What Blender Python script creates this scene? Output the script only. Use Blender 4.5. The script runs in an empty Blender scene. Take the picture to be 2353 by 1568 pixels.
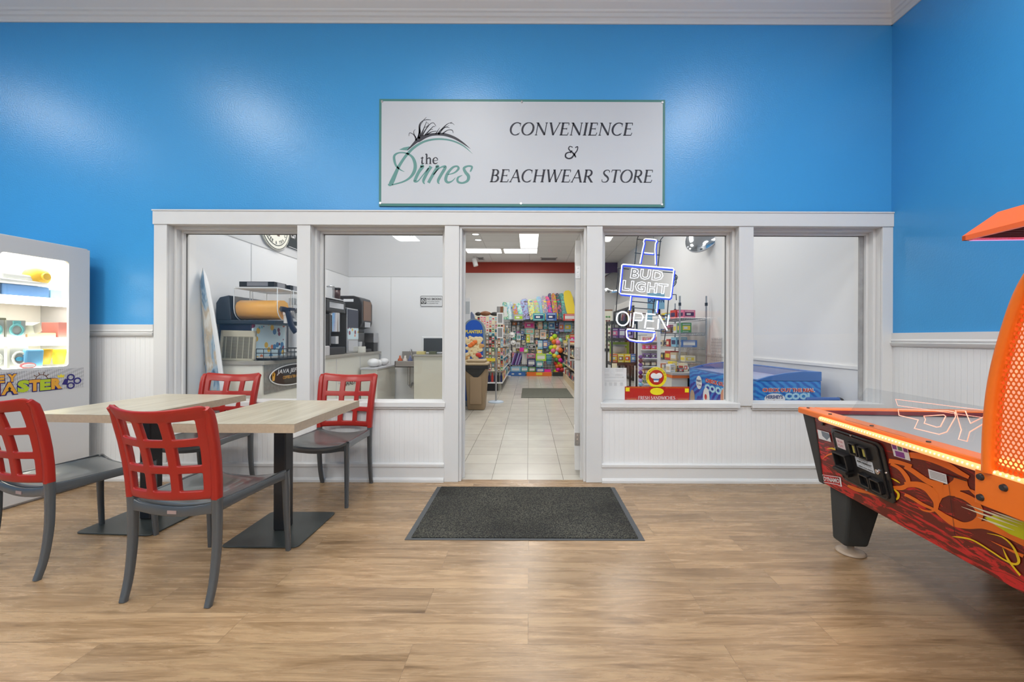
import bpy, bmesh, math, random
from math import sin, cos, pi, radians, sqrt, atan2
from mathutils import Vector, Matrix
random.seed(7)
SC = bpy.context.scene
COL = SC.collection
# ---------------------------------------------------------------- camera
F = 960.0            # focal length in pixels of the 2353 px wide frame
CXV, CYV, HC = 1216.0, 778.0, 1.2
cd = bpy.data.cameras.new('camera')
cd.sensor_width = 36.0
cd.lens = F / 2353.0 * 36.0
cd.shift_x = -(CXV - 1176.5) / 2353.0
cd.shift_y = -(784.0 - CYV) / 2353.0
cd.clip_start = 0.05
cam = bpy.data.objects.new('camera', cd)
cam.matrix_world = Matrix.Translation((0, 0, HC)) @ Matrix.Rotation(radians(90), 4, 'X') @ Matrix.Rotation(radians(0.2), 4, 'Z')
COL.objects.link(cam)
SC.camera = cam
# ---------------------------------------------------------------- world, exposure
w = bpy.data.worlds.new('world'); SC.world = w; w.use_nodes = True
w.node_tree.nodes['Background'].inputs[0].default_value = (1, 1, 1, 1)
w.node_tree.nodes['Background'].inputs[1].default_value = 0.35
SC.view_settings.view_transform = 'Standard'
SC.view_settings.look = 'None'
SC.view_settings.exposure = 0.0
SC.view_settings.gamma = 1.0
SC.view_settings.use_curve_mapping = False
SC.cycles.max_bounces = 8
SC.cycles.diffuse_bounces = 4
SC.cycles.glossy_bounces = 4
SC.cycles.transparent_max_bounces = 16
# ---------------------------------------------------------------- ceiling lamps of the two rooms, plus added fill
def area(x, y, z, sx, sy, power, col=(0.985, 0.99, 0.965), spread=180):
    l = bpy.data.lights.new('ceiling_lamp', 'AREA')
    l.shape = 'RECTANGLE'; l.size = sx; l.size_y = sy; l.energy = power; l.color = col; l.spread = radians(spread)
    o = bpy.data.objects.new('ceiling_lamp', l); o.location = (x, y, z); COL.objects.link(o)
    return o
CEIL = 4.10
for ly in (1.5, -1.5, -4.8):
    for lx in (-6.2, -3.55, -0.75, 2.05):
        if lx < -6 and ly < 0: continue
        area(lx, ly, CEIL - 0.03, 0.62, 0.62, 37 if ly > 0 else 48, spread=168)
for lx, ly in ((-3.2, -1.2), (0.8, -1.2), (-1.2, -4.2)):   # unseen fill uplights added behind the camera to brighten the ceiling
    u_ = area(lx, ly, 3.0, 1.6, 0.5, 95); u_.rotation_euler = (pi, 0, 0); u_.name = 'fill_uplight'
SHC = 3.75
for lx, ly, e in ((-1.9, 5.0, 50), (0.2, 5.6, 26), (1.9, 5.0, 17), (1.6, 8.0, 32), (-0.3, 8.4, 38), (0.0, 12.0, 42), (-2.6, 10.5, 60)):
    area(lx, ly, SHC - 0.03, 1.1, 0.55, e, (1, 0.965, 0.915))

# ================================================================= helpers
def lin(c): 
    c = c / 255.0
    return c / 12.92 if c <= 0.04045 else ((c + 0.055) / 1.055) ** 2.4
def rgb(r, g, b, k=1.0):
    return (min(lin(r) * k, 0.95), min(lin(g) * k, 0.95), min(lin(b) * k, 0.95), 1)
MC = {}
def mat(name, col=None, rough=0.5, metal=0.0, emit=None, es=0.0, bump=0.0, bscale=200.0, var=0.0, vscale=8.0, alpha=1.0, coat=0.0, spec=0.5):
    if name in MC: return MC[name]
    m = bpy.data.materials.new(name); m.use_nodes = True; MC[name] = m
    nt = m.node_tree; b = nt.nodes['Principled BSDF']
    b.inputs['Base Color'].default_value = col or (0.8, 0.8, 0.8, 1)
    b.inputs['Roughness'].default_value = rough
    b.inputs['Metallic'].default_value = metal
    b.inputs['Specular IOR Level'].default_value = spec
    b.inputs['Coat Weight'].default_value = coat
    if emit:
        b.inputs['Emission Color'].default_value = emit
        b.inputs['Emission Strength'].default_value = es
    if bump or var:
        tc = nt.nodes.new('ShaderNodeTexCoord')
    if var:
        n = nt.nodes.new('ShaderNodeTexNoise'); n.inputs['Scale'].default_value = vscale; n.inputs['Detail'].default_value = 4
        nt.links.new(tc.outputs['Object'], n.inputs['Vector'])
        mx = nt.nodes.new('ShaderNodeMix'); mx.data_type = 'RGBA'
        c = col
        mx.inputs['A'].default_value = (c[0] * (1 - var), c[1] * (1 - var), c[2] * (1 - var), 1)
        mx.inputs['B'].default_value = (min(1, c[0] * (1 + var)), min(1, c[1] * (1 + var)), min(1, c[2] * (1 + var)), 1)
        nt.links.new(n.outputs['Fac'], mx.inputs['Factor'])
        nt.links.new(mx.outputs['Result'], b.inputs['Base Color'])
    if bump:
        n2 = nt.nodes.new('ShaderNodeTexNoise'); n2.inputs['Scale'].default_value = bscale; n2.inputs['Detail'].default_value = 3
        nt.links.new(tc.outputs['Object'], n2.inputs['Vector'])
        bp = nt.nodes.new('ShaderNodeBump'); bp.inputs['Strength'].default_value = bump; bp.inputs['Distance'].default_value = 0.004
        nt.links.new(n2.outputs['Fac'], bp.inputs['Height'])
        nt.links.new(bp.outputs['Normal'], b.inputs['Normal'])
    return m
def N(m, t, **kw):
    n = m.node_tree.nodes.new(t)
    for k, v in kw.items():
        if k in n.inputs: n.inputs[k].default_value = v
        else: setattr(n, k, v)
    return n
def L(m, a, b): m.node_tree.links.new(a, b)
def BS(m): return m.node_tree.nodes['Principled BSDF']

class MB:
    def __init__(s): s.v = []; s.f = []; s.m = []; s.s = []
    def add(s, vs, fs, m=0, smooth=False, M=None):
        o = len(s.v)
        for p in vs:
            p = Vector(p)
            s.v.append(tuple(M @ p) if M else tuple(p))
        for f in fs: s.f.append(tuple(i + o for i in f)); s.m.append(m); s.s.append(smooth)
        return s
    def box(s, a, b, m=0, M=None):
        x0, y0, z0 = (min(a[i], b[i]) for i in range(3)); x1, y1, z1 = (max(a[i], b[i]) for i in range(3))
        vs = [(x0, y0, z0), (x1, y0, z0), (x1, y1, z0), (x0, y1, z0), (x0, y0, z1), (x1, y0, z1), (x1, y1, z1), (x0, y1, z1)]
        return s.add(vs, [(0, 3, 2, 1), (4, 5, 6, 7), (0, 1, 5, 4), (1, 2, 6, 5), (2, 3, 7, 6), (3, 0, 4, 7)], m, False, M)
    def prism(s, poly, v0, v1, m=0, M=None, smooth=False):
        """poly: list of 3D points (one cap); extruded from +v0 to +v1"""
        n = len(poly); v0 = Vector(v0); v1 = Vector(v1)
        vs = [Vector(p) + v0 for p in poly] + [Vector(p) + v1 for p in poly]
        o = len(s.v)
        s.add(vs, [tuple(range(n - 1, -1, -1)), tuple(range(n, 2 * n))], m, False, M)
        for i in range(n):
            j = (i + 1) % n
            s.f.append((o + i, o + j, o + n + j, o + n + i)); s.m.append(m); s.s.append(smooth)
        return s
    def cyl(s, a, b, r, r2=None, n=16, m=0, caps=True, M=None, smooth=True):
        a = Vector(a); b = Vector(b); r2 = r if r2 is None else r2
        d = (b - a).normalized(); u = d.orthogonal().normalized(); v = d.cross(u)
        vs = [a + (u * cos(2 * pi * i / n) + v * sin(2 * pi * i / n)) * r for i in range(n)] + [b + (u * cos(2 * pi * i / n) + v * sin(2 * pi * i / n)) * r2 for i in range(n)]
        s.add(vs, [(i, (i + 1) % n, n + (i + 1) % n, n + i) for i in range(n)], m, smooth, M)
        if caps:
            s.add(vs[:n], [tuple(range(n - 1, -1, -1))], m, False, M); s.add(vs[n:], [tuple(range(n))], m, False, M)
        return s
    def tube(s, pts, r, n=8, m=0, closed=False, M=None, rs=None):
        P = [Vector(p) for p in pts]; k = len(P)
        ref = None; rings = []
        for i in range(k):
            if closed: d = P[(i + 1) % k] - P[i - 1]
            else: d = P[min(i + 1, k - 1)] - P[max(i - 1, 0)]
            d.normalize()
            if ref is None: ref = d.orthogonal().normalized()
            u = (ref - d * ref.dot(d))
            if u.length < 1e-5: u = d.orthogonal()
            u.normalize(); v = d.cross(u); ref = u
            rr = rs[i] if rs else r
            rings.append([P[i] + (u * cos(2 * pi * j / n) + v * sin(2 * pi * j / n)) * rr for j in range(n)])
        vs = [p for q in rings for p in q]; fs = []
        for i in range(k if closed else k - 1):
            a = i * n; b = ((i + 1) % k) * n
            for j in range(n): fs.append((a + j, a + (j + 1) % n, b + (j + 1) % n, b + j))
        s.add(vs, fs, m, True, M)
        if not closed:
            s.add(rings[0], [tuple(range(n - 1, -1, -1))], m, False, M); s.add(rings[-1], [tuple(range(n))], m, False, M)
        return s
    def sweep(s, pts, sect, m=0, closed=False, up=(0, 0, 1), scales=None, smooth=False, M=None):
        """sweep a 2D section (list of (side, up)) along pts; side = d x up"""
        P = [Vector(p) for p in pts]; k = len(P); n = len(sect); rings = []
        for i in range(k):
            if closed: d = P[(i + 1) % k] - P[i - 1]
            else: d = P[min(i + 1, k - 1)] - P[max(i - 1, 0)]
            d.normalize(); upv = Vector(up[i]) if isinstance(up, list) else Vector(up)
            sd = d.cross(upv).normalized(); uu = sd.cross(d).normalized()
            sc = scales[i] if scales else (1, 1)
            rings.append([P[i] + sd * (a * sc[0]) + uu * (b * sc[1]) for a, b in sect])
        vs = [p for q in rings for p in q]; fs = []
        for i in range(k if closed else k - 1):
            a = i * n; b = ((i + 1) % k) * n
            for j in range(n): fs.append((a + j, a + (j + 1) % n, b + (j + 1) % n, b + j))
        s.add(vs, fs, m, smooth, M)
        if not closed:
            s.add(rings[0], [tuple(range(n - 1, -1, -1))], m, False, M); s.add(rings[-1], [tuple(range(n))], m, False, M)
        return s
    def lathe(s, prof, c=(0, 0, 0), n=24, m=0, M=None):
        vs = []; fs = []
        for r, z in prof:
            for i in range(n): vs.append((c[0] + r * cos(2 * pi * i / n), c[1] + r * sin(2 * pi * i / n), c[2] + z))
        for k in range(len(prof) - 1):
            for i in range(n): fs.append((k * n + i, k * n + (i + 1) % n, (k + 1) * n + (i + 1) % n, (k + 1) * n + i))
        return s.add(vs, fs, m, True, M)
    def grid(s, fn, nu, nv, m=0, smooth=True, M=None):
        vs = [fn(i / nu, j / nv) for j in range(nv + 1) for i in range(nu + 1)]
        fs = [(j * (nu + 1) + i, j * (nu + 1) + i + 1, (j + 1) * (nu + 1) + i + 1, (j + 1) * (nu + 1) + i) for j in range(nv) for i in range(nu)]
        return s.add(vs, fs, m, smooth, M)
    def ball(s, c, r, n=12, m=0, sc=(1, 1, 1), M=None):
        prof = [(max(1e-4, r * sin(pi * k / n)), -r * cos(pi * k / n)) for k in range(n + 1)]
        vs = []; q = 2 * n; fs = []
        for a, z in prof:
            for i in range(q): vs.append((c[0] + a * cos(2 * pi * i / q) * sc[0], c[1] + a * sin(2 * pi * i / q) * sc[1], c[2] + z * sc[2]))
        for k in range(n):
            for i in range(q): fs.append((k * q + i, k * q + (i + 1) % q, (k + 1) * q + (i + 1) % q, (k + 1) * q + i))
        return s.add(vs, fs, m, True, M)
    def build(s, name, mats, parent=None, bevel=0, seg=2, subs=0, loc=None, rot=None, lab=None, weld=False):
        me = bpy.data.meshes.new(name)
        me.from_pydata(s.v, [], s.f)
        if not isinstance(mats, (list, tuple)): mats = [mats]
        for mm in mats: me.materials.append(mm)
        me.polygons.foreach_set('material_index', [min(i, len(mats) - 1) for i in s.m])
        me.polygons.foreach_set('use_smooth', s.s)
        me.update()
        if weld or subs:
            bm = bmesh.new(); bm.from_mesh(me); bmesh.ops.remove_doubles(bm, verts=bm.verts, dist=1e-5)
            bmesh.ops.recalc_face_normals(bm, faces=bm.faces); bm.to_mesh(me); bm.free()
        o = bpy.data.objects.new(name, me); COL.objects.link(o)
        if parent: o.parent = parent
        if loc: o.location = loc
        if rot: o.rotation_euler = rot
        if bevel:
            md = o.modifiers.new('bevel', 'BEVEL'); md.width = bevel; md.segments = seg; md.limit_method = 'ANGLE'; md.angle_limit = radians(40)
        if subs:
            md = o.modifiers.new('subs', 'SUBSURF'); md.levels = subs; md.render_levels = subs
        if lab: o['label'] = lab
        return o
def thing(name, label, cat, loc=(0, 0, 0), rz=0, group=None):
    o = bpy.data.objects.new(name, None); COL.objects.link(o); o.empty_display_size = 0.1
    o.location = loc; o.rotation_euler = (0, 0, rz); o['label'] = label; o['category'] = cat
    if group: o['group'] = group
    return o
def tag(o, label, cat, group=None):
    o['label'] = label; o['category'] = cat
    if group: o['group'] = group
    return o
def struct(o): o['kind'] = 'structure'; return o
def dup(root, loc, rz, label, group=None):
    r = root.copy(); COL.objects.link(r); r.location = loc; r.rotation_euler = (0, 0, rz); r['label'] = label
    if group: r['group'] = group
    for ch in list(root.children):
        c = ch.copy(); COL.objects.link(c); c.parent = r
        for g in ch.children:
            d = g.copy(); COL.objects.link(d); d.parent = c
    return r
def cr(pts, n=8, closed=False):
    """Catmull-Rom resample"""
    P = [Vector(p) for p in pts]; out = []; k = len(P)
    for i in range(k if closed else k - 1):
        if closed: a, b, c, d = P[i - 1], P[i], P[(i + 1) % k], P[(i + 2) % k]
        else: a, b, c, d = P[max(i - 1, 0)], P[i], P[i + 1], P[min(i + 2, k - 1)]
        for j in range(n):
            t = j / n
            out.append(0.5 * ((2 * b) + (c - a) * t + (2 * a - 5 * b + 4 * c - d) * t * t + (3 * b - a - 3 * c + d) * t ** 3))
    if not closed: out.append(P[-1])
    return out
def ribbon2d(pts, n=8, closed=False):
    """pts: (x, y, width). returns list of quads in 2D"""
    q = cr([(p[0], p[1], p[2]) for p in pts], n, closed); k = len(q); Lf = []; R = []
    for i in range(k):
        a = q[i - 1] if (closed or i > 0) else q[0]; b = q[(i + 1) % k] if (closed or i < k - 1) else q[-1]
        dx, dy = b[0] - a[0], b[1] - a[1]; l = sqrt(dx * dx + dy * dy) or 1
        nx, ny = -dy / l, dx / l; h = max(q[i][2], 0) / 2
        Lf.append((q[i][0] + nx * h, q[i][1] + ny * h)); R.append((q[i][0] - nx * h, q[i][1] - ny * h))
    out = []
    for i in range(k if closed else k - 1):
        j = (i + 1) % k; out.append((Lf[i], Lf[j], R[j], R[i]))
    return out
_txt = {}
def text_geo(s, fill=True, bev=0.0, off=0.0, shear=0.0, res=3, sp=1.0):
    key = (s, fill, bev, off, shear, res, sp)
    if key in _txt: return _txt[key]
    c = bpy.data.curves.new('t', 'FONT'); c.body = s; c.size = 1.0; c.offset = off; c.shear = shear; c.resolution_u = res; c.space_character = sp
    if not fill: c.fill_mode = 'NONE'; c.bevel_depth = bev; c.bevel_resolution = 1
    o = bpy.data.objects.new('t', c); COL.objects.link(o)
    dg = bpy.context.evaluated_depsgraph_get(); me = bpy.data.meshes.new_from_object(o.evaluated_get(dg))
    vs = [tuple(v.co) for v in me.vertices]; fs = [tuple(p.vertices) for p in me.polygons]
    bpy.data.objects.remove(o); bpy.data.meshes.remove(me); bpy.data.curves.remove(c)
    xs = [v[0] for v in vs] or [0]; ys = [v[1] for v in vs] or [0]
    _txt[key] = (vs, fs, min(xs), max(xs), min(ys), max(ys)); return _txt[key]
def text(mb, s, box, plane, m=0, off=0.0, shear=0.0, fill=True, bev=0.0, res=2, sp=1.0, fit=True):
    """fit text in box (u0,v0,u1,v1) of plane fn(u,v)->3D ; v up"""
    vs, fs, x0, x1, y0, y1 = text_geo(s, fill, bev, off, shear, res, sp)
    u0, v0, u1, v1 = box; sx = (u1 - u0) / (x1 - x0); sy = (v1 - v0) / (y1 - y0)
    mb.add([plane(u0 + (v[0] - x0) * sx, v0 + (v[1] - y0) * sy) if not fill is False or True else v for v in vs] if fill else
           [Vector(plane(u0 + (v[0] - x0) * sx, v0 + (v[1] - y0) * sy)) + PN * (v[2] * sy) for v in vs], fs, m, not fill)
PN = Vector((0, 1, 0))
def px(p, q, Y): return ((p - CXV) * Y / F, HC - (q - CYV) * Y / F)
def fl(p, q):
    Y = F * HC / (q - CYV); return ((p - CXV) * Y / F, Y)
# --- serif capitals drawn as strokes, unit cap height, (list of strokes, advance)
TK, TN, SF = 0.105, 0.045, 0.035
def ln(x0, y0, x1, y1, w): return [(x0, y0, w), (x1, y1, w)]
def srf(x, y, h=0.1): return ln(x - h, y, x + h, y, SF)
def ell(cx, cy, rx, ry, a0, a1, w0, w1, n=10):
    o = []
    for i in range(n + 1):
        a = radians(a0 + (a1 - a0) * i / n); t = abs(cos(a)); o.append((cx + rx * cos(a), cy + ry * sin(a), w0 + (w1 - w0) * t))
    return o
SER = {
 'I': ([ln(.17, 0, .17, 1, TK), srf(.17, .015, .14), srf(.17, .985, .14)], .36),
 'C': ([ell(.47, .5, .42, .49, 52, 308, TN, TK), ln(.735, .70, .74, .97, .03), ln(.74, .12, .78, .2, .03)], .86),
 'O': ([ell(.47, .5, .42, .49, 0, 360, TN, TK, 20)], .98),
 'N': ([ln(.17, 0, .17, 1, TN), ln(.15, .97, .82, .03, TK), ln(.82, 0, .82, 1, TN), srf(.17, .015), srf(.12, .985, .09), srf(.82, .985)], 1.0),
 'V': ([ln(.1, 1, .45, .01, TK), ln(.45, .01, .8, 1, TN), srf(.1, .985), srf(.8, .985)], .86),
 'E': ([ln(.17, 0, .17, 1, TK), ln(.05, .98, .62, .98, TN), ln(.17, .52, .52, .52, TN), ln(.05, .02, .66, .02, TN), ln(.61, .98, .62, .8, .035), ln(.65, .02, .69, .22, .035), ln(.52, .44, .52, .6, .03)], .74),
 'B': ([ln(.17, 0, .17, 1, TK), ln(.04, .98, .36, .98, TN), ln(.17, .53, .4, .53, TN), ln(.04, .02, .4, .02, TN), ell(.34, .755, .22, .225, -90, 90, TN, TK), ell(.37, .275, .27, .255, -90, 90, TN, TK)], .74),
 'A': ([ln(.1, 0, .44, 1, TN), ln(.43, 1, .8, 0, TK), ln(.22, .36, .67, .36, TN), srf(.1, .015), srf(.8, .015)], .9),
 'H': ([ln(.17, 0, .17, 1, TK), ln(.77, 0, .77, 1, TK), ln(.17, .51, .77, .51, TN), srf(.17, .015, .13), srf(.17, .985, .13), srf(.77, .015, .13), srf(.77, .985, .13)], .95),
 'W': ([ln(.1, 1, .38, .01, TK), ln(.38, .01, .62, .95, TN), ln(.6, .97, .88, .01, TK), ln(.88, .01, 1.16, 1, TN), srf(.1, .985), srf(.6, .985), srf(1.16, .985)], 1.22),
 'R': ([ln(.17, 0, .17, 1, TK), ln(.04, .98, .38, .98, TN), ln(.17, .49, .4, .49, TN), ell(.36, .735, .24, .245, -90, 90, TN, TK), ln(.36, .49, .72, .01, TK), srf(.17, .015, .13), srf(.76, .015, .07)], .82),
 'S': ([[(.55, .78, .03), (.52, .93, TN), (.34, .98, TN), (.16, .9, .07), (.12, .74, .09), (.25, .58, TK), (.44, .44, TK), (.55, .27, .09), (.48, .08, .07), (.3, .02, TN), (.1, .07, TN), (.06, .25, .03)]], .66),
 'T': ([ln(.38, 0, .38, 1, TK), ln(.04, .98, .72, .98, TN), ln(.05, .98, .04, .8, .035), ln(.71, .98, .74, .8, .035), srf(.38, .015, .13)], .78),
 'F': ([ln(.17, 0, .17, 1, TK), ln(.05, .98, .6, .98, TN), ln(.17, .52, .5, .52, TN), ln(.6, .98, .61, .8, .035), srf(.17, .015, .13)], .68),
 'D': ([ln(.17, 0, .17, 1, TK), ln(.04, .98, .38, .98, TN), ln(.04, .02, .38, .02, TN), ell(.34, .5, .45, .48, -90, 90, TN, TK)], .9),
 'M': ([ln(.15, 0, .15, 1, TN), ln(.15, 1, .5, .05, TK), ln(.5, .05, .86, 1, TN), ln(.86, 0, .86, 1, TK), srf(.15, .015), srf(.86, .015, .12), srf(.1, .985, .08)], 1.05),
 'Y': ([ln(.1, 1, .4, .48, TK), ln(.4, .48, .7, 1, TN), ln(.4, 0, .4, .48, TK), srf(.4, .015, .12), srf(.1, .985), srf(.7, .985)], .8),
 'P': ([ln(.17, 0, .17, 1, TK), ln(.04, .98, .38, .98, TN), ln(.17, .46, .4, .46, TN), ell(.36, .72, .26, .26, -90, 90, TN, TK), srf(.17, .015, .13)], .72),
 'L': ([ln(.17, 0, .17, 1, TK), ln(.05, .02, .62, .02, TN), ln(.61, .02, .65, .22, .035), srf(.17, .985, .13)], .7),
 ' ': ([], .34)}
def serif(mb, s, box, plane, m=0, shear=0.18, gap=0.03, wf=1.0):
    x = 0; Q = []
    for ch in s:
        st, adv = SER[ch]
        for k in st:
            pts = [(p[0] + x + p[1] * shear, p[1], p[2] * wf) for p in k]
            Q += ribbon2d(pts, 3 if len(k) > 2 else 1)
        x += adv + gap
    u0, v0, u1, v1 = box; tot = x - gap + shear; su = (u1 - u0) / tot; sv = v1 - v0
    for q in Q: mb.add([plane(u0 + a * su, v0 + b * sv) for a, b in q], [(0, 1, 2, 3)], m)
def brush(mb, pts, plane, m=0, n=8, closed=False):
    for q in ribbon2d(pts, n, closed): mb.add([plane(a, b) for a, b in q], [(0, 1, 2, 3)], m)
def poly(mb, pts, plane, m=0): mb.add([plane(a, b) for a, b in pts], [tuple(range(len(pts)))], m)
def rrect(x0, z0, x1, z1, r, n=5):
    o = []
    for cx, cz, a in ((x1 - r, z1 - r, 0), (x0 + r, z1 - r, 90), (x0 + r, z0 + r, 180), (x1 - r, z0 + r, 270)):
        for i in range(n + 1): t = radians(a + 90 * i / n); o.append((cx + r * cos(t), cz + r * sin(t)))
    return o
# ================================================================= materials of the setting
def wall_paint(name, col, rough):
    m = mat(name, col, rough, bump=0.25, bscale=90, var=0.03, vscale=3)
    return m
M_blue = wall_paint('blue_wall_paint', (0.052, 0.315, 0.66, 1), 0.30)
M_white = mat('white_wall_paint', (0.66, 0.66, 0.655, 1), 0.45, bump=0.06, bscale=60)
M_trim = mat('white_trim_paint', (0.66, 0.66, 0.655, 1), 0.42, bump=0.05, bscale=30)
M_ceil = mat('ceiling_paint', (0.74, 0.74, 0.74, 1), 0.8)
M_shopwall = mat('shop_wall_paint', (0.82, 0.82, 0.82, 1), 0.4)
M_frp = mat('white_wall_panel', (0.86, 0.86, 0.86, 1), 0.25)
M_frp2 = mat('grey_upper_wall', (0.66, 0.66, 0.665, 1), 0.45)
M_red = mat('red_band_paint', rgb(168, 58, 42), 0.5)
M_purple = mat('purple_band_paint', rgb(62, 20, 96), 0.5)
M_dark = mat('dark_gap', (0.02, 0.02, 0.02, 1), 0.8)
# beadboard: vertical beads every 4 cm
M_bead = mat('beadboard_paint', (0.76, 0.765, 0.765, 1), 0.4)
def bead(m, axis):
    tc = N(m, 'ShaderNodeTexCoord'); sp = N(m, 'ShaderNodeSeparateXYZ'); L(m, tc.outputs['Object'], sp.inputs[0])
    a = N(m, 'ShaderNodeMath', operation='MULTIPLY'); a.inputs[1].default_value = 1 / 0.041; L(m, sp.outputs[axis], a.inputs[0])
    f = N(m, 'ShaderNodeMath', operation='FRACT'); L(m, a.outputs[0], f.inputs[0])
    s = N(m, 'ShaderNodeMath', operation='SUBTRACT'); s.inputs[1].default_value = 0.5; L(m, f.outputs[0], s.inputs[0])
    b = N(m, 'ShaderNodeMath', operation='ABSOLUTE'); L(m, s.outputs[0], b.inputs[0])
    g = N(m, 'ShaderNodeMapRange'); g.inputs['From Min'].default_value = 0.0; g.inputs['From Max'].default_value = 0.10; L(m, b.outputs[0], g.inputs['Value'])
    bp = N(m, 'ShaderNodeBump'); bp.inputs['Strength'].default_value = 0.5; bp.inputs['Distance'].default_value = 0.0025
    L(m, g.outputs[0], bp.inputs['Height']); L(m, bp.outputs[0], BS(m).inputs['Normal'])
bead(M_bead, 'X')
M_bead_r = mat('beadboard_paint_side', (0.74, 0.745, 0.745, 1), 0.4); bead(M_bead_r, 'Y')
# wood plank floor
def planks():
    m = mat('wood_plank_floor', (0.3, 0.2, 0.12, 1), 0.3)
    tc = N(m, 'ShaderNodeTexCoord')
    br = N(m, 'ShaderNodeTexBrick'); br.offset = 0.37; br.offset_frequency = 2
    for k, v in (('Scale', 1.0), ('Brick Width', 1.22), ('Row Height', 0.182), ('Mortar Size', 0.0012), ('Mortar Smooth', 0.1), ('Bias', 0.0)): br.inputs[k].default_value = v
    br.inputs['Color1'].default_value = (0, 0, 0, 1); br.inputs['Color2'].default_value = (1, 1, 1, 1); br.inputs['Mortar'].default_value = (0.5, 0.5, 0.5, 1)
    L(m, tc.outputs['Object'], br.inputs['Vector'])
    # grain, offset per plank
    sc = N(m, 'ShaderNodeVectorMath', operation='SCALE'); sc.inputs['Scale'].default_value = 37.0; L(m, br.outputs['Color'], sc.inputs[0])
    ad = N(m, 'ShaderNodeVectorMath', operation='ADD'); L(m, tc.outputs['Object'], ad.inputs[0]); L(m, sc.outputs[0], ad.inputs[1])
    mp = N(m, 'ShaderNodeMapping'); mp.inputs['Scale'].default_value = (1.3, 13.0, 1.0); L(m, ad.outputs[0], mp.inputs[0])
    n1 = N(m, 'ShaderNodeTexNoise'); n1.inputs['Scale'].default_value = 1.5; n1.inputs['Detail'].default_value = 9; n1.inputs['Roughness'].default_value = 0.68; n1.inputs['Distortion'].default_value = 0.9; L(m, mp.outputs[0], n1.inputs['Vector'])
    mp2 = N(m, 'ShaderNodeMapping'); mp2.inputs['Scale'].default_value = (5.0, 90.0, 1.0); L(m, ad.outputs[0], mp2.inputs[0])
    n2 = N(m, 'ShaderNodeTexNoise'); n2.inputs['Scale'].default_value = 2.0; n2.inputs['Detail'].default_value = 4; L(m, mp2.outputs[0], n2.inputs['Vector'])
    rp = N(m, 'ShaderNodeValToRGB'); e = rp.color_ramp.elements
    e[0].position = 0.20; e[0].color = (0.080, 0.043, 0.020, 1); e[1].position = 0.85; e[1].color = (0.485, 0.335, 0.183, 1)
    x = e.new(0.38); x.color = (0.245, 0.152, 0.078, 1); x = e.new(0.52); x.color = (0.355, 0.231, 0.128, 1)
    L(m, n1.outputs['Fac'], rp.inputs[0])
    mx = N(m, 'ShaderNodeMix', data_type='RGBA', blend_type='MULTIPLY'); mx.inputs['Factor'].default_value = 1
    r2 = N(m, 'ShaderNodeMapRange'); r2.inputs['To Min'].default_value = 0.66; r2.inputs['To Max'].default_value = 1.34; L(m, n2.outputs['Fac'], r2.inputs['Value'])
    L(m, rp.outputs[0], mx.inputs['A']); L(m, r2.outputs[0], mx.inputs['B'])
    mx2 = N(m, 'ShaderNodeMix', data_type='RGBA', blend_type='MULTIPLY'); mx2.inputs['Factor'].default_value = 1
    r3 = N(m, 'ShaderNodeMapRange'); r3.inputs['To Min'].default_value = 0.84; r3.inputs['To Max'].default_value = 1.14; L(m, br.outputs['Color'], r3.inputs['Value'])
    L(m, mx.outputs['Result'], mx2.inputs['A']); L(m, r3.outputs[0], mx2.inputs['B'])
    mx3 = N(m, 'ShaderNodeMix', data_type='RGBA'); mx3.inputs['B'].default_value = (0.10, 0.06, 0.035, 1)
    f = N(m, 'ShaderNodeMath', operation='MULTIPLY'); f.inputs[1].default_value = 0.55; L(m, br.outputs['Fac'], f.inputs[0])
    L(m, f.outputs[0], mx3.inputs['Factor']); L(m, mx2.outputs['Result'], mx3.inputs['A']); L(m, mx3.outputs['Result'], BS(m).inputs['Base Color'])
    rr = N(m, 'ShaderNodeMapRange'); rr.inputs['To Min'].default_value = 0.20; rr.inputs['To Max'].default_value = 0.34; L(m, n1.outputs['Fac'], rr.inputs['Value']); L(m, rr.outputs[0], BS(m).inputs['Roughness'])
    bp = N(m, 'ShaderNodeBump'); bp.inputs['Strength'].default_value = 0.15; bp.inputs['Distance'].default_value = 0.002; L(m, n2.outputs['Fac'], bp.inputs['Height']); L(m, bp.outputs[0], BS(m).inputs['Normal'])
    return m
M_plank = planks()
def tiles():
    m = mat('beige_floor_tiles', (0.6, 0.56, 0.5, 1), 0.22)
    tc = N(m, 'ShaderNodeTexCoord'); mp = N(m, 'ShaderNodeMapping'); mp.inputs['Location'].default_value = (0.01, -3.69, 0); L(m, tc.outputs['Object'], mp.inputs[0])
    br = N(m, 'ShaderNodeTexBrick'); br.offset = 0.0; br.squash = 1.0
    for k, v in (('Scale', 1.0), ('Brick Width', 0.305), ('Row Height', 0.305), ('Mortar Size', 0.0024), ('Mortar Smooth', 0.2)): br.inputs[k].default_value = v
    br.inputs['Color1'].default_value = (0.50, 0.475, 0.42, 1); br.inputs['Color2'].default_value = (0.55, 0.525, 0.465, 1); br.inputs['Mortar'].default_value = (0.16, 0.15, 0.125, 1)
    L(m, mp.outputs[0], br.inputs['Vector'])
    n = N(m, 'ShaderNodeTexNoise'); n.inputs['Scale'].default_value = 5; n.inputs['Detail'].default_value = 5; L(m, tc.outputs['Object'], n.inputs['Vector'])
    r = N(m, 'ShaderNodeMapRange'); r.inputs['To Min'].default_value = 0.86; r.inputs['To Max'].default_value = 1.12; L(m, n.outputs['Fac'], r.inputs['Value'])
    mx = N(m, 'ShaderNodeMix', data_type='RGBA', blend_type='MULTIPLY'); mx.inputs['Factor'].default_value = 1; L(m, br.outputs['Color'], mx.inputs['A']); L(m, r.outputs[0], mx.inputs['B'])
    L(m, mx.outputs['Result'], BS(m).inputs['Base Color'])
    return m
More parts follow.
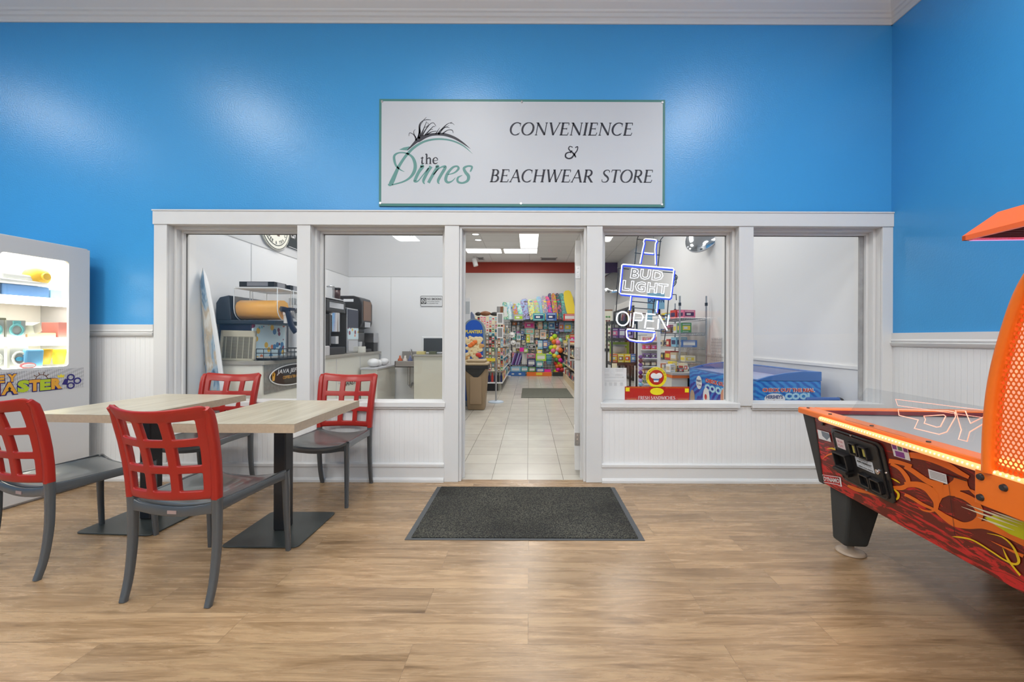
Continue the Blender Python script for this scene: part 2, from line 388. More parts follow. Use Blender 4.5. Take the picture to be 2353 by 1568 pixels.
M_tile = tiles()
def ceil_grid():
    m = mat('ceiling_tile_grid', (0.8, 0.8, 0.8, 1), 0.7)
    tc = N(m, 'ShaderNodeTexCoord'); br = N(m, 'ShaderNodeTexBrick'); br.offset = 0.0
    for k, v in (('Scale', 1.0), ('Brick Width', 1.22), ('Row Height', 0.61), ('Mortar Size', 0.012), ('Mortar Smooth', 0.0)): br.inputs[k].default_value = v
    br.inputs['Color1'].default_value = (0.74, 0.74, 0.75, 1); br.inputs['Color2'].default_value = (0.77, 0.77, 0.78, 1); br.inputs['Mortar'].default_value = (0.60, 0.60, 0.61, 1)
    L(m, tc.outputs['Object'], br.inputs['Vector']); L(m, br.outputs['Color'], BS(m).inputs['Base Color'])
    return m
M_cgrid = ceil_grid()
def glass(name='window_glass', tint=(0.985, 0.99, 0.99, 1), ior=1.4):
    if name in MC: return MC[name]
    m = bpy.data.materials.new(name); m.use_nodes = True; MC[name] = m; nt = m.node_tree
    nt.nodes.remove(nt.nodes['Principled BSDF']); out = nt.nodes['Material Output']
    t = nt.nodes.new('ShaderNodeBsdfTransparent'); t.inputs[0].default_value = tint
    g = nt.nodes.new('ShaderNodeBsdfGlossy'); g.inputs['Roughness'].default_value = 0.02
    lw = nt.nodes.new('ShaderNodeLayerWeight'); lw.inputs[0].default_value = 0.5
    p5 = nt.nodes.new('ShaderNodeMath'); p5.operation = 'POWER'; p5.inputs[1].default_value = 4.0; nt.links.new(lw.outputs['Facing'], p5.inputs[0])
    fr = nt.nodes.new('ShaderNodeMapRange'); fr.inputs['To Min'].default_value = (ior - 1) ** 2 / (ior + 1) ** 2; fr.inputs['To Max'].default_value = 0.6; nt.links.new(p5.outputs[0], fr.inputs['Value'])
    mx = nt.nodes.new('ShaderNodeMixShader'); nt.links.new(fr.outputs[0], mx.inputs[0]); nt.links.new(t.outputs[0], mx.inputs[1]); nt.links.new(g.outputs[0], mx.inputs[2])
    nt.links.new(mx.outputs[0], out.inputs[0]); return m
M_glass = glass()
M_acryl = glass('clear_acrylic', (0.94, 0.95, 0.96, 1), 1.4)
M_steel = mat('brushed_steel', (0.55, 0.55, 0.56, 1), 0.3, 1.0)
M_chrome = mat('chrome', (0.75, 0.75, 0.77, 1), 0.12, 1.0)
M_black = mat('black_plastic', (0.012, 0.012, 0.014, 1), 0.35)
M_blackm = mat('black_metal', (0.02, 0.02, 0.022, 1), 0.4, bump=0.05)
M_wplastic = mat('white_plastic', (0.8, 0.8, 0.8, 1), 0.35)

# ================================================================= setting
YW = 3.5; YB = 3.65; XR = 3.03; XL = -7.0
struct(MB().box((XL - .1, -7, -0.1), (XR + .1, 3.545, 0)).build('floor', M_plank))
struct(MB().box((XL - .1, 3.545, -0.1), (3.2, 14.2, 0)).build('floor', M_tile))
struct(MB().box((XL - .1, -7, CEIL), (XR + .1, YB, CEIL + .1)).build('ceiling', M_ceil))
struct(MB().box((XL, YB, SHC), (3.2, 14.2, SHC + .1)).build('ceiling', M_cgrid))
OP = [(-3.022, -1.936), (-1.827, -0.707), (-0.587, 0.478), (0.609, 1.746), (1.867, 2.942)]
ZH, ZS, ZHT = 2.14, 0.663, 2.262
b = MB()
b.box((XL, YW, 1.29), (-3.13, YB, CEIL), 0); b.box((XL, YW, 0), (-3.13, YB, 1.29), 1)
b.box((-3.13, YW, ZHT), (XR, YB, CEIL), 0); b.box((-3.13, YW + .002, ZH), (XR, YB, ZHT), 2)
xs = [-3.13] + [x for o in OP for x in o] + [XR]
for i in range(0, 12, 2): b.box((xs[i], YW + .002, 0 if i in (4, 6) else ZS), (xs[i + 1], YB, ZH), 2)
b.box((-3.13, YW, 0), (-0.707, YB, ZS), 1); b.box((0.609, YW, 0), (XR, YB, ZS), 1)
struct(b.build('wall_back', [M_blue, M_bead, M_white]))
b = MB(); b.box((XR, -7, 1.24), (XR + .12, YW, CEIL), 0); b.box((XR, -7, 0), (XR + .12, YW, 1.24), 1)
struct(b.build('wall_right', [M_blue, M_bead_r]))
struct(MB().box((XL - .12, -7, 0), (XL, YB, CEIL)).build('wall_left', M_blue))
struct(MB().box((XL, -7.12, 0), (XR, -7, CEIL)).build('wall_front', M_white))
# crown moulding
cp = [(0, 3.832), (.010, 3.832), (.016, 3.848), (.018, 3.872), (.030, 3.880), (.034, 3.902), (.046, 3.910), (.052, 3.924), (.085, 3.955), (.12, 4.005), (.15, 4.045), (.165, 4.06), (.17, 4.10), (0, 4.10)]
b = MB(); b.prism([(0, YW - d, z) for d, z in cp], (XL, 0, 0), (XR, 0, 0)); struct(b.build('trim_1', M_trim))
b = MB(); b.prism([(XR - d, 0, z) for d, z in cp], (0, -7, 0), (0, YW, 0)); struct(b.build('trim_2', M_trim))
# storefront casing boards
b = MB(); b.box((-3.135, YW - .028, ZH), (XR, YW, ZHT)); b.box((-3.14, YW - .034, ZHT - .012), (XR, YW, ZHT))
struct(b.build('trim_3', M_trim, bevel=.002))
n = 4
for i in range(0, 12, 2):
    x0, x1 = xs[i], xs[i + 1]
    b = MB().box((x0, YW - .02, 0 if i in (4, 6) else ZS - .02), (x1, YW, ZH))
    if i in (0,): b = MB().box((x0, YW - .02, 0), (x1, YW, ZH))
    if i == 10: b = MB().box((x0, YW - .02, 0), (x1, YW, ZH))
    struct(b.build('trim_%d' % n, M_trim, bevel=.002)); n += 1
# baseboards with cap and shoe
def baseboard(name, pts, side):
    b = MB()
    (x0, y0), (x1, y1) = pts
    d = Vector((x1 - x0, y1 - y0, 0)); nn = Vector((d.y, -d.x, 0)).normalized() * side
    prof = [(0, 0), (.034, 0), (.034, .018), (.028, .032), (.018, .036), (.018, .122), (.026, .128), (.026, .148), (.012, .156), (0, .156)]
    b.prism([Vector((x0, y0, 0)) + nn * a + Vector((0, 0, z)) for a, z in prof], (0, 0, 0), d)
    struct(b.build(name, M_trim))
baseboard('baseboard_left', ((XL, YW), (-0.707, YW)), 1)
baseboard('baseboard_middle', ((0.609, YW), (XR, YW)), 1)
baseboard('baseboard_right', ((XR, YW), (XR, -7)), 1)
for (nm, x0, x1, off) in (('trim_10', XL, -3.14, 0),):
    b = MB(); pr = [(0, 1.205), (.012, 1.205), (.02, 1.215), (.026, 1.232), (.012, 1.238), (.02, 1.250), (.014, 1.262), (.014, 1.305), (0, 1.305)]
    b.prism([(0, YW - d, z) for d, z in pr], (x0, 0, 0), (x1, 0, 0)); struct(b.build(nm, M_trim))
b = MB(); pr = [(0, 1.145), (.012, 1.145), (.02, 1.155), (.028, 1.172), (.012, 1.178), (.02, 1.192), (.014, 1.205), (.014, 1.255), (0, 1.255)]
b.prism([(XR - d, 0, z) for d, z in pr], (0, -7, 0), (0, YW, 0)); struct(b.build('trim_11', M_trim))
# windows with stepped stops, sill and pane
for k, (x0, x1) in enumerate([OP[0], OP[1], OP[3], OP[4]]):
    wd = bpy.data.objects.new('window_%d' % (k + 1), None); COL.objects.link(wd); wd['kind'] = 'structure'; wd.location = (0, 0, 0)
    b = MB()
    for d, ya, yb in ((.022, YW + .05, YW + .10), (.042, YW + .10, YB + .01)):
        b.box((x0, ya, ZS), (x0 + d, yb, ZH)); b.box((x1 - d, ya, ZS), (x1, yb, ZH)); b.box((x0 + d, ya, ZH - d), (x1 - d, yb, ZH))
    b.build('window_frame', M_trim, wd, bevel=.0015)
    b = MB().box((x0 + (-.01 if k != 0 else -.0), YW - .032, ZS - .038), (x1 + .01, YB + .012, ZS + .002)); b.box((x0, YW - .02, ZS - .055), (x1, YW, ZS - .038))
    b.build('window_sill', M_trim, wd, bevel=.003)
    b = MB(); y = YW + .132
    b.box((x0 + .042, y, ZS + .003), (x1 - .042, y + .004, ZH - .042)); b.build('window_pane', M_glass, wd)
    b = MB()
    for s, e in (((x0 + .036), (x0 + .043)), ((x1 - .043), (x1 - .036))): b.box((s, y - .006, ZS + .012), (e, y + .01, ZH - .04))
    if k == 3: b.box((x1 - .075, y - .004, ZS + .012), (x1 - .043, y + .012, ZH - .04), 1)
    b.box((x0 + .036, y - .006, ZH - .046), (x1 - .036, y + .01, ZH - .039)); b.build('glazing_gasket', [mat('gasket', (0.12, 0.12, 0.12, 1), 0.6), mat('grey_sealant', (0.33, 0.33, 0.33, 1), 0.6, var=.4, vscale=12)], wd)
# doorway
dx0, dx1 = OP[2]
b = MB()
for x, s in ((dx0, 1), (dx1, -1)):
    b.box((x, YW, 0), (x + s * .02, YB + .02, ZH)); b.box((x, YW + .09, 0), (x + s * .035, YW + .12, ZH))
b.box((dx0 + .02, YW, ZH - .02), (dx1 - .02, YB + .02, ZH)); b.box((dx0 + .035, YW + .09, ZH - .035), (dx1 - .035, YW + .12, ZH - .0201))
struct(b.build('trim_12', M_trim, bevel=.0015))
dr = bpy.data.objects.new('door_1', None); COL.objects.link(dr); dr['kind'] = 'structure'; dr.location = (0.447, 3.652, 0); dr.rotation_euler = (0, 0, radians(-5.8))
b = MB(); W, H_ = .045, 2.06
b.box((-W, 0, .05), (0, .12, H_)); b.box((-W, .82, .05), (0, .94, H_)); b.box((-W, .12, .05), (0, .82, .28)); b.box((-W, .12, H_ - .13), (0, .82, H_))
b.build('door_leaf', M_trim, dr, bevel=.002)
MB().box((-W * .6, .12, .28), (-W * .4, .82, H_ - .13)).build('door_pane', M_glass, dr)
for z in (1.78, 1.07, .32):
    b = MB(); b.box((-W - .001, -.004, z - .055), (.002, .001, z + .055)); b.cyl((.006, -.006, z - .055), (.006, -.006, z + .055), .008)
    for q in (-.035, 0, .035): b.cyl((-W * .5, -.007, z + q), (-W * .5, -.003, z + q), .005, m=1)
    b.build('hinge', [M_steel, M_chrome], dr)
b = MB(); b.cyl((-W - .06, .88, .95), (-W - .06, .88, 1.2), .012); b.box((-W - .06, .87, .96), (-W, .89, .975)); b.box((-W - .06, .87, 1.175), (-W, .89, 1.19)); b.build('door_handle', M_steel, dr)
# shop walls
YN = 6.93
b = MB(); b.box((-3.12, YB, 2.22), (-3.0, YN, SHC), 1); b.box((-3.12, YB, 0), (-3.0, YN, 2.22), 0); struct(b.build('wall_nook_left', [M_frp, M_frp2]))
b = MB(); b.box((-3.12, YN, 2.22), (-1.27, YN + .12, SHC), 1); b.box((-3.12, YN, 0), (-1.27, YN + .12, 2.22), 0); struct(b.build('wall_nook_back', [M_frp, M_frp2]))
b = MB()
for y in (4.5, 5.7): b.box((-3.0, y, 0), (-2.997, y + .012, 2.22))
for x in (-2.3,): b.box((x, YN - .003, 0), (x + .012, YN, 2.22))
b.box((-3.0, YB, 2.215), (-2.994, YN, 2.24)); b.box((-3.0, YN - .006, 2.215), (-1.27, YN, 2.24)); struct(b.build('trim_13', M_trim))
struct(MB().box((XL, YB, 0), (XL + .1, 14.0, SHC)).build('wall_shop_left', M_shopwall))
b = MB(); b.box((2.95, YB, 0), (3.15, 14.0, SHC)); b.box((2.942, YB, .0), (2.95, 9, .93)); b.box((2.93, YB, .93), (2.95, 9, .96)); struct(b.build('wall_shop_right', M_shopwall))
b = MB(); b.box((XL, 14.0, 0), (3.15, 14.12, SHC), 0); b.box((XL, 13.99, SHC - .36), (2.35, 14.0, SHC), 1); b.box((2.35, 13.99, SHC - .36), (2.95, 14.0, SHC), 2); b.box((XL, 13.985, 2.0), (-0.9, 14.0, 2.05), 0)
struct(b.build('wall_shop_back', [M_shopwall, M_red, M_purple]))
# ================================================================= sign on the blue wall
YS = YW - .012
def sp_(x, z): return px(x, z, YS - .0015)
def signplane(u, v, d=.0015):
    X, Z = px(u, -v, YS); return (X, YS - d, Z)
sg = thing('wall_sign', 'large white store sign with green border hung high on the blue wall above the doorway', 'sign', (0, 0, 0))
M_sgreen = mat('sign_green', rgb(62, 122, 116), 0.45); M_swhite = mat('sign_white', (0.53, 0.555, 0.595, 1), 0.4)
M_slogo = mat('logo_teal', rgb(92, 143, 138), 0.5); M_sdark = mat('logo_dark', rgb(30, 31, 46), 0.5)
x0, z0 = px(869.5, 475, YS); x1, z1 = px(1526.5, 228.5, YS)
MB().box((x0, YS, z0), (x1, YW, z1)).build('sign_border', M_sgreen, sg, bevel=.001)
a0, c0 = px(875, 469, YS); a1, c1 = px(1521, 234, YS)
MB().box((a0, YS - .001, c0), (a1, YS + .002, c1)).build('sign_face', M_swhite, sg)
for (u, v) in ((876, 234.5), (1197, 234.5), (1520, 234.5), (873, 468), (1196, 468), (1520, 469)):
    b = MB(); X, Z = px(u, v, YS); b.cyl((X, YS - .004, Z), (X, YS, Z), .009, .012, 12); b.build('mounting_screw', M_chrome, sg)
b = MB(); fnp = lambda u, v: signplane(u, v)
serif(b, 'CONVENIENCE', (1168, -311, 1456, -282), fnp, wf=1.5)
b.build('sign_lettering', M_sdark, sg); b = MB(); serif(b, 'BEACHWEAR', (1123, -419, 1366, -390), fnp, wf=1.5); b.build('sign_lettering', M_sdark, sg); b = MB(); serif(b, 'STORE', (1379, -419, 1502, -390), fnp, wf=1.5)
b.build('sign_lettering', M_sdark, sg)
b = MB()
def S2(u, v): return (860 + u / 3.46, -(210 + v / 3.46))
def S3(u, v): return (880 + u / 8.709, -(260 + v / 8.709))
def br(mb, pts, conv, k, m=0, n=8, closed=False): brush(mb, [(*conv(p[0], p[1]), p[2] * k) for p in pts], fnp, m, n, closed)
# ampersand
br(b, [(1592, 448, 5), (1611, 440, 6), (1608, 468, 6), (1585, 500, 7), (1565, 527, 9), (1538, 534, 8), (1516, 520, 9), (1520, 495, 8), (1545, 484, 6), (1560, 490, 4)], S2, .42)
br(b, [(1572, 445, 5), (1550, 437, 5), (1540, 455, 7), (1552, 472, 7), (1575, 490, 8), (1592, 515, 8), (1596, 525, 7)], S2, .42)
br(b, [(1545, 484, 5), (1560, 480, 5), (1566, 470, 8)], S2, .42); br(b, [(1592, 515, 6), (1588, 500, 5), (1575, 495, 4)], S2, .42)
b.build('ampersand', M_sdark, sg)
b = MB(); k = 1 / 8.709
# arch, D
br(b, [(90, 1440, 20), (150, 1420, 88), (255, 1190, 70), (300, 1090, 60), (400, 930, 55), (490, 815, 55), (620, 690, 50), (800, 585, 42), (1000, 535, 38), (1200, 532, 34), (1400, 570, 32), (1600, 665, 26), (1780, 820, 3)], S3, k)
poly(b, [S3(u, v) for u, v in ((310, 745), (400, 700), (510, 678), (525, 682), (470, 758))], fnp)
br(b, [(420, 1185, 6), (330, 1140, 26), (250, 1060, 40), (215, 950, 50), (220, 860, 46), (300, 808, 30), (420, 806, 28), (530, 850, 40), (600, 930, 58), (635, 1060, 66), (610, 1190, 66), (520, 1310, 45), (380, 1390, 32), (170, 1448, 24)], S3, k)
# u n e s
br(b, [(735, 1080, 40), (780, 1076, 70), (700, 1200, 62), (640, 1330, 62), (630, 1375, 50), (690, 1370, 26), (790, 1250, 22), (900, 1110, 30)], S3, k)
br(b, [(950, 1075, 70), (880, 1190, 62), (810, 1330, 58), (800, 1390, 40), (825, 1430, 14)], S3, k)
br(b, [(1040, 1080, 30), (1085, 1078, 66), (1020, 1190, 62), (950, 1310, 60), (900, 1405, 62)], S3, k)
br(b, [(1000, 1240, 20), (1120, 1110, 24), (1220, 1075, 46), (1230, 1110, 60), (1160, 1230, 60), (1100, 1340, 56), (1095, 1395, 40), (1120, 1425, 12)], S3, k)
br(b, [(1290, 1240, 16), (1420, 1200, 30), (1500, 1120, 46), (1470, 1072, 36), (1380, 1100, 44), (1280, 1220, 58), (1245, 1340, 60), (1290, 1395, 46), (1370, 1370, 26), (1440, 1300, 10)], S3, k)
br(b, [(1735, 1180, 30), (1770, 1085, 40), (1690, 1068, 36), (1610, 1110, 50), (1640, 1190, 60), (1700, 1270, 66), (1680, 1360, 52), (1580, 1405, 38), (1490, 1380, 44), (1490, 1300, 40), (1580, 1250, 8)], S3, k)
b.build('logo_lettering', M_slogo, sg)
b = MB()
br(b, [(475, 755, 14), (640, 590, 60), (700, 540, 100), (850, 470, 70), (1000, 435, 52), (1200, 435, 58), (1400, 495, 52), (1580, 600, 34), (1740, 722, 3)], S3, k)
for st in ([(650, 560, 40), (635, 490, 26), (585, 430, 14), (520, 408, 12), (505, 470, 8)], [(640, 500, 20), (605, 420, 14), (605, 370, 10), (635, 335, 6)],
           [(700, 520, 60), (720, 400, 44), (715, 270, 30), (740, 205, 20), (800, 150, 14), (855, 90, 5)], [(800, 155, 10), (870, 142, 14), (945, 148, 8)],
           [(740, 470, 44), (800, 330, 20), (850, 200, 10), (860, 175, 5)], [(770, 460, 30), (860, 310, 20), (940, 220, 14), (1000, 205, 12), (1045, 270, 10)],
           [(800, 300, 10), (900, 275, 10)], [(720, 420, 40), (730, 270, 14), (790, 170, 8)], [(850, 190, 6), (900, 230, 8), (850, 290, 8)],
           [(830, 450, 34), (930, 340, 18), (990, 280, 14), (1030, 280, 10)], [(920, 345, 8), (990, 330, 10)], [(870, 440, 30), (960, 385, 16), (1060, 370, 12)],
           [(1040, 430, 20), (1090, 350, 12), (1125, 300, 6)], [(1090, 430, 50), (1170, 330, 34), (1270, 230, 14), (1370, 190, 6)], [(1330, 205, 16), (1380, 215, 10), (1415, 245, 6)],
           [(1150, 350, 20), (1240, 290, 16), (1320, 305, 8)], [(1220, 300, 8), (1310, 255, 6)], [(1180, 420, 30), (1280, 350, 14), (1370, 350, 16), (1392, 410, 8)], [(690, 490, 20), (705, 430, 16), (715, 380, 10)]):
    br(b, st, S3, k, n=6)
b.build('logo_grass', M_sdark, sg)
b = MB()
br(b, [(745, 912, 20), (790, 905, 18), (800, 905, 14)], S3, k); br(b, [(778, 880, 12), (770, 1000, 32), (785, 1020, 24), (815, 1010, 10)], S3, k)
br(b, [(835, 838, 14), (862, 838, 30), (862, 930, 30), (862, 1022, 30)], S3, k); br(b, [(835, 1024, 10), (890, 1024, 10)], S3, k)
br(b, [(865, 935, 14), (910, 905, 24), (935, 930, 30), (935, 1022, 30)], S3, k); br(b, [(910, 1024, 10), (962, 1024, 10)], S3, k)
br(b, [(990, 965, 12), (1080, 950, 12), (1065, 910, 20), (1030, 900, 16), (995, 940, 30), (1000, 1000, 30), (1040, 1020, 24), (1085, 1000, 8)], S3, k)
b.build('logo_small_lettering', M_sdark, sg)

# ================================================================= floor mat
m = mat('mat_pile', (0.035, 0.036, 0.033, 1), 0.95, var=0.0)
tc = N(m, 'ShaderNodeTexCoord'); n1 = N(m, 'ShaderNodeTexNoise'); n1.inputs['Scale'].default_value = 130; n1.inputs['Detail'].default_value = 2; L(m, tc.outputs['Object'], n1.inputs['Vector'])
rp = N(m, 'ShaderNodeValToRGB'); rp.color_ramp.elements[0].position = .42; rp.color_ramp.elements[0].color = (.006, .006, .006, 1); rp.color_ramp.elements[1].position = .68; rp.color_ramp.elements[1].color = (.082, .080, .060, 1); L(m, n1.outputs['Fac'], rp.inputs[0]); 
n2 = N(m, 'ShaderNodeTexNoise'); n2.inputs['Scale'].default_value = 2.2; L(m, tc.outputs['Object'], n2.inputs['Vector']); mr = N(m, 'ShaderNodeMapRange'); mr.inputs['From Min'].default_value = .3; mr.inputs['From Max'].default_value = .7; mr.inputs['To Min'].default_value = .6; mr.inputs['To Max'].default_value = 1.5; L(m, n2.outputs['Fac'], mr.inputs['Value'])
mx = N(m, 'ShaderNodeMix', data_type='RGBA', blend_type='MULTIPLY'); mx.inputs['Factor'].default_value = 1; L(m, rp.outputs[0], mx.inputs['A']); L(m, mr.outputs[0], mx.inputs['B']); L(m, mx.outputs['Result'], BS(m).inputs['Base Color'])
bp = N(m, 'ShaderNodeBump'); bp.inputs['Strength'].default_value = 1; bp.inputs['Distance'].default_value = .006; L(m, n1.outputs['Fac'], bp.inputs['Height']); L(m, bp.outputs[0], BS(m).inputs['Normal'])
M_rub = mat('mat_rubber', (0.07, 0.075, 0.08, 1), 0.6)
fm = thing('floor_mat', 'dark charcoal entrance mat on the wood floor in front of the doorway', 'mat', (0, 0, 0))
q = [fl(935, 1243), fl(1486, 1243), fl(1412, 1121), fl(1003, 1121)]
x0, x1 = (q[0][0] + q[3][0]) / 2, (q[1][0] + q[2][0]) / 2; y0, y1 = q[0][1], q[3][1]
MB().box((x0, y0, 0.0005), (x1, y1, .004)).build('mat_border', M_rub, fm, bevel=.001)
MB().box((x0 + .035, y0 + .02, .004), (x1 - .035, y1 - .008, .010)).build('mat_pile', m, fm, bevel=.002)

# ================================================================= chairs
M_cred = mat('red_chair_plastic', (0.33, 0.014, 0.008, 1), 0.33, bump=0.05, bscale=300)
M_cgrey = mat('grey_chair_plastic', (0.066, 0.074, 0.080, 1), 0.27, bump=0.05, bscale=400, coat=.5); BS(M_cgrey).inputs['Coat Roughness'].default_value = .22
M_cseat = mat('grey_seat_plastic', (0.115, 0.125, 0.122, 1), 0.3, bump=0.05, bscale=400, coat=.5)
M_lab = mat('pink_label', (0.35, 0.25, 0.23, 1), 0.5)
def rsec(w, d, r=.25, n=3):
    o = []; rr = min(w, d) * r
    for cx, cy, a in ((w / 2 - rr, d / 2 - rr, 0), (-w / 2 + rr, d / 2 - rr, 90), (-w / 2 + rr, -d / 2 + rr, 180), (w / 2 - rr, -d / 2 + rr, 270)):
        for i in range(n): t = radians(a + 90 * i / (n - 1)); o.append((cx + rr * cos(t), cy + rr * sin(t)))
    return o
def make_chair(label):
    t = thing('dining_chair', label, 'chair', group='red backed grey chairs at the small tables')
    ZJ, ZT = .468, .905
    def hw(v): return .212 + .018 * v
    def yb(v): return -.237 - .012 * v - .062 * v * v
    def bow(u, v): return -(.046 + .016 * v) * (1 - u * u)
    # lattice between the posts
    pw = .036
    iw = 1.0
    us = [-1.0, -.90, -.90 + .012]
    lv = []
    def span(v):  # z from v
        return ZJ + (ZT - ZJ) * v
    # openings: u ranges and v ranges
    UO = [(-.79, -.375), (-.195, .195), (.375, .79)]
    VO = [(.103, .286), (.374, .580), (.673, .866)]
    def breaks(op, lo, hi, e):
        r = [lo]
        for a, c in op: r += [a - e, a, a + e * 1.3, (a + c) / 2, c - e * 1.3, c, c + e]
        return r + [hi]
    UB = breaks(UO, -1, 1, .035); VB = breaks(VO, 0.0, 1.015, .016)
    b = MB(); idx = {}
    def P(u, v, s):
        x = u * hw(v); z = span(v); y = yb(v) + bow(u, v)
        if v > .9: y -= .012 * (v - .9) * 10 * (1 if s < 0 else .6)
        zz = z - .034 * max(0, v - .25) ** 1.3 * (1 - u * u)
        if v < .06: zz = z + .0 + .010 * (1 - u * u) * 0
        return (x, y + s * .0115, zz)
    def hole(ua, ub, va, vb):
        um, vm = (ua + ub) / 2, (va + vb) / 2
        return any(a < um < c for a, c in UO) and any(a < vm < c for a, c in VO)
    nu, nv = len(UB), len(VB); cells = {(i, j) for i in range(nu - 1) for j in range(nv - 1) if not hole(UB[i], UB[i + 1], VB[j], VB[j + 1])}
    vs = []
    for s in (-1, 1):
        for j in range(nv):
            for i in range(nu): vs.append(P(UB[i], VB[j], s))
    fs = []; o = nu * nv
    for (i, j) in cells:
        a, c, d, e = j * nu + i, j * nu + i + 1, (j + 1) * nu + i + 1, (j + 1) * nu + i
        fs.append((a, c, d, e)); fs.append((o + e, o + d, o + c, o + a))
        for (di, dj, p, q) in ((0, -1, a, c), (1, 0, c, d), (0, 1, d, e), (-1, 0, e, a)):
            if (i + di, j + dj) not in cells: fs.append((q, p, o + p, o + q))
    b.add(vs, fs, 0, True)
    bk = b.build('backrest', M_cred, t, subs=2)
    # red posts as part of the back
    for s in (-1, 1):
        b = MB()
        pts = [(s * (hw(v) - .004), yb(v) + .002 - (.012 if v > .95 else 0), span(v)) for v in (0, .2, .4, .6, .8, .91, .967)]
        b.sweep(pts, rsec(.034, .040), up=(0, 1, 0), smooth=True, scales=[(1, 1)] * 5 + [(.95, .85), (.8, .6)])
        b.build('back_post', M_cred, t)
    # legs
    def leg(pts, secs):
        c = cr(pts, 6); k = len(c)
        sc = [(secs[0] + (secs[1] - secs[0]) * i / (k - 1), secs[0] + (secs[1] - secs[0]) * i / (k - 1)) for i in range(k)]
        MB().sweep(c, rsec(1, 1), up=(0, 1, 0), scales=sc, smooth=True).build('leg', M_cgrey, t)
    for s in (-1, 1):
        leg([(s * .208, -.235, ZJ + .002), (s * .208, -.233, .40), (s * .208, -.235, .25), (s * .207, -.252, .10), (s * .205, -.278, 0)], (.038, .027))
        leg([(s * .226, .205, .452), (s * .228, .212, .36), (s * .230, .216, .2), (s * .234, .226, 0)], (.038, .024))
    # seat pan : dished left to right
    def dish(u): return -.030 * (1 - u * u)
    def SP(a, c, off=0):
        u = 2 * a - 1; yy = -.232 + .462 * c; wv = .212 + .022 * c
        z = .458 + dish(u) - off
        if c > .82: z -= .016 * ((c - .82) / .18) ** 2 * (1 - u ** 4)
        if c < .1: z -= 0
        return (u * wv, yy, z)
    b = MB(); b.grid(lambda a, c: SP(a, c), 16, 14); b.grid(lambda a, c: SP(a, 1 - c, .014), 16, 14)
    for c in (0, 1):
        vs = [SP(i / 16, c) for i in range(17)] + [SP(i / 16, c, .014) for i in range(17)]
        b.add(vs, [((i, i + 1, 18 + i, 17 + i) if c == 0 else (i + 1, i, 17 + i, 18 + i)) for i in range(16)])
    b.build('seat', M_cseat, t, weld=True)
    b = MB()
    for s in (-1, 1):
        b.sweep([(s * .208, -.232, .432), (s * .214, -.1, .434), (s * .222, .06, .436), (s * .227, .20, .434)], rsec(.022, .046), smooth=True, scales=[(1, 1.25), (1, 1), (1, .95), (1, 1.15)])
    for y, w_, dz in ((-.238, .208, .0), (.214, .226, .004)):
        b.sweep([(w_ * u, y, .430 + dish(u) * .95 - dz) for u in (-1, -.8, -.5, -.2, 0, .2, .5, .8, 1)], rsec(.018, .046), smooth=True, scales=[(1, 1.35)] + [(1, .95)] * 7 + [(1, 1.35)])
    b.build('seat_frame', M_cgrey, t)
    MB().box((-.022, -.2495, .394), (.022, -.247, .409)).build('maker_label', M_lab, t, lab='small pale label on the rear rail')
    return t
ch = make_chair('red and grey chair nearest the camera, its back to us, at the right table')
ch.location = (-1.605, 2.15, 0); ch.rotation_euler = (0, 0, radians(-4.6))
dup(ch, (-2.545, 2.377, 0), radians(-15), 'red and grey chair cut by the left photo edge, turned to the left table')
dup(ch, (-2.478, 3.175, 0), radians(180), 'red and grey chair behind the left table, under the first window')
dup(ch, (-1.512, 3.18, 0), radians(178.5), 'red and grey chair against the wall under the second window, seat fully seen')
# ================================================================= tables
M_top = mat('pale_oak_laminate', (0.58, 0.49, 0.37, 1), 0.32)
def oak(m, rot):
    tc = N(m, 'ShaderNodeTexCoord'); mp = N(m, 'ShaderNodeMapping'); mp.inputs['Scale'].default_value = (26, 1.6, 26); mp.inputs['Rotation'].default_value = (0, 0, rot); L(m, tc.outputs['Object'], mp.inputs[0])
    n = N(m, 'ShaderNodeTexNoise'); n.inputs['Scale'].default_value = 1.6; n.inputs['Detail'].default_value = 6; L(m, mp.outputs[0], n.inputs['Vector'])
    r = N(m, 'ShaderNodeValToRGB'); e = r.color_ramp.elements; e[0].position = .3; e[0].color = (.41, .36, .265, 1); e[1].position = .70; e[1].color = (.54, .495, .385, 1); L(m, n.outputs['Fac'], r.inputs[0]); L(m, r.outputs[0], BS(m).inputs['Base Color'])
oak(M_top, 0.0)
M_edge = mat('oak_laminate_edge', (0.42, 0.33, 0.235, 1), 0.4, var=.15, vscale=60)
M_base = mat('dark_metal_base', (0.05, 0.058, 0.055, 1), 0.33, 0.2, bump=.05)
def make_table(label, cx, cy, rz, w_, d_, bx, by, bw, bd):
    t = thing('cafe_table', label, 'table', (cx, cy, 0), rz, 'small oak topped pedestal tables')
    b = MB(); b.box((-w_ / 2, -d_ / 2, .715), (w_ / 2, d_ / 2, .7590), 1); b.add([(-w_ / 2 + .001, -d_ / 2 + .001, .76), (w_ / 2 - .001, -d_ / 2 + .001, .76), (w_ / 2 - .001, d_ / 2 - .001, .76), (-w_ / 2 + .001, d_ / 2 - .001, .76)], [(0, 1, 2, 3)], 0)
    b.build('tabletop', [M_top, M_edge], t)
    b = MB(); b.box((bx - .0375, by - .045, .01), (bx + .0375, by + .045, .70)); b.build('pedestal_post', M_blackm, t, bevel=.008)
    b = MB(); b.box((bx - .18, by - .2, .699), (bx + .18, by + .2, .715)); b.build('mounting_plate', M_blackm, t)
    pr = rrect(bx - bw / 2, by - bd / 2, bx + bw / 2, by + bd / 2, .03)
    MB().prism([(p[0], p[1], .002) for p in pr], (0, 0, 0), (0, 0, .008)).build('base_plate', M_base, t, bevel=.002)
    return t
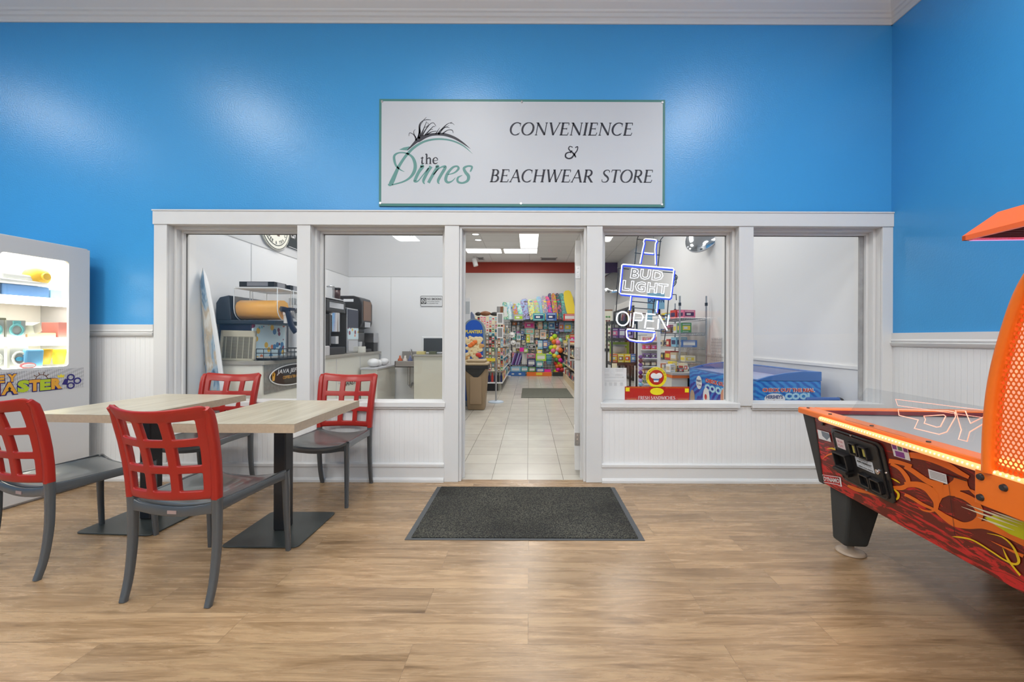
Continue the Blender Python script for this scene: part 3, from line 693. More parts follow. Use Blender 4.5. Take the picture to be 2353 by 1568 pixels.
make_table('oak topped pedestal table on the left, beside the white prize machine', -2.52, 2.79, radians(-3.5), .655, .86, 0.02, -.02, .49, .49)
make_table('oak topped pedestal table on the right, between the near chair and the wall chair', -1.50, 2.525, 0, .62, .81, -.035, .09, .44, .48)
# ================================================================= key prize machine
RK = atan2(-.129, 1.0)
km = thing('prize_machine', 'tall white prize vending machine with lit display window at the left edge', 'vending machine', (-3.556, 3.38, 0), RK)
Mk = Matrix.Translation((-3.556, 3.38, 0)) @ Matrix.Rotation(RK, 4, 'Z'); Mki = Mk.inverted()
def kp(u, v, off=0.0):
    """pixel ray onto the machine front plane, local coordinates"""
    d = Vector(((u - CXV) / F, 1, -(v - CYV) / F)); o = Vector((0, 0, HC))
    p0 = Mk @ Vector((off, 0, 0)); nn = Mk.to_3x3() @ Vector((1, 0, 0))
    t = (p0 - o).dot(nn) / d.dot(nn); return Mki @ (o + d * t)
M_kw = mat('machine_white', (0.60, 0.60, 0.60, 1), 0.35)
M_kin = mat('machine_lining', (0.85, 0.84, 0.78, 1), 0.4)
wy0, wy1, wz0, wz1 = -.525, -.138, .972, 1.785
b = MB(); W_, D_, H_ = .67, .80, 1.91
b.box((-D_, -W_, 0), (-.45, 0, H_)); b.box((-.45, -W_, 0), (-.02, -W_ + .02, H_)); b.box((-.45, -.02, 0), (-.02, 0, H_))
b.box((-.45, -W_, 0), (-.02, 0, .93)); b.box((-.45, -W_, H_ - .06), (-.02, 0, H_))
b.build('cabinet_body', M_kw, km, bevel=.004)
# door with a rounded window hole
b = MB(); inner = rrect(wy0, wz0, wy1, wz1, .025, 5); outer = []
for i, p in enumerate(inner):
    outer.append(p)
rect = [(-.001, H_ - .012), (-W_ + .001, H_ - .012), (-W_ + .001, .02), (-.001, .02)]
def ringface(mb, x, flip):
    n = len(inner); q = n // 4; vs = [(x, p[0], p[1]) for p in inner] + [(x, *r) for r in rect]; fs = []
    for c in range(4):
        for i in range(q - 1): fs.append((c * q + i, c * q + i + 1, n + c))
        fs.append((c * q + q - 1, ((c + 1) * q) % n, n + (c + 1) % 4, n + c))
    if flip: fs = [tuple(reversed(f)) for f in fs]
    mb.add(vs, fs)
ringface(b, 0, False); ringface(b, -.02, True)
n_ = len(inner); b.add([(0, *p) for p in inner] + [(-.02, *p) for p in inner], [(i, (i + 1) % n_, n_ + (i + 1) % n_, n_ + i) for i in range(n_)])
b.add([(0, *p) for p in rect] + [(-.02, *p) for p in rect], [(i, (i + 1) % 4, 4 + (i + 1) % 4, 4 + i) for i in range(4)])
b.build('cabinet_door', M_kw, km)
MB().box((-.012, wy0 - .01, wz0 - .01), (-.008, wy1 + .01, wz1 + .01)).build('display_pane', M_acryl, km)
b = MB(); b.box((-.449, -W_ + .021, .931), (-.44, -.021, H_ - .061)); b.build('display_back', M_kin, km)
M_led = mat('display_led', (1, 1, 1, 1), 0.5, emit=(1, 0.97, 0.84, 1), es=8)
for z in (1.455, 1.155, .945):
    b = MB(); b.box((-.44, -W_ + .021, z), (-.06, -.021, z + .012)); sh = b.build('display_shelf', M_kin, km)
    b = MB(); b.box((-.075, -W_ + .03, z + .012 if z < 1 else z - .022), (-.06, -.03, z + .03 if z < 1 else z + .04)); b.build('shelf_light', M_led, sh)
MB().box((-.40, -W_ + .03, H_ - .07), (-.05, -.03, H_ - .062)).build('ceiling_light_panel', M_led, km)
for z_ in (1.44, 1.14):
    l_ = area(*(Mk @ Vector((-.18, -.33, z_))), .2, .5, 1.6, (1, .97, .85)); l_.rotation_euler = (0, 0, RK); l_.name = 'shelf_lamp'
# label strip
M_dia = mat('diamond_plate_print', (0.45, 0.45, 0.46, 1), 0.35)
tc = N(M_dia, 'ShaderNodeTexCoord'); mp = N(M_dia, 'ShaderNodeMapping'); mp.inputs['Scale'].default_value = (1, 110, 45); mp.inputs['Rotation'].default_value = (.6, 0, 0); L(M_dia, tc.outputs['Object'], mp.inputs[0])
vr = N(M_dia, 'ShaderNodeTexChecker'); vr.inputs['Scale'].default_value = 1; vr.inputs['Color1'].default_value = (.40, .40, .41, 1); vr.inputs['Color2'].default_value = (.55, .55, .56, 1); L(M_dia, mp.outputs[0], vr.inputs[0]); L(M_dia, vr.outputs[0], BS(M_dia).inputs['Base Color'])
MB().box((0, -.63, .80), (.002, -.041, .955)).build('name_strip', M_dia, km)
kpl = lambda u, v: (.0045, u, v)
kpl0 = lambda u, v: (.0030, u, v)
kpl2 = lambda u, v: (.0060, u, v)
M_ky = mat('gold_print', rgb(222, 160, 50), 0.45); M_kg = mat('lime_print', rgb(176, 196, 40), 0.45); M_kn = mat('navy_print', rgb(32, 24, 110), 0.45); M_kr = mat('dark_red_print', rgb(140, 24, 30), 0.5); M_kb = mat('brown_print', rgb(105, 64, 40), 0.5)
b = MB()
def ktext(s, u0, u1, v0, v1, m, off=.06):
    a = kp(u0, v1); c = kp(u1, v0); aa = kp(u0, v0); cc = kp(u1, v1)
    z0 = (a.z + cc.z) / 2; z1 = (aa.z + c.z) / 2
    text(b, s, (a.y - .004, z0 - .006, c.y + .004, z1 + .004), kpl0, 2, off=off + .07)
    text(b, s, (a.y, z0, c.y, z1), kpl, m, off=off)
ktext('A', 2, 40, 883, 911, 0, .03); ktext('S', 39, 67, 878, 906, 1); ktext('T', 66, 92, 877, 903, 0); ktext('E', 91, 116, 876, 901, 1); ktext('R', 117, 142, 873, 898, 0)
ktext('M', -48, 0, 886, 916, 3); ktext('Y', 16, 38, 864, 882, 0); ktext('E', -12, 10, 867, 885, 0); ktext('K', -36, -14, 870, 888, 0)
c_ = kp(21, 900); b.add([kpl2(c_.y + .008 * cos(a * pi / 6), c_.z + .007 + .008 * sin(a * pi / 6)) for a in range(12)], [tuple(range(12))], 4); poly(b, [(c_.y - .009, c_.z - .012), (c_.y + .009, c_.z - .012), (c_.y + .003, c_.z + .004), (c_.y - .003, c_.z + .004)], kpl2, 4)
for (u, v) in ((162, 871), (177, 879), (162, 890)):
    c_ = kp(u, v); brush(b, [(c_.y + .021 * cos(t * pi / 6), c_.z + .021 * sin(t * pi / 6), .010) for t in range(12)], kpl, 2, 2, True)
c_ = kp(150, 881); poly(b, [(c_.y - .022, c_.z - .02), (c_.y + .012, c_.z - .026), (c_.y + .018, c_.z + .018), (c_.y - .004, c_.z + .022)], kpl0, 2)
c_ = kp(140, 868); poly(b, [(c_.y - .02, c_.z - .01), (c_.y + .016, c_.z - .012), (c_.y + .02, c_.z + .012), (c_.y + .008, c_.z + .002), (c_.y - .001, c_.z + .016), (c_.y - .01, c_.z + .002), (c_.y - .024, c_.z + .01)], kpl, 5)
c_ = kp(95, 876); brush(b, [(c_.y + .034 * cos(t * pi / 8), c_.z + .034 * sin(t * pi / 8), .005) for t in range(0, 9)], kpl0, 6, 2)
for t in range(0, 6): a = pi * (t + .1) / 5.2; brush(b, [(c_.y + .034 * cos(a), c_.z + .034 * sin(a), .004), (c_.y + .055 * cos(a), c_.z + .055 * sin(a), .005)], kpl0, 6, 1)
b.build('name_lettering', [M_ky, M_kg, M_kn, M_kr, M_dark, mat('crown_yellow_print', rgb(235, 215, 50), .5), M_kb], km)
# prizes resting inside the machine
def kw(x, y, z): return Mk @ Vector((x, y, z))
G = 'prizes in the lit machine window'
def kbox(nm, lab, cat, x, y, z, dx, dy, dz, m, rz=0, ry=0, bev=.004, extra=None):
    t = MB().box((-dx / 2, -dy / 2, 0), (dx / 2, dy / 2, dz)).build(nm, m, bevel=bev)
    t.location = kw(x, y, z); t.rotation_euler = (ry, 0, RK + rz); tag(t, lab, cat, G); return t
o = MB().ball((0, 0, .07), .072, 10, sc=(1, 1.05, .95)).cyl((.02, .0, .07), (.08, .0, .07), .035, .026, 14).build('toy_ball', mat('yellow_toy', rgb(240, 190, 50), .4)); o.location = kw(-.15, -.235, 1.585); tag(o, 'round yellow plastic toy on top of the bag in the machine', 'toy', G)
o = kbox('prize_bag', 'dark blue checked bag on the top display shelf of the machine', 'bag', -.2, -.29, 1.468, .10, .27, .115, mat('blue_check_fabric', rgb(90, 130, 180), .7), 0, 0, .012)
kbox('prize_box', 'light blue boxed prize beside the checked bag, by the window edge', 'box', -.2, -.105, 1.468, .07, .07, .10, mat('pale_blue_card', rgb(160, 205, 225), .5))
kbox('prize_box', 'grey speaker shaped prize on the top display shelf, left of the bag', 'box', -.2, -.49, 1.468, .12, .10, .17, mat('grey_card', rgb(120, 122, 118), .5))
o = MB().box((-.12, -.15, 0), (.12, .15, .03)).box((-.1, -.12, .03), (.1, .12, .07)).build('toy_drone', mat('white_toy', rgb(240, 240, 235), .4), bevel=.01); o.location = kw(-.2, -.36, 1.584); tag(o, 'white game gadget lying on top of the checked bag in the machine', 'toy', G)
for (y, lab) in ((-.50, 'pale teal ringed headphone pack, the left one on the middle machine shelf'), (-.385, 'pale teal ringed headphone pack, the right one on the middle machine shelf')):
    o = MB().box((-.01, -.05, 0), (.01, .05, .15), 0).tube([(.014, .034 * cos(a * pi / 6), .08 + .04 * sin(a * pi / 6)) for a in range(12)], .008, 6, 1, True).box((.008, -.02, .12), (.018, .02, .145), 1).build('headphone_pack', [mat('clear_card', rgb(170, 172, 165), .3), mat('teal_toy', rgb(120, 195, 195), .4)])
    o.location = kw(-.10, y, 1.167); o.rotation_euler = (0, 0, RK); tag(o, lab, 'headphones', G)
kbox('prize_box', 'grey cube box tilted on the stack on the middle machine shelf', 'box', -.13, -.275, 1.23, .08, .08, .07, mat('beige_card', rgb(190, 188, 170), .5), .5, .35)
kbox('prize_box', 'pale orange boxed prize lying below the grey cube on the middle machine shelf', 'box', -.18, -.22, 1.170, .14, .16, .060, mat('peach_card', rgb(235, 190, 150), .5), -.1)
kbox('prize_box', 'dusty red upright boxed prize at the right end of the middle machine shelf', 'box', -.18, -.10, 1.168, .16, .07, .145, mat('dusty_red_card', rgb(190, 120, 110), .5))
kbox('prize_box', 'black upright gadget box behind the headphone packs in the machine', 'box', -.3, -.44, 1.168, .1, .2, .17, mat('dark_card', rgb(70, 72, 55), .5))
for (y, lab) in ((-.50, 'white ringed headphone pack at the left of the bottom machine shelf'), (-.37, 'white ringed headphone pack with a blue centre on the bottom machine shelf')):
    o = MB().box((-.01, -.05, 0), (.01, .05, .17), 0).tube([(.014, .036 * cos(a * pi / 6), .085 + .045 * sin(a * pi / 6)) for a in range(12)], .008, 6, 1, True).ball((.012, 0, .08), .02, 6, 2 if y > -.45 else 0, sc=(.4, 1.1, .8)).build('headphone_pack', [mat('clear_card', (.5, .5, .5, 1), .3), mat('cream_toy', rgb(235, 238, 225), .4), mat('aqua_toy', rgb(80, 180, 215), .4)])
    o.location = kw(-.10, y, .958); o.rotation_euler = (0, 0, RK); tag(o, lab, 'headphones', G)
o = MB().lathe([(.001, 0), (.035, 0), (.05, .10), (.053, .105), (.053, .115)], n=20).build('toy_bucket', mat('amber_toy', rgb(240, 185, 40), .4)); o.location = kw(-.12, -.215, .99); tag(o, 'yellow toy bucket on the bottom machine shelf', 'bucket', G)
o = MB().lathe([(.001, 0), (.03, 0), (.042, .09), (.045, .095), (.045, .115)], n=20).build('toy_cup', mat('lime_toy', rgb(205, 220, 70), .4)); o.location = kw(-.14, -.105, .985); tag(o, 'lime green toy cup at the right end of the bottom machine shelf', 'cup', G)
o = MB().box((-.02, -.055, 0), (.02, .055, .15)).build('prize_bag', mat('sky_blue_foil', rgb(120, 190, 230), .4), bevel=.012); o.location = kw(-.1, -.295, .958); o.rotation_euler = (0, .1, RK); tag(o, 'light blue foil candy bag on the bottom machine shelf', 'bag', G)
o = MB().ball((0, 0, .03), .03, 8, sc=(.4, 1.6, .8)).ball((.006, 0, .03), .024, 8, 1, sc=(.4, 1.6, .6)).build('candy_pack', [mat('pink_foil', rgb(225, 130, 130), .4), mat('white_foil', rgb(240, 235, 235), .4)]); o.location = kw(-.06, -.34, .958); o.rotation_euler = (0, 0, RK); tag(o, 'oval red and white candy pack in front of the blue foil bag', 'candy', G)
# ================================================================= air hockey table
RA = radians(-4.5)
ah = thing('air_hockey_table', 'orange and red flame printed air hockey table cut by the right edge of the photo', 'air hockey table', (1.607, 2.48, 0), RA)
Ma = Matrix.Translation((1.607, 2.48, 0)) @ Matrix.Rotation(RA, 4, 'Z'); Mai = Ma.inverted()
M_or = mat('orange_powdercoat', rgb(244, 118, 28, .95), 0.3)
M_orl = mat('orange_led_tube', (1, .5, .15, 1), 0.5, emit=(1, 0.32, 0.13, 1), es=1.1)
M_ledd = mat('led_dots', (1, .8, .4, 1), 0.5, emit=(1, 0.60, 0.36, 1), es=1.35)
M_field = mat('play_field', (.42, .39, .36, 1), 0.3)
M_rwall = mat('inner_rail_red', rgb(120, 38, 50), 0.4)
M_art = mat('side_art', (0.1, 0.01, 0.01, 1), 0.35)
def art(m):
    tc = N(m, 'ShaderNodeTexCoord'); mp = N(m, 'ShaderNodeMapping'); mp.inputs['Scale'].default_value = (3, 3.2, 17); mp.inputs['Rotation'].default_value = (radians(-9), 0, 0); L(m, tc.outputs['Object'], mp.inputs[0])
    n = N(m, 'ShaderNodeTexNoise'); n.inputs['Scale'].default_value = 2.2; n.inputs['Detail'].default_value = 6; n.inputs['Roughness'].default_value = .62; n.inputs['Distortion'].default_value = 1.2; L(m, mp.outputs[0], n.inputs['Vector'])
    sp = N(m, 'ShaderNodeSeparateXYZ'); L(m, tc.outputs['Object'], sp.inputs[0])
    g = N(m, 'ShaderNodeMapRange'); g.inputs['From Min'].default_value = .78; g.inputs['From Max'].default_value = .40; g.inputs['To Min'].default_value = -.07; g.inputs['To Max'].default_value = .075; L(m, sp.outputs['Z'], g.inputs['Value'])
    g2 = N(m, 'ShaderNodeMapRange'); g2.inputs['From Min'].default_value = -.35; g2.inputs['From Max'].default_value = 0; g2.inputs['To Min'].default_value = 0; g2.inputs['To Max'].default_value = .07; L(m, sp.outputs['Y'], g2.inputs['Value'])
    a = N(m, 'ShaderNodeMath', operation='ADD'); L(m, n.outputs['Fac'], a.inputs[0]); L(m, g.outputs[0], a.inputs[1])
    a2 = N(m, 'ShaderNodeMath', operation='ADD'); L(m, a.outputs[0], a2.inputs[0]); L(m, g2.outputs[0], a2.inputs[1])
    r = N(m, 'ShaderNodeValToRGB'); r.color_ramp.interpolation = 'CONSTANT'; e = r.color_ramp.elements
    e[0].position = 0; e[0].color = rgb(122, 22, 18); e[1].position = .575; e[1].color = rgb(170, 30, 28); x = e.new(.62); x.color = rgb(205, 34, 38); x = e.new(.36); x.color = rgb(104, 22, 18)
    L(m, a2.outputs[0], r.inputs[0]); L(m, r.outputs[0], BS(m).inputs['Base Color'])
art(M_art)
LT, WT = 2.35, 1.26; ZR = .80
XB, ZB = .112, .365
PA, PB = Vector((.018, 0, .765)), Vector((XB, 0, ZB))          # cross section of the side panel
pn = Vector((-(PA.z - PB.z), 0, -(PB.x - PA.x))).normalized()   # outward normal
def ap(u, v, off=0.0):
    d = Vector(((u - CXV) / F, 1, -(v - CYV) / F)); o = Vector((0, 0, HC)); p0 = Ma @ (PA + pn * off); nn = Ma.to_3x3() @ pn
    t = (p0 - o).dot(nn) / d.dot(nn); return Mai @ (o + d * t)
# cabinet shell
b = MB()
def shell(y0, y1, x0, x1, m, cap0=True):
    q = [(PA.x, .765), (x1, .765), (x1 - XB + PA.x, ZB), (PB.x, ZB)]
    b.prism([(p[0], y0, p[1]) for p in q], (0, 0, 0), (0, y1 - y0, 0), m)
shell(-LT + .1, -.030, 0, WT - .018, 0); b.build('cabinet', M_art, ah)
b = MB(); q = [(PA.x - .006, .775), (WT - .012, .775), (WT - XB + .006, ZB - .006), (PB.x - .006, ZB - .006)]
vs = [(q[0][0], -.118, .775), (q[0][0], -.0, .775), (q[1][0], -.0, .775), (q[1][0], -.118, .775), (q[3][0], -.045, ZB - .006), (q[3][0], -.004, ZB - .006), (q[2][0], -.004, ZB - .006), (q[2][0], -.045, ZB - .006)]
b.add(vs, [(0, 3, 2, 1), (4, 5, 6, 7), (0, 1, 5, 4), (1, 2, 6, 5), (2, 3, 7, 6), (3, 0, 4, 7)])
b.build('end_cap', mat('black_textured_plastic', (0.03, .03, .03, 1), .6, bump=.3, bscale=500), ah, bevel=.006)
# rails
b = MB(); rz0, rz1 = .765, ZR
b.box((-.012, -LT, rz0), (.075, 0, rz1)); b.box((WT - .075, -LT, rz0), (WT + .012, 0, rz1)); b.box((.075, -.085, rz0), (WT - .075, 0, rz1)); b.box((.075, -LT, rz0), (WT - .075, -LT + .085, rz1))
b.build('top_rail', M_or, ah, bevel=.008)
b = MB(); b.box((.075, -LT + .085, .766), (.085, -.085, .795)); b.box((WT - .085, -LT + .085, .766), (WT - .075, -.085, .795)); b.box((.085, -.095, .766), (WT - .085, -.085, .795)); b.build('inner_rail', M_rwall, ah)
MB().box((.085, -LT + .085, .766), (WT - .085, -.095, .772)).build('playing_surface', M_field, ah)
b = MB(); b.tube([(-.016, -.23, .772), (-.016, -1.3, .772)], .013, 10); b.build('light_strip', M_orl, ah)
b = MB()
for i in range(58): y = -.25 - i * .018; b.ball((-.0265, y, .776), .0046, 4)
o = b.build('light_strip_diode', M_ledd, ah); o['kind'] = 'stuff'
for y in (-.05, -.25, -.55, -.85): b = MB(); b.cyl((.02, y, ZR), (.02, y, ZR + .004), .008, n=10); b.build('rail_bolt', M_blackm, ah)
b = MB(); b.cyl((PA.x - .004, -.19, .735), (PA.x + .02, -.19, .735), .007, n=10); b.build('panel_bolt', M_blackm, ah)
# flames: built as thin coloured film on the panel
def C1(u, v): return (1820 + u / 3.336, 880 + v / 3.336)
def C7(u, v): return (2080 + u / 4.75, 1020 + v / 4.75)
FO = [0]
def film(mb, pts, conv, wk, m, n=6, closed=False, off=.002):
    FO[0] += 1; off += FO[0] * .00004; wk *= 1.2 if m == 0 else 1
    for qd in ribbon2d([(*conv(p[0], p[1]), p[2] * wk) for p in pts], n, closed): mb.add([ap(a, c, off) for a, c in qd], [(0, 1, 2, 3)], m)
def filmp(mb, pts, conv, m, off=.002):
    FO[0] += 1; off += FO[0] * .00004
    p = [ap(*conv(u, v), off) for u, v in pts]; mb.add(p, [tuple(range(len(p)))], m)
M_fo = mat('flame_orange_print', rgb(236, 112, 26), .35); M_fy = mat('flame_yellow_print', rgb(238, 196, 20), .35); M_fw = mat('flame_pale_print', rgb(232, 222, 190), .35); M_fa = mat('flame_acid_print', rgb(205, 205, 10), .35)
b = MB(); k1 = 1 / 3.336; k7 = 1 / 4.75
film(b, [(0, 110, 50), (80, 112, 52), (200, 130, 56), (330, 165, 60), (480, 230, 56), (600, 300, 44), (700, 352, 30)], C7, k7, 0)
film(b, [(0, 235, 38), (80, 280, 42), (180, 350, 46), (260, 400, 50), (330, 425, 60), (420, 440, 60)], C7, k7, 0)
film(b, [(0, 440, 60), (60, 430, 52), (150, 435, 56), (240, 470, 66), (310, 540, 78), (345, 620, 56), (340, 700, 40)], C7, k7, 0)
filmp(b, [(300, 440), (330, 440), (470, 430), (530, 380), (540, 345), (680, 380), (690, 440), (720, 490), (610, 495), (560, 560), (480, 550), (410, 580), (380, 640), (330, 560)], C7, 0, .0015)
film(b, [(560, 530, 60), (650, 560, 60), (750, 620, 70), (810, 700, 70), (820, 780, 60), (760, 850, 60), (650, 870, 46), (540, 830, 46), (430, 770, 40), (330, 700, 26)], C7, k7, 0)
film(b, [(0, 540, 24), (100, 590, 28), (200, 650, 26), (330, 710, 24), (420, 780, 40), (540, 860, 46), (700, 885, 50), (850, 870, 70), (1000, 900, 90), (1150, 960, 100), (1297, 1040, 90), (1500, 1150, 80), (1750, 1260, 60)], C7, k7, 0)
film(b, [(150, 680, 4), (200, 710, 14), (270, 725, 18), (330, 715, 16)], C7, k7, 0)
film(b, [(700, 480, 10), (800, 540, 46), (950, 620, 64), (1100, 690, 80), (1297, 770, 110), (1550, 860, 120), (1800, 930, 80)], C7, k7, 0)
film(b, [(950, 1050, 3), (1100, 1120, 14), (1297, 1210, 30)], C7, k7, 0)
b.build('flame_print', [M_fo, M_fy, M_fw, M_fa], ah); b = MB()
# loop beside the coin door
film(b, [(760, 612, 18), (830, 650, 22), (885, 720, 30), (890, 765, 26), (850, 795, 30), (770, 795, 20)], C1, k1, 0)
film(b, [(745, 590, 30), (820, 600, 26), (920, 630, 22)], C1, k1, 0, off=.0016)
b.build('flame_print', [M_fo, M_fy, M_fw, M_fa], ah); b = MB(); film(b, [(235, 580, 3), (280, 545, 10), (345, 530, 14)], C1, k1, 0); b.build('flame_print', [M_fo, M_fy, M_fw, M_fa], ah); b = MB(); film(b, [(430, 780, 14), (500, 810, 24), (600, 840, 12), (690, 870, 6)], C1, k1, 0)
for st in ([(270, 500, 3), (310, 495, 12), (345, 512, 10)], [(835, 455, 14), (865, 432, 16), (905, 428, 6)], [(765, 722, 3), (800, 740, 12), (832, 760, 4)], [(785, 808, 8), (818, 840, 18), (815, 875, 18), (790, 892, 6)]): b.build('flame_print', [M_fo, M_fy, M_fw, M_fa], ah); b = MB(); film(b, st, C1, k1, 1)
b.build('flame_print', [M_fo, M_fy, M_fw, M_fa], ah); b = MB()
film(b, [(515, 1000, 2), (600, 1005, 16), (750, 1040, 16), (950, 1160, 16), (1080, 1245, 16), (1190, 1295, 22), (1245, 1280, 32), (1235, 1210, 30), (1170, 1090, 20), (1060, 1000, 14), (900, 960, 3)], C7, k7, 1, off=.0025)
film(b, [(1070, 1115, 3), (1120, 1230, 22), (1190, 1330, 20), (1265, 1420, 22)], C7, k7, 1, off=.0025)
b.build('flame_print', [M_fo, M_fy, M_fw, M_fa], ah); b = MB()
filmp(b, [(870, 790), (1000, 760), (1297, 830), (1560, 900), (1650, 1010), (1560, 1130), (1297, 1030), (1150, 970), (1000, 880)], C7, 3, .0022)
for a, c in (((675, 648), (1280, 865)), ((620, 672), (1240, 890)), ((795, 785), (1200, 930)), ((940, 718), (1297, 840))):
    film(b, [(a[0], a[1], 2), ((a[0] + c[0]) / 2, (a[1] + c[1]) / 2, 20), (c[0], c[1], 2)], C7, k7, 2, 4, off=.0026)
b.build('flame_print', [M_fo, M_fy, M_fw, M_fa], ah)
b = MB(); film(b, [(1205, 770, 2.5), (1230, 970, 2.5), (1255, 1165, 2.5)], C1, k1, 0, 1, off=.003); film(b, [(1170, 690, 6), (1345, 742, 6)], C1, k1, 0, 1, off=.003); b.build('panel_seam', M_dark, ah)
# stickers
b = MB(); filmp(b, [(195, 350), (285, 375), (302, 447), (208, 420)], C1, 0, .003); filmp(b, [(225, 362), (280, 380), (296, 405), (270, 432), (235, 400)], C1, 1, .0034); b.build('sticker', [M_wplastic, mat('grey_print', rgb(120, 132, 142), .4)], ah, lab='torn grey and white sticker')
b = MB(); filmp(b, [(752, 425), (880, 455), (912, 590), (785, 552)], C1, 0, .003)
filmp(b, [(756, 430), (878, 458), (884, 485), (762, 455)], C1, 1, .0034)
for i in range(3): filmp(b, [(768 + i * 42, 464 + i * 11), (800 + i * 42, 472 + i * 11), (806 + i * 42, 505 + i * 11), (775 + i * 42, 496 + i * 11)], C1, 1 if i != 1 else 2, .0034)
filmp(b, [(790, 510), (860, 528), (870, 572), (800, 552)], C1, 1, .0034); b.build('sticker', [M_wplastic, mat('purple_print', rgb(135, 60, 150), .4), mat('green_print', rgb(90, 130, 100), .4)], ah, lab='white and purple card payment sticker')
b = MB(); filmp(b, [(1045, 650), (1185, 692), (1196, 768), (1058, 722)], C1, 0, .003)
for i in range(5): film(b, [(1058 + i * 2, 668 + i * 11, 3), (1178 + i * 2, 704 + i * 11, 3)], C1, k1, 1, 1, off=.0034)
b.build('sticker', [M_wplastic, mat('grey_text', rgb(120, 118, 118), .5)], ah, lab='white notice sticker with small grey lines')
# maker's mark
def adv(o, ex, ez):
    def f(u, v): return o + ex * u + ez * v
    return f
pO = ap(*C1(238, 748), .003); pX = ap(*C1(378, 772), .003) - pO; pZ = ap(*C1(232, 700), .003) - pO
b = MB(); fpl = adv(pO, pX, pZ)
text(b, 'DYNAMO', (.08, .12, .94, .82), fpl, 0, off=.03)
for seg in (((0, -.1), (.80, -.1)), ((0, -.1), (0, 1.05)), ((0, 1.05), (1.0, 1.05)), ((1.0, 1.05), (1.0, .1)), ((1.0, .1), (1.02, -.3)), ((1.02, -.3), (.80, -.1))):
    (u0, v0), (u1, v1) = seg; dx, dz = (u1 - u0), (v1 - v0); l = sqrt((dx * 3.2) ** 2 + dz ** 2); nx, nz = -dz / l * .012 * 1.0, dx * 3.2 / l * .045
    poly(b, [(u0 - nx * 3, v0 - nz), (u1 - nx * 3, v1 - nz), (u1 + nx * 3, v1 + nz), (u0 + nx * 3, v0 + nz)], fpl)
b.build('maker_mark', M_wplastic, ah)
# coin door : local panel frame, ax along -y (to the right in the picture), az up the panel
cO = ap(*C1(350, 700)); cy0 = ap(*C1(328, 400)).y; cy1 = ap(*C1(775, 700)).y
az = (PA - PB).normalized()
def cpt(s, t, d): return Vector((PB.x, 0, PB.z)) + Vector((0, -s, 0)) + az * t + pn * d
def tpar(p): return (p - Vector((PB.x, p.y, PB.z))).dot(az)
tl = ap(*C1(340, 345)); tr_ = ap(*C1(728, 460)); bl = ap(*C1(378, 715)); brr = ap(*C1(775, 905))
s0 = -(tl.y + bl.y) / 2 - .004; s1 = -(tr_.y + brr.y) / 2 + .006; t1 = (tpar(tl) + tpar(tr_)) / 2; t0 = (tpar(bl) + tpar(brr)) / 2
cdn = bpy.data.objects.new('coin_door', None); COL.objects.link(cdn); cdn.parent = ah
WW, HH = s1 - s0, t1 - t0
def cl(a, c, d): return cpt(s0 + a * WW, t0 + c * HH, d)
def cslab(mb, a0, c0, a1, c1, d0, d1, m=0, r=.0):
    if r: pr = [((p[0]) / WW, p[1] / HH) for p in rrect(a0 * WW, c0 * HH, a1 * WW, c1 * HH, r, 5)]
    else: pr = [(a0, c0), (a1, c0), (a1, c1), (a0, c1)]
    n = len(pr); mb.add([cl(a, c, d0) for a, c in pr] + [cl(a, c, d1) for a, c in pr], [tuple(range(n - 1, -1, -1)), tuple(range(n, 2 * n))] + [(i, (i + 1) % n, n + (i + 1) % n, n + i) for i in range(n)], m)
M_cd = mat('coin_door_black', (.010, .010, .011, 1), .42, bump=.08, bscale=500); M_cdg = mat('coin_door_gloss', (.015, .015, .017, 1), .16)
b = MB(); cslab(b, 0, 0, 1, 1, 0, .010, 0, .03); b.build('door_frame', M_cdg, cdn, bevel=.003)
b = MB(); cslab(b, .05, .045, .93, .955, .010, .016, 0, .022); b.build('door_plate', M_cd, cdn, bevel=.003)
b = MB(); q = [cl(p[0] / WW, p[1] / HH, .016) for p in rrect(.06 * WW, .055 * HH, .92 * WW, .945 * HH, .02, 5)]; b.tube(q, .0022, 6, closed=True); b.build('door_bead', M_cdg, cdn)
for a in (.41, .60):
    b = MB()
    for (u0, v0, u1, v1) in ((a, .64, a + .025, .86), (a + .135, .64, a + .16, .86), (a, .64, a + .16, .665), (a, .835, a + .16, .86)): cslab(b, u0, v0, u1, v1, .014, .030)
    b.build('coin_slot', M_cdg, cdn, bevel=.001)
for a in (.41, .60): b = MB(); cslab(b, a + .055, .68, a + .12, .81, .016, .021); b.build('coin_button', mat('yellow_button', rgb(190, 180, 90), .4), cdn)
b = MB()
for (u0, v0, u1, v1, d) in ((.07, .30, .36, .335, .045), (.07, .56, .36, .59, .045), (.33, .30, .36, .59, .045), (.07, .30, .095, .59, .045), (.05, .24, .34, .30, .055), (.05, .17, .30, .24, .04)): cslab(b, u0, v0, u1, v1, .014, d)
b.build('bill_slot', M_cd, cdn, bevel=.002)
for a in (.50, .70):
    b = MB()
    for (u0, v0, u1, v1) in ((a, .13, a + .022, .34), (a + .163, .13, a + .185, .34), (a, .13, a + .185, .155), (a, .315, a + .185, .34)): cslab(b, u0, v0, u1, v1, .014, .034)
    b.build('coin_return', M_cdg, cdn, bevel=.001)
b = MB(); cslab(b, .12, .66, .29, .84, .016, .0175); b.build('price_label', mat('pale_pink_label', rgb(225, 205, 205), .5), cdn)
b = MB(); fpl = lambda u, v: cl(u, v, .0182); text(b, '$1.00', (.15, .765, .26, .81), fpl, 0, off=.02); text(b, 'PLAY', (.15, .69, .26, .735), fpl, 0, off=.02); b.build('price_text', mat('red_text', rgb(190, 110, 115), .5), cdn)
b = MB(); cslab(b, .46, .43, .78, .62, .016, .0175); b.build('service_label', mat('pale_label', rgb(205, 210, 215), .5), cdn)
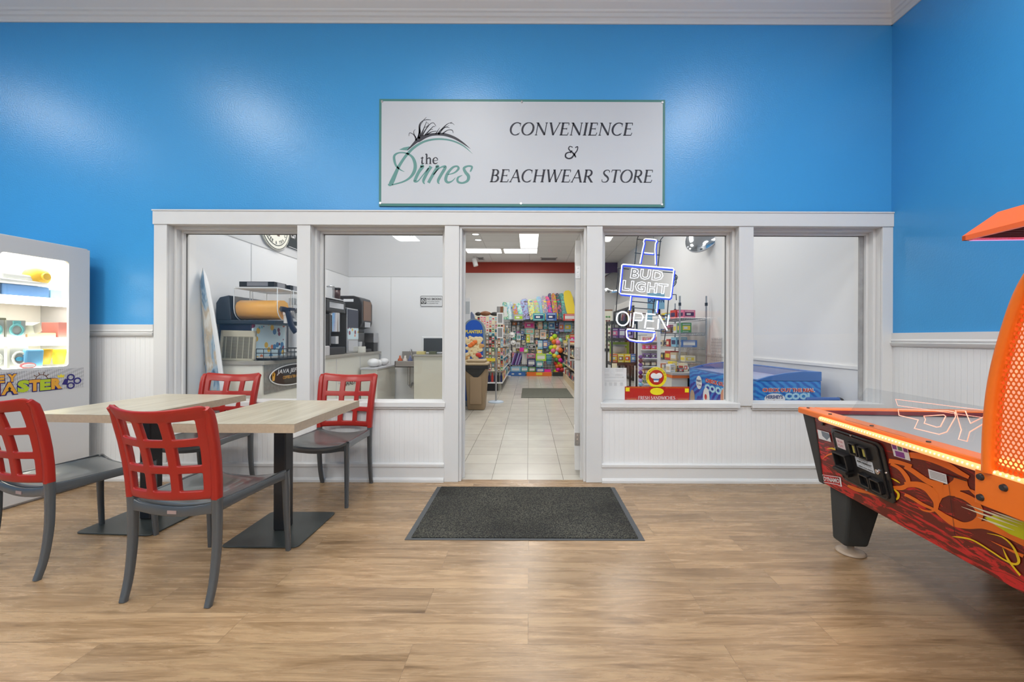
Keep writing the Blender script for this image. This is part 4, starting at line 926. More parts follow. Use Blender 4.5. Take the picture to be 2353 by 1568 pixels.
b = MB(); text(b, 'SERVICE', (.53, .575, .70, .60), fpl, 0); text(b, 'AMUSEMENT', (.48, .525, .76, .56), fpl, 0, off=.03, shear=.2); cslab(b, .49, .505, .75, .508, .0175, .018)
text(b, '1-800-525-0676', (.48, .445, .76, .475), fpl, 0, off=.02); b.build('service_text', mat('dark_text', rgb(35, 40, 35), .5), cdn)
b = MB(); c = cl(.86, .50, 0); b.cyl(c + pn * .014, c + pn * .024, .014, .012, 16); b.cyl(c + pn * .024, c + pn * .026, .007, n=12, m=1); b.build('door_lock', [M_chrome, M_steel], cdn)
for a, c_ in ((.45, .975), (.97, .52), (.5, .02), (.02, .6)): c = cl(a, c_, 0); b = MB(); b.cyl(c + pn * .008, c + pn * .014, .006, .004, 10); b.build('door_screw', M_steel, cdn)
# legs and feet
def aleg(cx, cy, sx, sy):
    b = MB(); zt, zb = .50, .055
    t = [(-.085, -.10), (.125, -.10), (.125, .10), (-.085, .10)]; bt = [(-.062, -.055), (.062, -.055), (.062, .055), (-.062, .055)]
    ox, oy = .03 * sx, .02 * sy
    vs = [(cx + ox + p[0], cy + p[1] + oy, zb) for p in bt] + [(cx + p[0] + .03 * sx, cy + p[1] - .02 * sy, zt) for p in t]
    b.add(vs, [(3, 2, 1, 0), (4, 5, 6, 7), (0, 1, 5, 4), (1, 2, 6, 5), (2, 3, 7, 6), (3, 0, 4, 7)])
    lg = b.build('leg', mat('black_leg', (.028, .032, .032, 1), .6, bump=.2, bscale=400), ah, bevel=.015, seg=3)
    b = MB(); b.lathe([(.001, 0), (.070, 0), (.073, .006), (.056, .014), (.018, .022), (.015, .055), (.001, .055)], (cx + ox * .6, cy + oy, 0.001)); b.build('leg_foot', mat('tan_foot_disc', rgb(170, 150, 130), .4), lg)
aleg(.222, -.13, -.3, 1); aleg(WT - .26, -.13, 1, 1); aleg(.26, -LT + .3, -1, -1); aleg(WT - .26, -LT + .3, 1, -1)
# side bracket plate, frame tubes, perforated panel, overhead canopy
Y0 = -1.085; YE = -1.62
def sidew(x): return x
for side in (0, 1):
    X = -.028 if side == 0 else WT + .028; sg_ = -1 if side == 0 else 1
    b = MB(); b.box((X, Y0, .655), (X - sg_ * .03, YE - .05, .775)); b.build('side_bracket', M_or, ah, bevel=.004)
    for (y, z) in ((Y0 - .022, .748), (Y0 - .022, .680), (Y0 - .095, .738)): b = MB(); b.cyl((X, y, z), (X + sg_ * .008, y, z), .012, .009, 14); b.build('bracket_bolt', M_blackm, ah)
    pa = [(X - sg_ * .012, Y0 - .045, .77), (X - sg_ * .012, Y0 - .048, .90), (X - sg_ * .012, Y0 - .062, 1.05), (X - sg_ * .012, Y0 - .095, 1.20), (X - sg_ * .012, Y0 - .15, 1.36), (X - sg_ * .012, Y0 - .24, 1.49), (X - sg_ * .012, Y0 - .30, 1.53)]
    ym = (Y0 + YE) / 2
    pb = [(p[0], 2 * ym - p[1], p[2]) for p in reversed(pa)]
    c = cr(pa + pb, 6)
    b = MB(); b.sweep(c, rsec(.030, .056, .45, 4), up=(1, 0, 0), smooth=True); b.build('support_frame', M_or, ah)
    # perforated sheet inside the frame
    M_perf = mat('perforated_orange', rgb(240, 110, 30), .35)
    if side == 0:
        nt = M_perf.node_tree; tc = N(M_perf, 'ShaderNodeTexCoord'); sp = N(M_perf, 'ShaderNodeSeparateXYZ'); L(M_perf, tc.outputs['Object'], sp.inputs[0])
        def mth(op, a, c=None):
            n = N(M_perf, 'ShaderNodeMath', operation=op)
            for i, q in enumerate((a, c)):
                if q is None: continue
                if isinstance(q, (int, float)): n.inputs[i].default_value = q
                else: L(M_perf, q, n.inputs[i])
            return n.outputs[0]
        pitch = .0150; hh = pitch * .866
        def lattice(oy, oz):
            ys = mth('ADD', mth('MULTIPLY', sp.outputs['Y'], 1 / pitch), oy); zs = mth('ADD', mth('MULTIPLY', sp.outputs['Z'], 1 / (2 * hh)), oz)
            dy = mth('MULTIPLY', mth('SUBTRACT', mth('FRACT', ys), .5), pitch); dz = mth('MULTIPLY', mth('SUBTRACT', mth('FRACT', zs), .5), 2 * hh)
            return mth('SQRT', mth('ADD', mth('MULTIPLY', dy, dy), mth('MULTIPLY', dz, dz)))
        dmin = mth('MINIMUM', lattice(0, 0), lattice(.5, .5)); al = mth('GREATER_THAN', dmin, .0056); L(M_perf, al, BS(M_perf).inputs['Alpha'])
    zs = [p[2] for p in c]; ins = [(p[1], p[2]) for p in c]
    n = len(c)
    poly_ = [(X - sg_ * .012, p[1] + (-.012 if i < n / 2 else .012), p[2]) for i, p in enumerate(c)]
    b = MB(); b.prism([Vector(p) + Vector((sg_ * .005, 0, 0)) for p in poly_], (0, 0, 0), (sg_ * .002, 0, 0)); b.build('perforated_panel', M_perf, ah)
    b = MB(); b.prism([Vector(p) + Vector((-sg_ * .010, 0, 0)) for p in poly_], (0, 0, 0), (-sg_ * .002, 0, 0)); b.build('light_diffuser', mat('warm_diffuser', (.9, .5, .38, 1), .5, emit=(1, .50, .32, 1), es=.62), ah)
    b = MB(); b.box((X - sg_ * .008, Y0 - .07, .805), (X - sg_ * .016, YE + .07, .825)); b.build('panel_light', mat('panel_led', (1, .7, .3, 1), .5, emit=(1, .42, .10, 1), es=2.2), ah)
# canopy
cx0, cx1, cyf, cyn = -.10, WT + .10, -1.12, -1.55
zb, zl, zt = 1.525, 1.540, 1.605
b = MB(); i = .065
vs = [(cx0, cyf, zl), (cx1, cyf, zl), (cx1, cyn, zl), (cx0, cyn, zl), (cx0 + i, cyf - .045, zt), (cx1 - i, cyf - .045, zt), (cx1 - i, cyn + .045, zt), (cx0 + i, cyn + .045, zt)]
b.add(vs, [(4, 5, 6, 7), (0, 1, 5, 4), (1, 2, 6, 5), (2, 3, 7, 6), (3, 0, 4, 7)])
for (a0, b0, a1, b1) in ((cx0, cyf, cx1, cyf - .012), (cx0, cyn, cx1, cyn + .012), (cx0, cyn, cx0 + .012, cyf), (cx1 - .012, cyn, cx1, cyf)): b.box((a0, b0, zb), (a1, b1, zl))
cn = b.build('overhead_canopy', mat('canopy_orange', rgb(240, 104, 45), .35), ah)
b = MB(); k = 0
y = cyn + .03
while y < cyf - .02: b.box((cx0 + .014, y, zb + .004), (cx1 - .014, y + .003, zl)); y += .022
b.build('canopy_louvre', mat('dark_louvre', rgb(90, 20, 40), .5), cn)
MB().box((cx0 + .013, cyn + .013, zl - .002), (cx1 - .013, cyf - .013, zl)).build('canopy_underside', M_blackm, cn)
b = MB(); b.box((cx0 + .02, cyf - .012, zb - .001), (cx1 - .02, cyf - .002, zb + .012)); b.build('canopy_light', mat('violet_led', (.7, .4, .8, 1), .5, emit=(.62, .25, .62, 1), es=.8), cn)
lp = area(*(Ma @ Vector((WT / 2, (cyf + cyn) / 2, zb - .012))), WT * .9, .3, 7, (1, .9, .88))
lp.rotation_euler = (0, 0, RA); lp.name = 'canopy_lamp'
# clear puck guard with glowing outline letters
gx = -.005
def gp(u, v, off=0):
    d = Vector(((u - CXV) / F, 1, -(v - CYV) / F)); o = Vector((0, 0, HC)); p0 = Ma @ Vector((gx + off, 0, 0)); nn = Ma.to_3x3() @ Vector((1, 0, 0))
    t = (p0 - o).dot(nn) / d.dot(nn); return Mai @ (o + d * t)
ga = gp(1991, 889); gb = gp(1941, 952)
b = MB(); q = [(gx, gb.y, ZR), (gx, ga.y, ga.z), (gx, Y0 - .03, ga.z), (gx, Y0 - .03, ZR)]; b.prism(q, (0, 0, 0), (.006, 0, 0)); b.build('puck_guard', M_acryl, ah)
def gline(pts, closed=True):
    P = [gp(*C1(u, v), -.003) for u, v in pts]; return P
b = MB()
b.tube(gline([(815, 195), (1200, 205), (1250, 215), (1255, 250), (1190, 365), (1130, 385), (940, 340), (970, 275), (822, 240)]), .0016, 6, closed=True)
b.tube(gline([(1012, 245), (1165, 235), (1180, 245), (1140, 325), (1110, 330), (1015, 300), (1025, 270)]), .0016, 6, closed=True)
b.tube(gline([(1255, 200), (1330, 205), (1370, 300), (1500, 235), (1490, 290), (1365, 365), (1345, 438), (1278, 422), (1300, 350)]), .0016, 6, closed=True)
b.tube(gline([(795, 117), (1520, 205)]), .0008, 6); b.tube(gline([(795, 117), (812, 165), (1500, 260)]), .0008, 6)
b.build('guard_lettering', mat('glow_outline', (1, .5, .4, 1), .5, emit=(1, .34, .22, 1), es=1.0), ah)
# far side guard
b = MB(); b.prism([(WT + .0, -.25, ZR), (WT + .0, -.2, .95), (WT, Y0, .95), (WT, Y0, ZR)], (0, 0, 0), (.006, 0, 0)); b.build('puck_guard', M_acryl, ah)
# ================================================================= shop : lamps and ceiling fittings
M_emit = mat('light_diffuser_lit', (1, 1, 1, 1), .5, emit=(1, 1, 1, 1), es=2.4)
M_cfit = mat('ceiling_fitting', (.55, .55, .57, 1), .5)
def troffer(x0, y0, x1, y1, lab):
    t = thing('ceiling_light', lab, 'ceiling light', ((x0 + x1) / 2, (y0 + y1) / 2, SHC), 0, 'flat ceiling lights of the shop')
    a, c = (x1 - x0) / 2, (y1 - y0) / 2
    b = MB(); b.box((-a, -c, -.012), (a, -c + .02, 0)); b.box((-a, c - .02, -.012), (a, c, 0)); b.box((-a, -c, -.012), (-a + .02, c, 0)); b.box((a - .02, -c, -.012), (a, c, 0)); b.build('light_frame', M_wplastic, t)
    MB().box((-a + .02, -c + .02, -.008), (a - .02, c - .02, -.002)).build('diffuser', M_emit, t)
zc = SHC
def cpx(u, v): Y = F * (SHC - HC) / (CYV - v); return ((u - CXV) * Y / F, Y)
xA, yA = cpx(1064, 582); xB, yB = cpx(1150, 571)
troffer(-1.86, yB, -.80, yA, 'long lit ceiling panel at the left of the doorway view')
troffer(-.76, yB, .24, yA, 'long lit ceiling panel meeting the tall one, in the doorway view')
troffer(-.27, 9.55, .24, yB - .02, 'tall lit ceiling panel in the middle of the doorway view')
for i, (u, v) in enumerate(((1092, 538.5), (1098, 551.5))):
    x, y = cpx(u, v); t = thing('recessed_downlight', ('round lit downlight nearest the top of the doorway', 'round lit downlight just below the other one through the doorway')[i], 'ceiling light', (x, y, SHC))
    MB().lathe([(.10, 0), (.10, -.01), (.085, -.012), (.085, 0)]).build('trim_ring', M_cfit, t); MB().cyl((0, 0, -.006), (0, 0, -.001), .085, n=20).build('lamp_lens', M_emit, t)
for (u0, v0, u1, v1, l) in ((1098, 592, 1113, 597, 'small dark ceiling vent left of the big light in the doorway'), (1241, 592, 1278, 597.5, 'wide ceiling vent right of the big light in the doorway')):
    xa, ya = cpx(u0, v1); xb, yb_ = cpx(u1, v0); xb = (u1 - CXV) * ya / F; xa = (u0 - CXV) * ya / F
    t = thing('ceiling_vent', l, 'vent', ((xa + xb) / 2, (ya + yb_) / 2 - .0, SHC)); a = (xb - xa) / 2; c = .22
    b = MB(); b.box((-a, -c, -.012), (a, -c + .03, 0)); b.box((-a, c - .03, -.012), (a, c, 0)); b.box((-a, -c, -.012), (-a + .03, c, 0)); b.box((a - .03, -c, -.012), (a, c, 0)); b.build('vent_frame', M_cfit, t)
    b = MB(); 
    for k in range(7): b.box((-a + .03, -c + .05 + k * .052, -.01), (a - .03, -c + .065 + k * .052, -.001))
    b.build('vent_slats', mat('vent_dark', (.22, .22, .23, 1), .5), t)
t = thing('spotlight', 'white cylinder spotlight hanging from the shop ceiling', 'spotlight', (*cpx(1091, 590), SHC)); 
b = MB(); b.cyl((0, 0, 0), (0, 0, -.10), .015); b.cyl((0, 0, 0), (0, 0, -.012), .06); b.build('lamp_stem', M_wplastic, t)
b = MB(); b.cyl((-.03, 0, -.08), (.03, -.02, -.30), .075, n=20); b.build('lamp_head', M_wplastic, t)
# ================================================================= drink corner behind the left windows
NL = -3.0
M_beige = mat('beige_laminate', rgb(205, 203, 192, 1.2), .4); M_ctop = mat('counter_top', rgb(160, 155, 145), .3)
ct = thing('drink_counter', 'long beige counter with grey top along the left shop wall', 'counter', (0, 0, 0))
b = MB(); b.box((NL + .003, 3.87, 0), (-2.47, 6.88, .945)); b.build('counter_body', M_beige, ct)
b = MB(); b.box((NL + .003, 3.85, .945), (-2.44, 6.90, .980)); b.build('countertop', M_ctop, ct, bevel=.004)
b = MB()
for y in (4.55, 5.35, 6.1): b.box((-2.4705, y, .03), (-2.468, y + .01, .93))
b.box((-2.4705, 5.42, .60), (-2.466, 6.04, .62)); b.build('panel_seam', M_cfit, ct)
b = MB(); PNs = None
text(b, 'WASTE', (5.60, .545, 6.02, .60), lambda u, v: (-2.4685 + .001, u, v), 0, off=.03); b.build('waste_lettering', M_black, ct)
# java sign
sn = thing('oval_sign', 'dark oval coffee sign with white ring on the counter front, seen in the first window', 'sign', (-2.466, 4.35, .83))
# plane: facing +X; u along +Y, v up
M_br = mat('dark_brown_print', rgb(40, 28, 24), .4)
b = MB(); b.box((0, -.46, -.16), (.006, .46, .115)); b.build('metal_tray', mat('scratched_metal', rgb(150, 150, 148), .35, .6, var=.3, vscale=30), sn)
b = MB(); pr = [(.006, .40 * cos(a * pi / 20), -.01 + .105 * sin(a * pi / 20)) for a in range(40)]; b.prism(pr, (0, 0, 0), (.008, 0, 0)); b.build('sign_panel', M_br, sn)
b = MB(); b.tube([(.014, .40 * cos(a * pi / 20), -.01 + .105 * sin(a * pi / 20)) for a in range(40)], .006, 6, closed=True)
pj = lambda u, v: (.0155, u, v)
text(b, 'JAVA JEFF', (-.29, .0, .10, .055), pj, 0, shear=.2, off=.02); text(b, 'COFFEE & TEA CO', (-.19, -.045, .10, -.015), pj, 1, off=.02)
poly(b, [(-.36, -.05), (-.325, -.045), (-.315, .02), (-.34, .045), (-.365, .02)], pj, 1); brush(b, [(-.35, .0, .012), (-.335, .03, .008)], pj, 0)
b.build('sign_lettering', [M_wplastic, mat('gold_print', rgb(190, 170, 60), .5)], sn)
# menu roundel and board
mn = thing('round_menu_sign', 'round cream coffee and tea sign high on the left shop wall', 'sign', (NL + .01, 4.90, 2.52))
b = MB(); b.cyl((-.008, 0, 0), (.016, 0, 0), .29, n=48); b.build('sign_disc', mat('cream_print', rgb(238, 236, 222), .4), mn)
b = MB(); b.tube([(.017, .278 * cos(a * pi / 24), .278 * sin(a * pi / 24)) for a in range(48)], .004, 5, closed=True); b.tube([(.017, .235 * cos(a * pi / 24), .235 * sin(a * pi / 24)) for a in range(48)], .004, 5, closed=True)
s = 'JAVA JEFF COFFEE & TEA CO'
for i, chh in enumerate('COFFEE & TEA CO'):
    if chh == ' ': continue
    a = radians(200 + i * 10.2)
    def f(u, v, a=a): rr = .185 + v; return (.018, rr * cos(a) - u * sin(a) * 1.0, rr * sin(a) + u * cos(a) * 1.0)
    text(b, chh, (-.012, .035, .012, 0), f, 0, off=.02)
b.build('sign_rings', mat('charcoal_print', (.05, .05, .05, 1), .5), mn)
b = MB(); fr = lambda u, v: (.018, u, v)
brush(b, [(-.05, .02, .05), (.0, .0, .08), (.05, .03, .05)], fr, 0); brush(b, [(.02, -.09, .06), (.07, -.09, .06)], fr, 1); brush(b, [(-.06, -.06, .04), (-.02, -.10, .03)], fr, 2)
b.build('sign_picture', [mat('teal_dab', rgb(150, 200, 200), .5), mat('brown_dab', rgb(105, 85, 75), .5), mat('green_dab', rgb(60, 90, 70), .5)], mn)
mb_ = thing('menu_board', 'black menu board with white prices beside the round sign', 'menu board', (NL + .006, 5.6, 2.60))
b = MB(); b.box((-.004, -.50, -.275), (.008, .5, .35)); b.build('board_panel', mat('menu_black', (.035, .04, .04, 1), .5), mb_)
b = MB()
fb = lambda u, v: (.010, u, v)
text(b, 'S', (-.34, -.015, -.31, .03), fb); text(b, '1.59', (-.37, -.15, -.27, -.04), fb, off=.03); text(b, 'M', (-.20, -.04, -.16, .005), fb); text(b, '1.85', (-.235, -.175, -.13, -.06), fb, off=.03); text(b, 'L', (-.02, -.06, .01, -.015), fb); text(b, '2.15', (-.06, -.19, .05, -.08), fb, off=.03)
b.box((.008, -.42, -.272), (.010, .5, -.266)); b.build('board_lettering', M_wplastic, mb_)
# surfboard
sb = thing('surfboard', 'slim decorative surfboard with a blue wave picture leaning in the first window', 'surfboard', (-2.78, 3.80, 0))
M_sbp = mat('wave_picture', rgb(90, 130, 150), .3)
tc = N(M_sbp, 'ShaderNodeTexCoord'); mp = N(M_sbp, 'ShaderNodeMapping'); mp.inputs['Scale'].default_value = (6, 6, 2); L(M_sbp, tc.outputs['Object'], mp.inputs[0]); nn_ = N(M_sbp, 'ShaderNodeTexNoise'); nn_.inputs['Scale'].default_value = 1.6; nn_.inputs['Detail'].default_value = 5; nn_.inputs['Distortion'].default_value = 1; L(M_sbp, mp.outputs[0], nn_.inputs['Vector'])
rp = N(M_sbp, 'ShaderNodeValToRGB'); e = rp.color_ramp.elements; e[0].position = .32; e[0].color = rgb(62, 78, 84); e[1].position = .7; e[1].color = rgb(232, 232, 228); x = e.new(.42); x.color = rgb(96, 130, 160); x = e.new(.5); x.color = rgb(170, 190, 205); x = e.new(.57); x.color = rgb(196, 178, 150); L(M_sbp, nn_.outputs['Fac'], rp.inputs[0]); L(M_sbp, rp.outputs[0], BS(M_sbp).inputs['Base Color'])
wd = Vector((-.90, .43, 0)).normalized(); thn = Vector((.43, .90, 0)).normalized() * -1
def sbw(t): return max(.004, .135 * (sin(pi * min(1, (t * .96 + .04)) ** .8) ** .6 if t < 1 else 0))
def sbp(t): return Vector((-.19 * t ** 1.15, .0, 1.83 * t))
def sbr(t, a, k): # cross-section ellipse
    return sbp(t) + wd * (sbw(t) * cos(a)) + thn * (.026 * sin(a) * min(1, sbw(t) / .05)) 
b = MB(); NA = 16; NT = 26
vs = [sbr(j / NT, 2 * pi * i / NA, 0) for j in range(NT + 1) for i in range(NA)]
for j in range(NT):
    for i in range(NA):
        a_ = 2 * pi * (i + .5) / NA; mm_ = 0 if (sin(a_) > .1 and cos(a_) > -.72) else 1
        b.add([vs[j * NA + i], vs[j * NA + (i + 1) % NA], vs[(j + 1) * NA + (i + 1) % NA], vs[(j + 1) * NA + i]], [(0, 1, 2, 3)], mm_, True)
b.build('board', [M_sbp, M_wplastic], sb, weld=True)
# slush machine
CT = .98
sl = thing('slush_machine', 'slush drink machine with a big clear bowl of orange slush on the counter', 'drink machine', (0, 0, CT))
M_navy = mat('navy_plastic', rgb(30, 38, 62), .35); M_slbl = mat('dark_slate_plastic', rgb(44, 54, 66), .35)
Zo = CT
b = MB(); b.box((-2.95, 3.97, .09), (-2.64, 4.50, .36)); b.build('machine_body', M_navy, sl, bevel=.01)
b = MB(); b.prism([(-2.965, 3.95, .38), (-2.965, 3.95, .545), (-2.93, 3.95, .60), (-2.84, 3.95, .62), (-2.82, 3.95, .38)], (0, 0, 0), (0, .57, 0)); b.box((-2.965, 3.95, .345), (-2.40, 4.52, .385)); b.build('machine_housing', M_slbl, sl, bevel=.008)
M_fr = mat('fruit_print', rgb(200, 225, 235), .4)
tc = N(M_fr, 'ShaderNodeTexCoord'); vo = N(M_fr, 'ShaderNodeTexVoronoi'); vo.inputs['Scale'].default_value = 14; L(M_fr, tc.outputs['Object'], vo.inputs['Vector'])
st = N(M_fr, 'ShaderNodeMath', operation='LESS_THAN'); st.inputs[1].default_value = .42; L(M_fr, vo.outputs['Distance'], st.inputs[0])
sx = N(M_fr, 'ShaderNodeSeparateColor'); L(M_fr, vo.outputs['Color'], sx.inputs[0]); rp = N(M_fr, 'ShaderNodeValToRGB'); rp.color_ramp.interpolation = 'CONSTANT'; e = rp.color_ramp.elements
e[0].color = rgb(235, 190, 70); e[1].position = .8; e[1].color = rgb(130, 60, 90)
for p_, c_ in ((.25, rgb(70, 130, 180)), (.45, rgb(225, 130, 90)), (.6, rgb(120, 190, 215))): x = e.new(p_); x.color = c_
L(M_fr, sx.outputs[0], rp.inputs[0]); mx = N(M_fr, 'ShaderNodeMix', data_type='RGBA'); mx.inputs['A'].default_value = rgb(205, 228, 236); L(M_fr, st.outputs[0], mx.inputs['Factor']); L(M_fr, rp.outputs[0], mx.inputs['B']); L(M_fr, mx.outputs['Result'], BS(M_fr).inputs['Base Color'])
b = MB(); b.box((-2.64, 3.975, .03), (-2.625, 4.495, .345)); b.build('fruit_panel', M_fr, sl)
b = MB()
for y in (3.99, 4.06, 4.13): b.cyl((-2.951 + .1, 3.968, .22), (-2.85, 3.966, .22), .04)
for z in (.26,): b.box((-2.83, 3.967, z), (-2.70, 3.97, z + .008))
b.cyl((-2.88, 3.969, .235), (-2.88, 3.962, .235), .035); b.build('side_fan_grille', mat('grille_grey', rgb(80, 88, 100), .4), sl)
M_bowl = mat('clear_bowl', (.85, .87, .87, 1), .12); BS(M_bowl).inputs['Alpha'].default_value = .13
M_slush = mat('orange_slush', (1, .43, .006, 1), .4, emit=None, var=.12, vscale=8)
for k, y in enumerate((4.095, 4.365)):
    sec = [(a, z) for a, z in [(.115 * cos(radians(t)), .115 * sin(radians(t))) for t in range(180, 361, 20)]]
    pr = [(a, z) for a, z in sec] + [(.115, .19), (-.115, .19)]
    b = MB(); b.prism([(-2.82, y + a, .50 + z) for a, z in pr], (0, 0, 0), (.425, 0, 0)); bo = b.build('drink_bowl', M_bowl, sl)
    b = MB(); b.box((-2.81, y - .118, .69), (-2.405, y + .118, .702), 3); b.box((-2.775, y - .10, .702), (-2.44, y + .10, .755), 1); b.box((-2.44, y - .06, .71), (-2.43, y + .06, .75), 2); b.box((-2.70, y - .102, .712), (-2.50, y - .10, .75), 2); b.build('bowl_lid', [M_chrome, M_blackm, mat('silver_label', rgb(150, 150, 155), .3), mat('pale_lid', rgb(225, 225, 225), .3)], sl, bevel=.004)
    b = MB()
    for x_ in (-2.815, -2.40): b.tube([(x_, y + a, .50 + z) for a, z in pr], .004, 6, closed=True)
    for yy_ in (y - .115, y + .115): b.tube([(-2.815, yy_, .69), (-2.40, yy_, .69)], .005, 6)
    b.build('bowl_rim', mat('bowl_rim_white', (.8, .82, .82, 1), .2), bo)
    if k == 0:
        b = MB(); pr2 = [(a * .93, z * .93) for a, z in sec] + [(.107, .02), (.085, .065), (.03, .085), (-.04, .08), (-.09, .055), (-.107, .02)]
        b.prism([(-2.805, y + a, .50 + z) for a, z in pr2], (0, 0, 0), (.385, 0, 0), smooth=True); b.build('orange_slush', M_slush, bo)
    else:
        b = MB(); b.cyl((-2.80, y, .49), (-2.44, y, .49), .07, n=20); b.build('bowl_auger', M_wplastic, bo)
    b = MB(); b.box((-2.40, y - .03, .44), (-2.355, y + .03, .50)); b.cyl((-2.385, y, .36), (-2.385, y, .46), .022); b.build('tap', M_wplastic, sl, bevel=.004)
    b = MB(); b.sweep(cr([(-2.42, y - .03, .50), (-2.36, y - .03, .485), (-2.335, y - .03, .42), (-2.315, y - .03, .34), (-2.27, y - .03, .27)], 5), rsec(.05, .022), up=(0, 1, 0), smooth=True); b.box((-2.43, y - .05, .485), (-2.31, y + .03, .51)); b.build('tap_handle', M_navy, sl)
b = MB()
for z in (.02, .07, .11): b.tube([(-2.60, 3.98, z), (-2.38, 3.98, z), (-2.38, 4.50, z), (-2.60, 4.50, z)], .004, 5)
for i in range(9): b.cyl((-2.38, 3.98 + i * .065, 0.002), (-2.38, 3.98 + i * .065, .11), .003, n=5)
for i in range(4): b.cyl((-2.60 + i * .07, 3.98, .002), (-2.60 + i * .07, 3.98, .11), .003, n=5)
b.box((-2.60, 3.99, .0), (-2.39, 4.49, .015)); b.build('drip_tray', M_blackm, sl)
# leaning air filter grille
gr = thing('vent_grille', 'tan louvred grille leaning against the slush machine', 'grille', (-2.745, 3.925, CT)); gr.rotation_euler = (radians(-4), radians(1), 0)
w2, h2 = .165, .285
b = MB(); b.box((-w2, -.01, 0), (-w2 + .022, .01, h2)); b.box((w2 - .022, -.01, 0), (w2, .01, h2)); b.box((-w2, -.01, 0), (w2, .01, .022)); b.box((-w2, -.01, h2 - .06), (w2, .01, h2)); b.build('grille_frame', mat('tan_plastic', rgb(186, 180, 160), .5), gr, bevel=.003)
b = MB()
for i in range(18): b.box((-w2 + .02, -.006, .026 + i * .0112), (w2 - .02, .006, .031 + i * .0112), 0)
for i in range(5): b.box((-w2 + .05 + i * .055, -.008, .02), (-w2 + .056 + i * .055, -.004, h2 - .06), 0)
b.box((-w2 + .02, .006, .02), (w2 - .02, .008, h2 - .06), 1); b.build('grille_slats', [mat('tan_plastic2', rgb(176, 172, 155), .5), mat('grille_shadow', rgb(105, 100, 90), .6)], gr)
# cup dispenser
cdp = thing('cup_dispenser', 'stack of white paper cups in a white dispenser behind the slush machine', 'cup dispenser', (-2.72, 4.82, CT))
b = MB(); b.box((-.1, -.10, 0), (.08, .14, .05)); b.cyl((0, 0, .05), (0, 0, .52), .05, n=20); b.cyl((0, .12, .05), (0, .12, .52), .05, n=20); b.build('cup_tube', M_wplastic, cdp)
b = MB(); 
for i in range(14): b.cyl((0, 0, .52 + i * .011), (0, 0, .528 + i * .011), .047, .05, 18)
b.build('paper_cups', M_wplastic, cdp)
b = MB(); b.box((.05, -.04, .60), (.054, .02, .66)); b.build('dispenser_label', M_cfit, cdp)
# coffee machines
cm = thing('coffee_brewer', 'black coffee brewer with chrome front at the left of the second window', 'coffee machine', (-2.73, 5.42, CT))
b = MB(); b.box((-.21, -.27, 0), (.23, .27, .10)); b.box((-.21, -.27, .10), (-.02, .27, .55)); b.box((-.21, -.27, .55), (.23, .27, .70)); b.build('brewer_body', M_black, cm, bevel=.012)
b = MB(); b.cyl((.12, .12, .30), (.12, .12, .56), .09, n=24); b.build('brewer_tank', M_chrome, cm); 
b = MB(); b.cyl((.12, -.12, .12), (.12, -.12, .52), .085, n=24); b.build('coffee_urn', mat('smoked_black', (.02, .02, .022, 1), .15), cm)
b = MB(); b.box((.23, -.2, .60), (.234, .2, .67)); b.build('control_strip', M_chrome, cm)
b = MB()
for i in range(6): b.ball((.05, -.272, .18 + i * .085), .007, 4, i % 2)
b.build('indicator_light', [mat('blue_lamp', (.1, .1, .5, 1), .3, emit=(.25, .3, 1, 1), es=2), mat('red_lamp', (.5, .1, .1, 1), .3, emit=(1, .15, .1, 1), es=2)], cm)
b = MB(); b.box((.10, .0, .14), (.22, .08, .24)); b.box((-.02, -.27, .72), (.2, .27, .735)); b.build('brewer_label', M_cfit, cm)
for i, (x, y, m_, lab) in enumerate(((-2.62, 5.50, M_bowl, 'clear glass jar on top of the black coffee brewer'), (-2.60, 5.63, M_blackm, 'dark lidded canister on top of the coffee brewer, right of the glass jar'))):
    t = thing('canister', lab, 'canister', (x, y, CT + .737))
    MB().lathe([(.001, 0), (.055, 0), (.055, .14), (.045, .15), (.045, .001)] if i == 0 else [(.001, 0), (.05, 0), (.05, .13), (.001, .13)]).build('canister_body', m_ if i == 0 else mat('brown_canister', rgb(70, 45, 45), .4), t)
    MB().lathe([(.001, .131), (.054, .131), (.054, .155), (.001, .155)] if i else [(.048, .151), (.05, .151), (.05, .165), (.001, .168)]).build('canister_lid', M_black if i else M_chrome, t)
cm = thing('cappuccino_machine', 'tall drink machine with blue lit picture panel in the second window', 'coffee machine', (-2.73, 5.98, CT))
b = MB(); b.box((-.21, -.17, 0), (.20, .20, .64)); b.build('machine_body', M_steel, cm, bevel=.01)
M_bp = mat('blue_picture', rgb(60, 110, 150), .3); 
b = MB(); b.box((.20, -.16, .36), (.206, .19, .62)); b.build('picture_panel', M_navy, cm); b = MB(); b.box((.20, -.16, .20), (.207, .19, .36)); b.build('flavour_panel', M_fr, cm)
b = MB(); b.box((.20, -.15, .03), (.207, .18, .18)); b.build('drip_window', M_chrome, cm)
cm = thing('coffee_grinder_machine', 'tall black coffee machine with rounded top at the end of the counter', 'coffee machine', (-2.73, 6.45, CT))
b = MB(); pr = [(-.22, 0), (-.02, 0), (-.02, .30), (.10, .30), (.10, .36), (.20, .38), (.225, .45), (.225, .74), (.19, .82), (.10, .85), (-.22, .85)]; b.prism([(p[0], -.2, p[1]) for p in pr], (0, 0, 0), (0, .42, 0)); b.box((-.22, -.2, 0), (.22, .22, .05)); b.build('machine_body', M_black, cm, bevel=.012)
b = MB(); b.box((.224, -.14, .48), (.229, .16, .78), 0); b.box((.2295, -.1, .38), (.231, .12, .46), 1); b.build('front_panel', [mat('mocha_picture', rgb(120, 85, 60), .25), M_chrome], cm)
b = MB(); b.box((-.05, -.202, .76), (.1, -.2005, .80)); b.build('machine_label', M_wplastic, cm); b = MB(); b.cyl((.10, 0, .05), (.10, 0, .16), .04, .05); b.build('coffee_cup', M_wplastic, cm)
